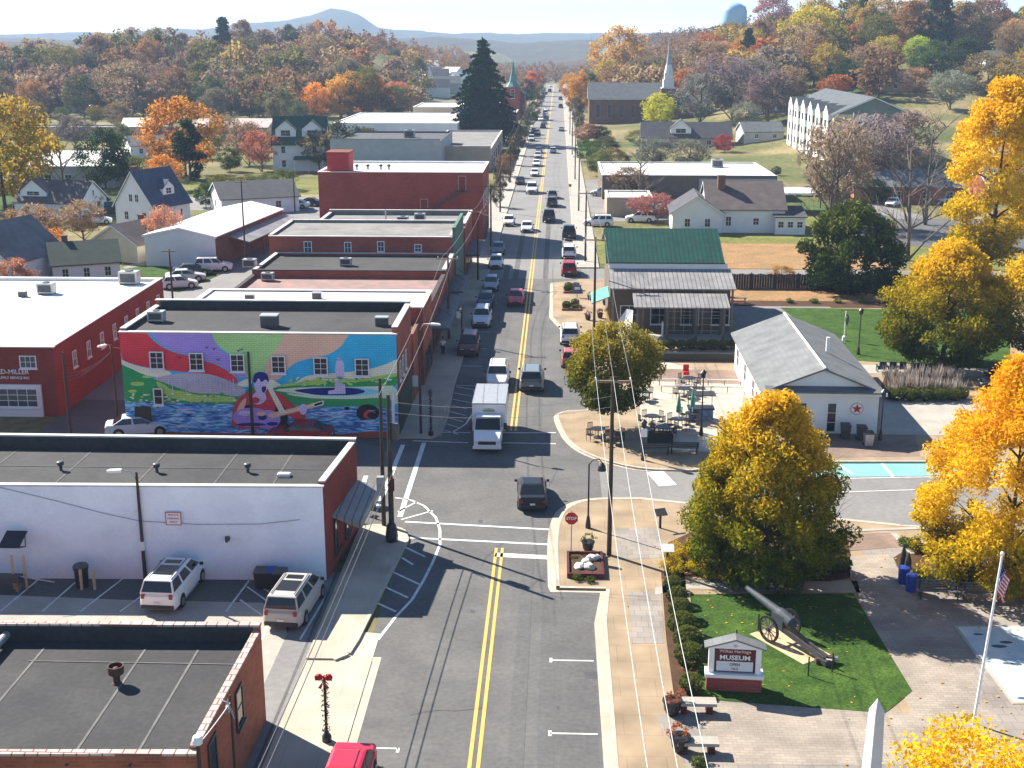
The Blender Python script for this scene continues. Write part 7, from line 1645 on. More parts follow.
def lantern_post(label, x, y, h, arm=None, z0=ZS):
    t = thing('park_lamp_post', label, 'lamp post', (x, y, z0))
    b = MB(); b.lathe([(.16, 0), (.16, .2), (.09, .7), (.055, .8), (.045, h)], n=10); b.build('post', M['black_metal'], t)
    cx_ = 0
    if arm:
        d = V3(*arm); MB().path([V3(0, 0, h - .02), V3(0, 0, h + .25) + d * .3, V3(0, 0, h + .28) + d * .8, V3(0, 0, h + .1) + d], .035, 6).build('arm', M['black_metal'], t)
        b = MB(); b.lathe([(.26, h - .4), (.2, h - .1), (.05, h + .1)], c=(d.x, d.y), n=10); b.build('lantern', M['black_metal'], t)
    else:
        b = MB(); b.lathe([(.06, h), (.15, h + .05), (.2, h + .4), (.24, h + .43), (.04, h + .65)], n=8); b.build('lantern', M['black_metal'], t)
    return t
g = P(588, 530); lantern_post('black arched lamp post with a hanging lantern on the right corner bulb', g.x, g.y, PY(588, 466, g.y).z, (.75, 0, 0))
g = P(701, 437); lantern_post('black lantern post in the middle of the bistro plaza', g.x, g.y, PY(704, 372, g.y).z - .6)
g = P(858, 356); lantern_post('tall dark lamp post on the far green lawn', g.x, g.y, PY(862, 312, g.y).z - .4)
g = P(880, 442); lantern_post('black post beside the right corner of the white depot', g.x, g.y, 3.2)
g = P(643, 462); t = lantern_post('short black post with a white notice at the edge of the bistro plaza', g.x, g.y, 2.3); b = MB(); b.box(-.22, .22, -.1, -.06, 1.7, 2.3); b.build('notice', M['white_metal'], t)

# stop sign, bed with stones
def mast_sign(label, px, py, h, disc=True):
    g = P(px, py); t = thing('stop_sign', label, 'road sign', (g.x, g.y, ZS), 0)
    MB().tube((0, 0, 0), (0, 0, h + .1), .035, n=6).build('post', M['galv'], t)
    b = MB(); pts = [(.38 * math.cos(math.pi / 8 + i * math.pi / 4), .38 * math.sin(math.pi / 8 + i * math.pi / 4)) for i in range(8)]
    b.add([(x, -.05, h - .35 + z) for x, z in pts] + [(x, -.07, h - .35 + z) for x, z in pts], [tuple(range(8)), tuple(range(15, 7, -1))] + [(i, 8 + i, 8 + (i + 1) % 8, (i + 1) % 8) for i in range(8)]); so = b.build('plate', M['red_sign'], t)
    text_mesh('STOP', .24, M['white_metal'], 'lettering', so, (0, -.075, h - .35), bold=.008)
    return t
mast_sign('red octagonal stop sign on a slim post at the right corner bulb', 571, 556, 2.5)
PB = thing('planter_bed', 'dark-edged rectangular bed with pale stones and low plants on the right corner bulb', 'planter', (P(585, 569).x, P(585, 569).y, ZS))
b = MB(); b.box(-1.0, 1.0, -1.55, -1.42, 0, .28); b.box(-1.0, 1.0, 1.42, 1.55, 0, .28); b.box(-1.0, -.87, -1.42, 1.42, 0, .28); b.box(.87, 1.0, -1.42, 1.42, 0, .28); b.build('edging', M['maroon'], PB)
MB().box(-.87, .87, -1.42, 1.42, 0, .16).build('soil', M['mulch'], PB)
for k in range(7): MB().blob((rnd.uniform(-.4, .6), rnd.uniform(-1.1, 1.0), .22), rnd.uniform(.22, .42), rnd.uniform(.2, .34), .2, k, 8, 5, .2).build('stone', M['rock'], PB)
def shrub_mesh(w, h, seed, mt, n=1100, size=.075): return leaf_cloud('foliage', clumps('round', w, h * .9, h * .06, 26, seed, w * .2), n, size, seed, mt, 1.5)
m_box = leaf_mat('leaf_boxwood', [(.02, .045, .012), (.04, .075, .018), (.085, .115, .026), (.15, .17, .04)], .25, 0, 1.0, 1.5)
m_ylw = leaf_mat('leaf_yellow_shrub', [(.10, .11, .015), (.30, .26, .02), (.55, .40, .03), (.62, .42, .04)], .35, 0, 1.4, 1.0)
m_grs = leaf_mat('leaf_low_green', [(.03, .06, .012), (.06, .10, .02), (.12, .15, .03), (.2, .2, .04)], .3, 0, .8, 1.5)
def ball_mesh(w_, h_, seed):
    g = np.random.default_rng(seed); cs = []
    for i in range(240):
        d = g.normal(size=3); d /= np.linalg.norm(d); q = 1 + .10 * mnoise.noise(Vector(d * 2.5 + seed))
        cs.append((d[0] * w_ * .42 * q, d[1] * w_ * .42 * q, h_ * .5 + d[2] * h_ * .42 * q, .075))
    return leaf_cloud('foliage', cs + [(0, 0, h_ * .5, h_ * .36)], 7500, .045, seed, m_box, 1.3)
SHR = [ball_mesh(1.3, 1.05, 200 + i) for i in range(3)]
def shrub(label, px, py, s=1.0, me=None, group=None, cat='shrub', name='clipped_shrub', xy=1.0):
    g = P(px, py, ZS); t = link(name, me or SHR[cnt[0] % 3]); cnt[0] += 1
    t.location = (g.x, g.y, ZS); t.scale = (s * xy, s * xy, s); t.rotation_euler = (0, 0, rnd.uniform(0, 6)); tag(t, label, cat, group); return t
for k, (a, b2, s) in enumerate(((673, 590, .8), (677, 604, .95), (680, 618, 1.05), (682, 635, 1.2), (687, 650, 1.2), (689, 667, 1.2), (691, 692, .9))):
    shrub('dark green ball shrub in the row between the pavement and the cannon lawn', a, b2, s, None, 'ball shrubs beside the cannon lawn')
YS = [shrub_mesh(1.4, 1.1, 210 + i, m_ylw, 1500, .08) for i in range(2)]; LGm = [shrub_mesh(1.0, .55, 215 + i, m_grs, 700, .08) for i in range(2)]
for k, (a, b2, s) in enumerate(((672, 575, .9), (686, 568, 1.0), (699, 575, .9), (712, 580, .8), (676, 560, .9), (690, 552, .7))): shrub('yellow-green shrub at the left foot of the big round tree', a, b2, s, YS[k % 2], 'yellow shrubs below the round tree', name='yellow_shrub')
for k, (a, b2, s) in enumerate(((914, 548, 1.0), (925, 552, 1.0), (938, 555, 1.1), (922, 580, 1.1), (938, 582, 1.2), (955, 578, 1.1), (970, 582, 1.2), (990, 582, 1.1), (1008, 580, 1.1), (905, 545, .8))): shrub('yellow-green hedge shrub behind the grey benches at the right', a, b2, s, YS[k % 2] if k % 3 else LGm[0], 'hedge shrubs at the right', xy=1.25, name='hedge_shrub')
for k, (a, b2, s) in enumerate(((790, 578, 1.0), (810, 575, 1.0), (828, 574, 1.0), (842, 572, .9))): shrub('dark shrub in the shaded bed under the big round tree', a, b2, s, None, 'dark shrubs under the round tree')
for k, (a, b2, s) in enumerate(((578, 580, .55), (590, 582, .5), (573, 560, .5))): shrub('little plant among the pale stones of the corner bed', a, b2, s, LGm[k % 2], 'plants of the corner bed', name='low_plant', cat='plant')
shrub('small round bush at the end of the cannon lawn near the pavement pots', 700, 767, .7, LGm[0], name='low_plant', cat='plant')
# planted islands at the right kerb
for k, (a, b2) in enumerate(((572, 292), (571, 309))):
    g = P(a, b2); PBx = thing('planted_island', 'brick-edged planted island at the right kerb, %s one' % ('farther' if k == 0 else 'nearer'), 'planter', (g.x, g.y, ZS))
    b = MB(); b.box(-1.0, 1.0, -1.5, -1.36, 0, .2); b.box(-1.0, 1.0, 1.36, 1.5, 0, .2); b.box(-1.0, -.86, -1.36, 1.36, 0, .2); b.box(.86, 1.0, -1.36, 1.36, 0, .2); b.build('edging', M['brick_brown'], PBx); MB().box(-.86, .86, -1.36, 1.36, 0, .1).build('soil', M['mulch'], PBx)
    for j, (dx, dy) in enumerate(((-.5, -.7), (.45, .6), (-.4, .7), (.5, -.6))):
        t = link('low_plant', (SHR + LGm)[(k + j) % 5]); t.location = (g.x + dx, g.y + dy, ZS + .1); t.scale = (.8, .8, .8); tag(t, 'leafy plant in the planted islands at the right kerb', 'plant', 'plants of the kerb islands')
g = P(577, 298); t = thing('blue_sign', 'small blue and white sign standing in the farther planted island', 'sign', (g.x, g.y - .3, ZS)); MB().tube((0, 0, 0), (0, 0, 1.0), .04, n=6).build('post', M['dark_metal'], t); MB().box(-.45, .45, -.05, .0, .55, 1.4).build('panel', mat('sign_blue', (.05, .14, .42), .5), t); MB().box(-.3, .3, -.056, -.051, .9, 1.2).build('lettering_band', M['white_metal'], t)

# museum sign
MS = thing('museum_sign', 'white pedimented museum sign on a brick base at the corner of the cannon lawn', 'sign', (P(733, 691).x, P(733, 691).y, ZS), R(-4)); MS.scale = (.93, .93, .93)
MB().box(-1.3, 1.3, -.32, .32, -.05, .72).build('base', M['brick_maroon'], MS)
b = MB(); b.box(-1.38, 1.38, -.4, .4, .72, .90); b.build('plinth', M['white_metal'], MS)
for s in (-1, 1): MB().box(s * 1.1 - .13, s * 1.1 + .13, -.2, .2, .90, 2.2).build('column', M['white_metal'], MS)
MB().box(-.97, .97, -.14, .14, .95, 2.2).build('board', M['maroon'], MS)
MB().box(-.86, .86, -.165, -.142, 1.0, 1.5).build('letter_panel', mat('letter_panel', (.62, .64, .66), .5), MS)
b = MB(); b.add([(-1.32, -.26, 2.2), (1.32, -.26, 2.2), (0, -.26, 2.62), (-1.32, .26, 2.2), (1.32, .26, 2.2), (0, .26, 2.62)], [(0, 1, 2), (5, 4, 3), (0, 3, 4, 1), (1, 4, 5, 2), (2, 5, 3, 0)]); b.build('pediment', M['white_metal'], MS)
b = MB(); b.add([(-1.45, -.36, 2.2), (0, -.36, 2.66), (0, .36, 2.66), (-1.45, .36, 2.2), (-1.45, -.36, 2.27), (0, -.36, 2.74), (0, .36, 2.74), (-1.45, .36, 2.27), (1.45, -.36, 2.2), (1.45, .36, 2.2), (1.45, -.36, 2.27), (1.45, .36, 2.27)],
      [(4, 5, 6, 7), (5, 10, 11, 6), (0, 4, 7, 3), (8, 9, 11, 10), (0, 1, 5, 4), (1, 8, 10, 5), (3, 7, 6, 2), (2, 6, 11, 9), (1, 0, 3, 2), (8, 1, 2, 9)]); b.build('roof', M['shingle_grey'], MS)
b = MB(); b.add([(-.14, -.268, 2.36), (.14, -.268, 2.36), (0, -.268, 2.45), (0, -.268, 2.28)], [(0, 3, 1, 2)]); b.build('ornament', M['galv'], MS)
text_mesh('Wilkes Heritage', .225, mat('sign_pink', (.66, .42, .40), .5), 'lettering', MS, (0, -.146, 2.02), bold=.004)
text_mesh('MUSEUM', .33, M['white_metal'], 'lettering', MS, (0, -.146, 1.68), bold=.008, sx=1.12)
text_mesh('OPEN', .19, M['dark_metal'], 'lettering', MS, (0, -.17, 1.34), bold=.004); text_mesh('10-4', .17, M['dark_metal'], 'lettering', MS, (0, -.17, 1.12), bold=.003)

# the field cannon: barrel, two spoked wheels, trail, on a timber pad
v = P(764, 641, ZS); v2 = P(812, 668, ZS)
ang = math.atan2(v2.y - v.y, v2.x - v.x)
CN = thing('field_cannon', 'old grey field cannon on spoked wheels, long barrel pointing up to the left', 'cannon', (v.x + .75, v.y + .25, ZS + .06), ang); CN.scale = (.84, .84, .84)
# local +X runs back along the trail; barrel points to -X
b = MB(); b.path([(1.05, 0, 1.30), (.95, 0, 1.33), (.1, 0, 1.52), (-.1, 0, 1.57), (-.15, 0, 1.57), (-1.5, 0, 1.80), (-2.75, 0, 2.0), (-2.85, 0, 2.02)], [.26, .35, .35, .32, .27, .21, .15, .17], 16); b.path([(1.25, 0, 1.25), (1.05, 0, 1.30)], [.1, .2], 12); b.build('barrel', M['gun_grey'], CN, smooth=False)
b = MB(); b.obox((-.35, -.34, .75), (.9, 0, 0), (0, .12, 0), (0, 0, .85)); b.obox((-.35, .22, .75), (.9, 0, 0), (0, .12, 0), (0, 0, .85)); b.tube((0, -.85, .78), (0, .85, .78), .07); b.build('carriage', M['gun_grey'], CN)
b = MB()
for s in (-.28, .28): b.obox((.2, s - .06, .72), (3.4, -s * .6, -.62), (0, .12, 0), (0, 0, .3))
b.box(3.3, 3.9, -.3, .3, .0, .3); b.path([(3.6, 0, .25), (4.2, 0, .42)], .07); b.build('trail', M['dark_metal'], CN)
for s in (-1, 1):
    wh = bpy.data.objects.new('wheel', None); COL.objects.link(wh); wh.parent = CN; wh.location = (0, s * .86, .78)
    def ring_pts(rad, y, n=28): return [V3(rad * math.cos(2 * math.pi * i / n), y, rad * math.sin(2 * math.pi * i / n)) for i in range(n)]
    b = MB(); n = 28
    vs = ring_pts(.78, -.06) + ring_pts(.78, .06) + ring_pts(.66, .06) + ring_pts(.66, -.06)
    b.add(vs, [(k * n + i, k * n + (i + 1) % n, ((k + 1) % 4) * n + (i + 1) % n, ((k + 1) % 4) * n + i) for k in range(4) for i in range(n)]); b.build('rim', M['black_metal'], wh)
    b = MB()
    for i in range(12):
        a = 2 * math.pi * i / 12; b.tube((.08 * math.cos(a), 0, .08 * math.sin(a)), (.67 * math.cos(a), 0, .67 * math.sin(a)), .032, n=6)
    b.build('spoke', mat('spoke_wood', (.20, .16, .13), .8, var=.2, scale=4), wh); MB().tube((0, -.14, 0), (0, .14, 0), .12, n=12).build('hub', M['dark_metal'], wh)
pd = link('timber_pad', MB().box(-1.3, 3.0, -1.05, 1.05, 0, .06).mesh('timber_pad', M['wood_light'])); pd.location = (v.x + .75, v.y + .25, ZS - .02); pd.scale = (.84, .84, 1); pd.rotation_euler = (0, 0, ang); tag(pd, 'tan timber pad on the lawn under the cannon', 'pad')
for k, (a, b2) in enumerate(((736, 648), (808, 676), (832, 672), (758, 632))):
    g = P(a, b2, ZS); q_ = MB().tube((0, 0, 0), (0, 0, .95), .035, n=6).build('guard_post', M['black_metal']); q_.location = (g.x, g.y, ZS); tag(q_, 'thin black corner post of the cannon enclosure', 'post', 'posts around the cannon')
g = P(826, 664, ZS); t = thing('display_shell', 'rusty display piece with a pale cap beside the cannon trail', 'display', (g.x, g.y, ZS)); MB().path([(-.5, 0, .15), (.35, .1, .2)], [.14, .2], 10).build('body', M['brown_rust'], t); MB().tube((.35, .1, .2), (.55, .12, .22), .11, n=10).build('cap', M['galv'], t)

# flagpole with the flag hanging
g = P(973, 727); fh = PY(1003, 556, g.y)
FP = thing('flagpole', 'white flagpole leaning to the right with a flag near its top', 'flagpole', (g.x, g.y, ZS))
topv = V3(fh.x - g.x, .1, fh.z - ZS)
b = MB(); b.path([(0, 0, 0), topv], [.07, .045], 10); b.build('pole', M['white_metal'], FP); b = MB(); b.blob(topv + V3(0, 0, .06), .09, .09, .09, 1, 10, 8, 0); b.build('finial', M['white_metal'], FP)
FL = bpy.data.objects.new('flag', None); COL.objects.link(FL); tag(FL, 'stars and stripes flag hanging limp from the flagpole', 'flag')
FL.location = V3(g.x, g.y, ZS) + topv * .955
def flag_pt(u, t):            # u 0..1 along the fly, t 0..1 down the hoist; hanging folds
    x = .06 + .40 * u + .03 * math.sin(u * 9 + t * 3); y = .07 * math.sin(u * 14 + t * 2); z = -1.05 * t - .75 * u ** .8
    return V3(x - .17 * t, y, z)
NU = 14
fm = [mat('flag_red', (.52, .02, .05), .8), mat('flag_white', (.78, .76, .76), .8), mat('flag_blue', (.025, .035, .14), .8)]
b = MB()
for s in range(13):
    for i in range(NU):
        t0, t1, u0, u1 = s / 13, (s + 1) / 13, i / NU, (i + 1) / NU
        m_ = 2 if (s < 7 and u1 <= .45) else (0 if s % 2 == 0 else 1)
        b.add([flag_pt(u0, t0), flag_pt(u0, t1), flag_pt(u1, t1), flag_pt(u1, t0)], [(0, 1, 2, 3)], m_)
b.build('cloth', fm, FL)
b = MB()
for r_ in range(4):
    for c_ in range(5):
        p_ = flag_pt(.05 + c_ * .09, .05 + r_ * .13); b.add([p_ + V3(dx * .017, -.012, dz * .017) for dx, dz in ((-1, 0), (0, -1), (1, 0), (0, 1))], [(0, 1, 2, 3)])
b.build('star_field', M['white_metal'], FL)
# obelisk (pointed stone) bottom
g = P(868, 812); ob_top = PY(871, 698, g.y).z
OB = thing('stone_obelisk', 'pale grey pointed stone obelisk at the bottom right', 'monument', (g.x, g.y, ZS), R(22)); OB.scale = (.8, .8, 1)
b = MB(); hh = ob_top - ZS; b.add([(-.36, -.36, .5), (.36, -.36, .5), (.36, .36, .5), (-.36, .36, .5), (-.25, -.25, hh - .5), (.25, -.25, hh - .5), (.25, .25, hh - .5), (-.25, .25, hh - .5), (0, 0, hh)],
      [(0, 1, 5, 4), (1, 2, 6, 5), (2, 3, 7, 6), (3, 0, 4, 7), (4, 5, 8), (5, 6, 8), (6, 7, 8), (7, 4, 8), (3, 2, 1, 0)]); b.build('shaft', M['marble'], OB)
MB().box(-.55, .55, -.55, .55, 0, .5).build('base', M['marble'], OB)
# painted map floor
MP = thing('map_mosaic', 'pale blue and cream painted map set in the paving near the flagpole', 'mosaic', (0, 0, 0))
mp_pts = [w(953, 628), w(1012, 707), w(1075, 706), w(1060, 628)]
b = MB(); b.prism(mp_pts, ZS + .0, ZS + .03); b.build('border', M['concrete'], MP)
c_ = V3(sum(p[0] for p in mp_pts) / 4, sum(p[1] for p in mp_pts) / 4); inn = [(c_.x + (p[0] - c_.x) * .93, c_.y + (p[1] - c_.y) * .95) for p in mp_pts]
b = MB(); b.prism(inn, ZS + .005, ZS + .035); b.build('map_face', mat('map_paint', (.66, .68, .62), .6, c2=(.36, .48, .54), scale=.55), MP)
b = MB()
for a, b2, s in ((978, 635, .18), (999, 647, .28), (1006, 643, .24), (1008, 664, .2), (1016, 665, .2), (1023, 699, .2)):
    gg = P(a, b2, ZS); b.add([(gg.x + s * 1.4 * math.cos(i * .785), gg.y + s * .6 * math.sin(i * .785), ZS + .042) for i in range(8)], [tuple(range(8))])
b.build('map_mark', mat('map_ink', (.06, .10, .14), .6), MP)

# benches
M['bench_grey'] = mat('bench_grey', (.13, .13, .14), .6)
def bench(label, px, py, rz, L=1.8, mt='dark_metal', group=None, back=True):
    g = P(px, py, ZS); t = thing('park_bench', label, 'bench', (g.x, g.y, ZS), rz, group)
    b = MB()
    for i in range(4): b.box(-L / 2, L / 2, -.22 + i * .12, -.12 + i * .12, .42, .46)
    b.build('seat', M[mt], t)
    if back:
        b = MB()
        for i in range(3): b.box(-L / 2, L / 2, .24 + .03 * i, .27 + .03 * i, .55 + i * .13, .64 + i * .13)
        b.build('backrest', M[mt], t)
    for x_ in (-L / 2 + .12, L / 2 - .12):
        b = MB(); b.box(x_ - .03, x_ + .03, -.22, -.17, 0, .42); b.box(x_ - .03, x_ + .03, .17, .24, 0, .9 if back else .42); b.box(x_ - .03, x_ + .03, -.165, .165, .36, .41); b.build('leg', M['black_metal'], t)
    return t
bench('dark bench below the big round tree, left of the two', 750, 588, 0, 2.1, 'dark_metal'); bench('dark bench below the big round tree, right of the two', 784, 589, 0, 2.1, 'dark_metal')
bench('dark bench by the blue bins, left of the two behind the flagpole', 938, 598, R(-2), 2.1, 'bench_grey'); bench('dark bench behind the flagpole, right of the two', 983, 601, R(-2), 2.1, 'bench_grey')
def slab_seat(label, px, py, rz=0):
    g = P(px, py, ZS); t = thing('stone_bench', label, 'stone bench', (g.x, g.y, ZS), rz)
    MB().box(-.85, .85, -.3, .3, .42, .56).build('slab', M['concrete'], t)
    for s in (-.55, .55): MB().box(s - .14, s + .14, -.22, .22, 0, .42).build('support', M['maroon'], t)
slab_seat('pale stone bench beside the upper flower pot by the museum sign', 696, 712); slab_seat('second pale stone bench nearer the camera beside the lower flower pot', 697, 752)
def flower_pot(label, px, py, s=1.0, lm=None):
    g = P(px, py, ZS); t = thing('flower_pot', label, 'flower pot', (g.x, g.y, ZS))
    MB().lathe([(.2 * s, 0), (.3 * s, .2 * s), (.34 * s, .5 * s), (.38 * s, .52 * s), (.38 * s, .6 * s), (.3 * s, .6 * s)], n=14).build('pot', M['black_metal'], t)
    b = link('blooms', leaf_cloud('blooms', clumps('round', .8 * s, .5 * s, .5 * s, 14, int(px), .14), 320, .07, int(py), lm or leaf_mat('bloom', [(.05, .07, .02), (.12, .10, .03), (.30, .10, .05), (.42, .14, .06)], .2, 0, 1.2, 3), 1.4), t)
    return t
flower_pot('dark pot with reddish plants at the pavement edge, upper of the two', 672, 714, 1.15); flower_pot('dark pot with reddish plants at the pavement edge, lower of the two', 680, 751, 1.15); flower_pot('dark planter with a small shrub beside the arched lamp post', 588, 551, 1.0, m_box)
# pedestals with panels
def panel(label, px, py, rz=0, mt='white_metal'):
    g = P(px, py, ZS); t = thing('info_panel', label, 'information panel', (g.x, g.y, ZS), rz)
    MB().box(-.06, .06, -.05, .05, 0, .9).build('post', M['black_metal'], t); b = MB(); b.obox((-.35, -.25, .85), (.7, 0, 0), (0, .45, .28), (0, -.03, .05)); b.build('board', M[mt], t)
panel('white slanted information panel at the left foot of the round tree', 667, 565); panel('slanted information panel at the pavement edge nearer the side street', 660, 528, R(20), 'dark_metal')
for k, (a, b2) in enumerate(((903, 583), (911, 591))):
    g = P(a, b2, ZS); t = thing('recycling_bin', 'blue recycling bin at the path edge, %s of two' % ('farther' if k == 0 else 'nearer'), 'bin', (g.x, g.y, ZS)); MB().lathe([(.27, 0), (.3, .85)], n=14).build('body', M['blue_bin'], t); MB().lathe([(.32, .85), (.3, .92), (.1, .97)], n=14).build('lid', M['blue_bin'], t)
for k, (a, b2, tp) in enumerate(((904, 582, 548), (909, 585, 556))):
    g = P(a, b2, ZS); hh = PY(a, tp, g.y).z - ZS; t = thing('folded_umbrella', 'dark folded parasol standing behind the blue bins, %s one' % ('left' if k == 0 else 'right'), 'parasol', (g.x, g.y + .5, ZS)); MB().tube((0, 0, 0), (0, 0, hh), .03).build('pole', M['black_metal'], t); MB().lathe([(.2, .75), (.17, 1.2), (.06, hh - .12), (.02, hh)], n=10).build('canopy', M['plastic'], t)

# bistro plaza
def chair_parts(parent, x, y, a, mt):
    pass
def bistro_table(label, px, py, mt='black_metal', umb=None, group=None):
    g = P(px, py, ZS); t = thing('bistro_table', label, 'table', (g.x, g.y, ZS), rnd.uniform(0, 1.5), group)
    MB().lathe([(.55, .70), (.55, .74)], n=16).build('tabletop', M[mt], t); MB().lathe([(.3, 0), (.3, .04), (.04, .08), (.04, .70)], n=10).build('pedestal', M['black_metal'], t)
    if umb is not None:
        u = thing('folded_umbrella', umb, 'parasol', (g.x, g.y, ZS + .74)); MB().tube((0, 0, 0), (0, 0, 1.9), .025).build('pole', M['white_metal'], u); MB().lathe([(.2, .5), (.17, 1.0), (.07, 1.7), (.01, 1.92)], n=10).build('canopy', M['green_canvas'], u)
    return t
CH0 = None
def bistro_chair(label, x, y, rz, group):
    global CH0
    if CH0 is None:
        t = thing('bistro_chair', label, 'chair', (x, y, ZS), rz, group); CH0 = t
        MB().box(-.22, .22, -.22, .22, .43, .47).build('seat', M['black_metal'], t)
        b = MB()
        for i in range(5): b.box(-.2 + i * .1 - .015, -.2 + i * .1 + .015, .2, .23, .47, .88)
        b.box(-.22, .22, .2, .235, .88, .93); b.build('backrest', M['black_metal'], t)
        for sx_ in (-1, 1):
            for sy_ in (-1, 1): MB().tube((sx_ * .19, sy_ * .19, 0), (sx_ * .19, sy_ * .19, .43), .018, n=5).build('leg', M['black_metal'], t)
        return t
    t = copy_tree(CH0); t.location = (x, y, ZS); t.rotation_euler = (0, 0, rz); tag(t, label, 'chair', group); return t
tabs = [(598, 438, 'bistro table under the corner tree nearest the kerb', None), (612, 443, 'bistro table under the corner tree, second from the kerb', None), (652, 425, 'bistro table left of the green folded parasols', None), (642, 400, 'bistro table at the top left of the plaza', None), (684, 397, 'bistro table in the middle of the far plaza row', None), (678, 428, 'bistro table under the left green folded parasol', 'left one of two folded green parasols on the plaza'), (692, 422, 'bistro table under the right green folded parasol', 'right one of two folded green parasols on the plaza'), (663, 436, 'bistro table in the dark shade at the plaza centre', None), (689, 386, 'bistro table farthest up the plaza', None)]
for a, b2, lb, um in tabs:
    t = bistro_table(lb, a, b2, umb=um); c = t.location
    for k in range(4):
        an = k * math.pi / 2 + rnd.uniform(-.3, .3) + .6; bistro_chair('black metal bistro chair around the plaza tables', c.x + .85 * math.cos(an), c.y + .85 * math.sin(an), an - math.pi / 2, 'bistro chairs on the plaza')
g = P(652, 456); bench('long black bench at the plaza edge, left one', 655, 454, R(180), 2.0, 'black_metal'); bench('long black bench at the plaza edge, right one', 684, 453, R(180), 2.0, 'black_metal')
t = thing('serving_stand', 'blue-skirted stand with a dark top at the right of the plaza', 'stand', (P(712, 421).x - .9, P(712, 421).y, ZS)); MB().box(-.9, .9, -.5, .5, .0, .9).build('skirt', mat('skirt_blue', (.03, .09, .25), .7, c2=(.2, .3, .4), scale=3), t); MB().box(-1.0, 1.0, -.6, .6, .9, .98).build('top', M['black_metal'], t)
for s in (-.9, .9): MB().tube((s, .5, .98), (s, .5, 2.0), .03).build('post', M['dark_metal'], t)
MB().box(-1.05, 1.05, -.65, .65, 2.0, 2.06).build('canopy', M['plastic'], t)
t = thing('planter_box', 'black planter block in the shade at the plaza centre', 'planter', (P(660, 444).x, P(660, 444).y, ZS)); MB().box(-.9, .9, -.35, .35, 0, .75).build('box', M['black_metal'], t); MB().box(-.8, .8, -.28, .28, .75, .79).build('soil', M['mulch'], t)
t = thing('garden_statue', 'red cushioned seat among the farthest plaza tables', 'seat', (P(686, 378).x, P(686, 378).y, ZS)); t.name = 'red_seat'; MB().box(-.25, .25, -.25, .25, .2, .45).build('seat', M['red_sign'], t); MB().box(-.25, .25, .25, .33, .2, 1.0).build('backrest', M['red_sign'], t)
# low wall and hedge between plaza and pavilion, rails
q_ = MB().box(P(642, 357).x, P(738, 360).x, 109.5, 110.0, ZS - .05, ZS + .7).build('retaining_wall', M['black_metal']); tag(q_, 'dark low wall between the plaza and the pavilion', 'wall')
for k in range(9): shrub('dark shrub in the bed along the low wall before the pavilion', 650 + k * 10.5, 349 + (k % 2), .95, None, 'shrubs along the pavilion wall')
for k, y_ in enumerate((101.2, 99.2)):
    t = thing('plaza_rail', 'white handrail line across the plaza below the low wall, %s one' % ('farther' if k == 0 else 'nearer'), 'rail', (0, y_, ZS)); x0, x1 = P(655, 374).x, P(735, 376).x
    MB().box(x0, x1, -.04, .04, .5, .58).build('bar', M['white_metal'], t)
    for i in range(6): x_ = x0 + .05 + (x1 - x0 - .1) * i / 5; MB().box(x_ - .03, x_ + .03, -.03, .03, 0, .5).build('post', M['dark_metal'], t)
# fence behind the lawn
fn = thing('board_fence', 'dark board fence behind the far lawn', 'fence', (0, 0, 0)); fy = 144.0
x0, x1 = P(728, 290).x, P(1010, 292).x
n_ = 12
b = MB()
i = 0; x_ = x0
while x_ < x1: b.box(x_, x_ + .28, fy, fy + .04, 0, 1.85 + .05 * math.sin(i * 1.7)); x_ += .30; i += 1
b.build('boards', mat('fence_dark', (.055, .042, .038), .9, var=.25, scale=1.5), fn)
for i in range(n_ + 1): x_ = x0 + (x1 - x0) * i / n_; MB().box(x_ - .07, x_ + .07, fy + .045, fy + .17, 0, 2.0).build('post', M['wood_pole'], fn)
for i in range(8): shrub('reddish shrub row at the foot of the board fence', 790 + i * 24, 303, .9, LGm[i % 2], 'shrubs before the board fence', name='low_plant')
g = P(738, 305); t = thing('picnic_table', 'wooden picnic table at the left end of the board fence', 'table', (g.x, g.y, ZS)); MB().box(-.95, .95, -.38, .38, .7, .76).build('tabletop', M['wood'], t)
for s in (-1, 1): MB().box(-.95, .95, s * .72 - .14, s * .72 + .14, .42, .47).build('seat', M['wood'], t)
for s in (-.7, .7): b = MB(); b.obox((s, -.75, 0), (.08, 0, 0), (0, .12, 0), (0, .35, .7)); b.obox((s, .63, 0), (.08, 0, 0), (0, .12, 0), (0, -.35, .7)); b.build('leg', M['wood'], t)
# statue post on the lawn
g = P(844, 342); t = thing('signpost', 'slim white post with a dark green hanging figure on the far lawn', 'signpost', (g.x, g.y, ZS)); MB().tube((0, 0, 0), (0, 0, 2.9), .06, n=8).build('post', M['white_metal'], t); MB().blob((.12, -.05, 2.1), .2, .16, .5, 5, 10, 8, .2).build('figure', M['green_wall'], t); MB().lathe([(.22, 0), (.2, .4), (.08, .5)], n=10).build('base', M['white_metal'], t)
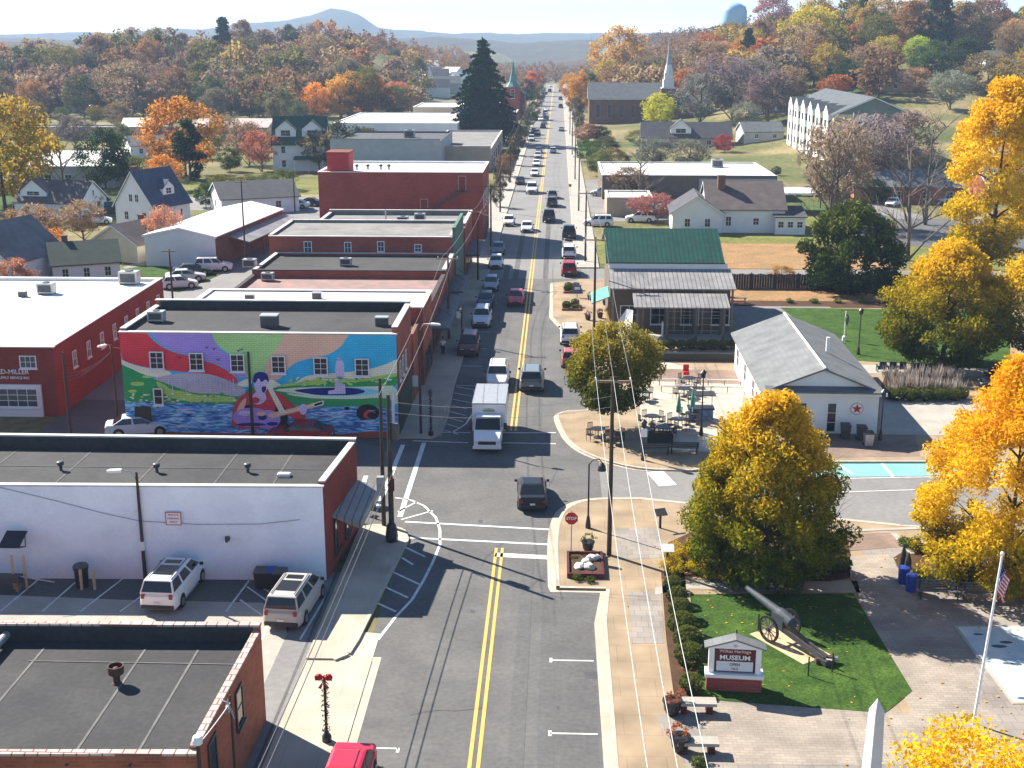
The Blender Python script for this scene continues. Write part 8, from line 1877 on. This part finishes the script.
# plumed grasses right of the depot
gm = leaf_mat('grass_plume', [(.07, .055, .04), (.22, .18, .15), (.36, .31, .27), (.46, .40, .36)], .3, 0, 2, 2)
gd = leaf_mat('grass_base', [(.012, .02, .01), (.03, .035, .015), (.06, .05, .02)], .2, 0, 1, 2)
def plume_mesh(seed):
    rr = random.Random(seed); b = MB()
    for k in range(34):
        a, q = rr.uniform(0, 6.28), rr.uniform(.02, .36); p = V3(math.cos(a) * q, math.sin(a) * q, 0); tip = p * 2.0 + V3(rr.uniform(-.1, .1), rr.uniform(-.1, .1), rr.uniform(1.1, 1.7)); s = V3(-math.sin(a), math.cos(a)) * .05
        m_ = p.lerp(tip, .45); b.add([p - s * .3, p + s * .3, m_], [(0, 1, 2)], 1); b.add([m_ - s * .3, m_ + V3(0, 0, .05) + s, tip, m_ + V3(0, 0, .1) - s], [(0, 1, 2, 3)], 0)
    return b.mesh('plumes', [gm, gd])
PLM = [plume_mesh(i) for i in range(3)]
for i in range(22):
    a, b2 = 890 + (i % 11) * 7 + rnd.uniform(-2, 2), (396 if i >= 11 else 386) + rnd.uniform(-2, 2)
    g = P(a, b2, ZS); t = link('ornamental_grass', PLM[i % 3]); t.location = (g.x, g.y, ZS); t.rotation_euler = (0, 0, rnd.uniform(0, 6)); s = rnd.uniform(.9, 1.25); t.scale = (s, s, s); tag(t, 'grey-plumed grass tuft in the dark bed right of the depot', 'ornamental grass', 'plumed grasses right of the depot')
sheet('planting_bed', [w(880, 392), w(966, 400), w(962, 374), w(886, 374)], A2 + .012, M['mulch'])
for i in range(11): shrub('dark shrub added as the shaded foot of the grey plumes right of the depot', 889 + i * 7.2, 399 + (i % 2) * 2, 1.0, None, 'shrubs added for shade below the plumes')  # added dark row, stands in for the shade at the foot of the plumes
# blue garden chairs along the path
AD = None
for k, (a, b2, lb) in enumerate(((881, 372, 0), (891, 372, 0), (901, 372, 0), (916, 373, 0), (926, 374, 0), (989, 379, 0), (1000, 380, 0), (1010, 381, 0))):
    g = P(a, b2, ZS)
    if AD is None:
        AD = t = thing('garden_chair', '', 'garden chair', (0, 0, 0)); b = MB(); b.obox((-.3, -.35, .38), (.6, 0, 0), (0, .6, -.1), (0, 0, .04)); b.build('seat', M['blue_dark'] if 'blue_dark' in M else mat('chair_navy', (.02, .04, .07), .6), t)
        cm_ = t.children[0].data.materials[0]
        b = MB(); b.obox((-.3, .24, .3), (.6, 0, 0), (0, .04, 0), (0, .25, .75)); b.build('backrest', cm_, t)
        for s in (-1, 1):
            b = MB(); b.box(s * .36 - .06, s * .36 + .06, -.4, .35, .58, .62); b.build('armrest', cm_, t); MB().box(s * .34 - .03, s * .34 + .03, -.36, -.28, 0, .58).build('leg', cm_, t); MB().box(s * .34 - .03, s * .34 + .03, .2, .28, 0, .58).build('leg', cm_, t)
    else: t = copy_tree(AD)
    t.location = (g.x, g.y, ZS); t.rotation_euler = (0, 0, R(180)); tag(t, 'navy garden chair in the row along the far lawn path', 'garden chair', 'navy chairs along the lawn path')
# bins and boxes by the depot
for k, (a, b2, lb) in enumerate(((845, 438, 'left dark bin against the depot gable'), (861, 440, 'middle dark bin by the depot corner'), (868, 446, 'front grey bin by the depot corner'))):
    g = P(a, b2, ZS); t = thing('wheelie_bin', lb, 'bin', (g.x, g.y, ZS)); b = MB(); b.add([(-.26, -.28, .08), (.26, -.28, .08), (.26, .28, .08), (-.26, .28, .08), (-.32, -.36, .95), (.32, -.36, .95), (.32, .34, .95), (-.32, .34, .95)], [(0, 3, 2, 1), (4, 5, 6, 7), (0, 1, 5, 4), (1, 2, 6, 5), (2, 3, 7, 6), (3, 0, 4, 7)]); b.build('body', M['dark_metal'] if k < 2 else M['galv'], t); b = MB(); b.obox((-.34, -.4, .96), (.68, 0, 0), (0, .78, .06), (0, 0, .06)); b.build('lid', M['black_metal'], t)
    for s in (-.3, .3): MB().tube((s - .03, .28, .1), (s + .03, .28, .1), .1, n=10).build('wheel', M['rubber'], t)
# the near parking lot: bins, posts, table
for k, (a, b2, c, lb) in enumerate(((265, 582, 'dark_metal', 'left dark bin of the group against the white wall'), (274, 582, 'blue_bin', 'blue-lidded bin in the middle of the group against the white wall'), (284, 583, 'dark_metal', 'right dark bin of the group against the white wall'))):
    g = P(a, b2); t = thing('wheelie_bin', lb, 'bin', (g.x, g.y - .75, .02)); b = MB(); b.add([(-.26, -.28, .08), (.26, -.28, .08), (.26, .28, .08), (-.26, .28, .08), (-.32, -.36, .95), (.32, -.36, .95), (.32, .34, .95), (-.32, .34, .95)], [(0, 3, 2, 1), (4, 5, 6, 7), (0, 1, 5, 4), (1, 2, 6, 5), (2, 3, 7, 6), (3, 0, 4, 7)]); b.build('body', M['plastic'], t); b = MB(); b.obox((-.34, -.4, .96), (.68, 0, 0), (0, .78, .06), (0, 0, .06)); b.build('lid', M[c], t)
    for s in (-.3, .3): MB().tube((s - .03, .28, .1), (s + .03, .28, .1), .1, n=10).build('wheel', M['rubber'], t)
def post(label, px, py, h, mt, r=.07, z=.02, group=None, top=None):
    g = P(px, py); b = MB(); b.lathe([(r, 0), (r, h - .04), (r * .6, h)], n=10); o = b.build('bollard', M[mt], None); o.location = (g.x, g.y, z); tag(o, label, 'bollard', group); return o
post('white bollard before the bins at the white wall', 279, 587, 1.0, 'white_metal', .09)
post('wooden post left of the black bin at the white wall', 82, 590, 1.15, 'wood_light', .08); post('wooden post right of the black bin at the white wall', 95, 590, 1.15, 'wood_light', .08)
g = P(90, 578); t = thing('trash_bin', 'black bin between two wooden posts at the white wall', 'bin', (g.x, g.y - 1.1, .02)); MB().lathe([(.33, 0), (.36, .95), (.4, 1.0), (.4, 1.15)], n=14).build('body', M['black_metal'], t); MB().lathe([(.42, 1.15), (.36, 1.25), (.28, 1.25)], n=14).build('lid', M['dark_metal'], t)
for a, lb in ((15, 'left'), (27, 'right')): post('tall pale wooden post below the solar panel, %s of two' % lb, a, 589, 1.9, 'wood_light', .07)
g = P(20, 578); t = thing('utility_cabinet', 'dark bench-like cabinet between the posts below the solar panel', 'cabinet', (g.x, g.y - 1.6, .02)); MB().box(-1.1, .8, -.3, .3, .55, .85).build('casing', M['dark_metal'], t)
for s in (-.9, .6): MB().box(s - .08, s + .08, -.2, .2, 0, .55).build('leg', M['wood'], t)
MB().tube((.8, 0, .8), (2.6, -.1, .55), .04).build('pipe', M['galv'], t)
# pavement clutter before the canopy
for k, (a, b2, lb) in enumerate(((352, 520, 'folding sign board under the canopy edge at the left'), (368, 505, 'sandwich board near the left corner poles'))):
    g = P(a, b2, ZS); t = thing('sandwich_board', lb, 'sign board', (g.x, g.y, ZS), R(25)); b = MB(); b.obox((-.3, -.25, 0), (.6, 0, 0), (0, .03, 0), (0, .22, .95)); b.build('front_panel', M['grey_wall'], t); b = MB(); b.obox((-.3, .25, 0), (.6, 0, 0), (0, .03, 0), (0, -.22, .95)); b.build('back_panel', M['grey_wall'], t)
for k, (a, b2) in enumerate(((362, 497), (372, 498), (366, 512))):
    g = P(a, b2, ZS); bistro_chair('black chair set out on the left pavement by the canopy', g.x, g.y, R(80 + 40 * k), 'chairs by the left canopy')
g = P(370, 494, ZS); t = bistro_table('small table with chairs on the left pavement by the canopy', 369, 503)
# kerb-side signs on the left far corner
def plate_sign(label, px, py, h, w_=.5, ht=.7, mt='white_metal'):
    g = P(px, py, ZS); t = thing('road_sign', label, 'road sign', (g.x, g.y, ZS)); MB().tube((0, 0, 0), (0, 0, h), .03, n=6).build('post', M['galv'], t); MB().box(-w_ / 2, w_ / 2, -.06, -.03, h - ht, h).build('plate', M[mt], t)
plate_sign('white board sign by the mural corner, beside the dark lamp pole', 413, 402, 2.2, .9, .9); plate_sign('small white sign on the left pavement by the parked SUVs', 459, 331, 2.0); plate_sign('small sign on the left pavement by the maroon block', 490, 245, 2.4, .6, .6); plate_sign('little red sign on the right pavement beyond the dark pickup', 570, 196, 2.2, .5, .5, 'red_sign')
t = thing('guard_rail', 'yellowish kerb rail at the left corner by the hatched bay', 'rail', (-5.1, 88.5, ZS)); MB().path([(0, 0, .5), (.05, 2.0, .55), (0, 5.0, .55)], .06, 8).build('bar', M['kerb'], t)
for y_ in (.3, 2.5, 4.7): MB().box(-.04, .04, y_ - .04, y_ + .04, 0, .5).build('post', M['kerb'], t)
# weather: small dark posts and bollards of the far right kerb
for k, (a, b2) in enumerate(((590, 300), (588, 320), (600, 318), (605, 305), (592, 338))):
    g = P(a, b2, ZS); flower_pot('dark pot on the right pavement near the shade sail', a, b2, .9)['group'] = 'pots near the shade sail'

# a passer-by on the left pavement
g = P(443, 356, ZS)
PN = thing('person', 'person in a pale shirt and dark trousers walking on the left pavement', 'person', (g.x, g.y, ZS), R(170))
def skin(name, joints, edges, mt, parent):
    me = bpy.data.meshes.new(name); me.from_pydata([j[:3] for j in joints], edges, []); o = link(name, me, parent)
    o.modifiers.new('skin', 'SKIN'); sb_ = o.modifiers.new('sub', 'SUBSURF'); sb_.levels = 1
    for i, j in enumerate(joints): me.skin_vertices[0].data[i].radius = (j[3], j[3] * .85)
    me.skin_vertices[0].data[0].use_root = True
    dg = bpy.context.evaluated_depsgraph_get(); nm_ = bpy.data.meshes.new_from_object(o.evaluated_get(dg)); o.modifiers.clear(); o.data = nm_; nm_.materials.clear(); nm_.materials.append(mt); nm_.polygons.foreach_set('use_smooth', [True] * len(nm_.polygons)); return o
skn = mat('skin', (.45, .27, .19), .6)
body = skin('body', [(0, 0, .95, .14), (0, 0, 1.15, .13), (0, 0, 1.38, .16), (0, 0, 1.50, .06), (0, -.02, 1.57, .06), (0, -.02, 1.67, .10), (0, -.01, 1.74, .08), (.1, 0, .90, .10), (.11, -.12, .50, .07), (.11, -.05, .08, .045), (.11, -.2, .04, .04), (-.1, 0, .90, .10), (-.11, .1, .50, .07), (-.11, .26, .1, .045), (-.11, .14, .04, .04), (.2, 0, 1.42, .065), (.26, .08, 1.14, .05), (.27, -.04, .90, .04), (.27, -.08, .80, .03), (-.2, 0, 1.42, .065), (-.26, -.02, 1.14, .05), (-.27, -.18, .94, .04), (-.27, -.24, .86, .03)],
      [(0, 1), (1, 2), (2, 3), (3, 4), (4, 5), (5, 6), (0, 7), (7, 8), (8, 9), (9, 10), (0, 11), (11, 12), (12, 13), (13, 14), (2, 15), (15, 16), (16, 17), (17, 18), (2, 19), (19, 20), (20, 21), (21, 22)], skn, PN)
skin('shirt', [(0, 0, .98, .165), (0, 0, 1.15, .155), (0, 0, 1.38, .185), (0, 0, 1.46, .10), (.2, 0, 1.42, .085), (.25, .06, 1.2, .07), (-.2, 0, 1.42, .085), (-.25, -.01, 1.2, .07)], [(0, 1), (1, 2), (2, 3), (2, 4), (4, 5), (2, 6), (6, 7)], mat('shirt_pale', (.70, .68, .74), .85), PN)
skin('trousers', [(0, 0, .96, .155), (.1, 0, .88, .12), (.11, -.12, .50, .085), (.11, -.05, .12, .065), (-.1, 0, .88, .12), (-.11, .1, .50, .085), (-.11, .25, .14, .065)], [(0, 1), (1, 2), (2, 3), (0, 4), (4, 5), (5, 6)], mat('trousers_dark', (.03, .03, .04), .85), PN)
b = MB(); b.blob((0, .0, 1.74), .105, .115, .10, 2, 12, 8, .08); b.build('hair', mat('hair_brown', (.05, .03, .02), .7), PN)

# fallen leaves under the big trees
g = np.random.default_rng(4); n = 550
ctr = np.array([P(764, 600)[:2], P(1000, 600)[:2], P(975, 735)[:2], P(620, 440)[:2], P(942, 380)[:2]]); kk = g.choice(5, n, p=[.3, .3, .16, .12, .12])
p = ctr[kk] + g.normal(size=(n, 2)) * np.array([4.2, 4.4, 3.2, 2.4, 4.5])[kk][:, None] + np.array([1.2, -1.0]); p = p[(p[:, 0] > 6.1) & ((p[:, 1] < 68) | (p[:, 1] > 83))]; n = len(p)
a = g.random(n) * 6.28; s_ = .03 + .035 * g.random(n); z = np.full(n, ZS + .035) + g.random(n) * .02
co = np.stack([np.stack([p[:, 0] + s_ * np.cos(a + i * 1.57) * (1 if i % 2 else 1.6), p[:, 1] + s_ * np.sin(a + i * 1.57) * (1 if i % 2 else 1.6), z], 1) for i in range(4)], 1).reshape(-1, 3)
b = MB(); b.add([tuple(v) for v in co], [(4 * i, 4 * i + 1, 4 * i + 2, 4 * i + 3) for i in range(n)])
o = b.build('fallen_leaves', leaf_mat('leaf_fallen', [(.10, .06, .015), (.34, .22, .02), (.60, .36, .03), (.34, .17, .04)], .1, -1, 1, 3)); tag(o, 'yellow and brown fallen leaves scattered under the big trees', 'leaves', None, 'stuff')

# ================================================================ AIR
hz = MB().box(-2700, 2700, -40, 5300, -16, 150).build('haze', None or mat('haze_unused', (.5, .5, .5)))
hz.data.materials.clear(); hm = bpy.data.materials.new('haze'); hm.use_nodes = True
n = hm.node_tree; n.nodes.clear(); ho = n.nodes.new('ShaderNodeOutputMaterial'); pv = n.nodes.new('ShaderNodeVolumePrincipled')
pv.inputs['Color'].default_value = (.55, .74, 1.0, 1); pv.inputs['Density'].default_value = HAZE_D; pv.inputs['Anisotropy'].default_value = 0.0
n.links.new(pv.outputs[0], ho.inputs['Volume']); hz.data.materials.append(hm); hz['kind'] = 'stuff'
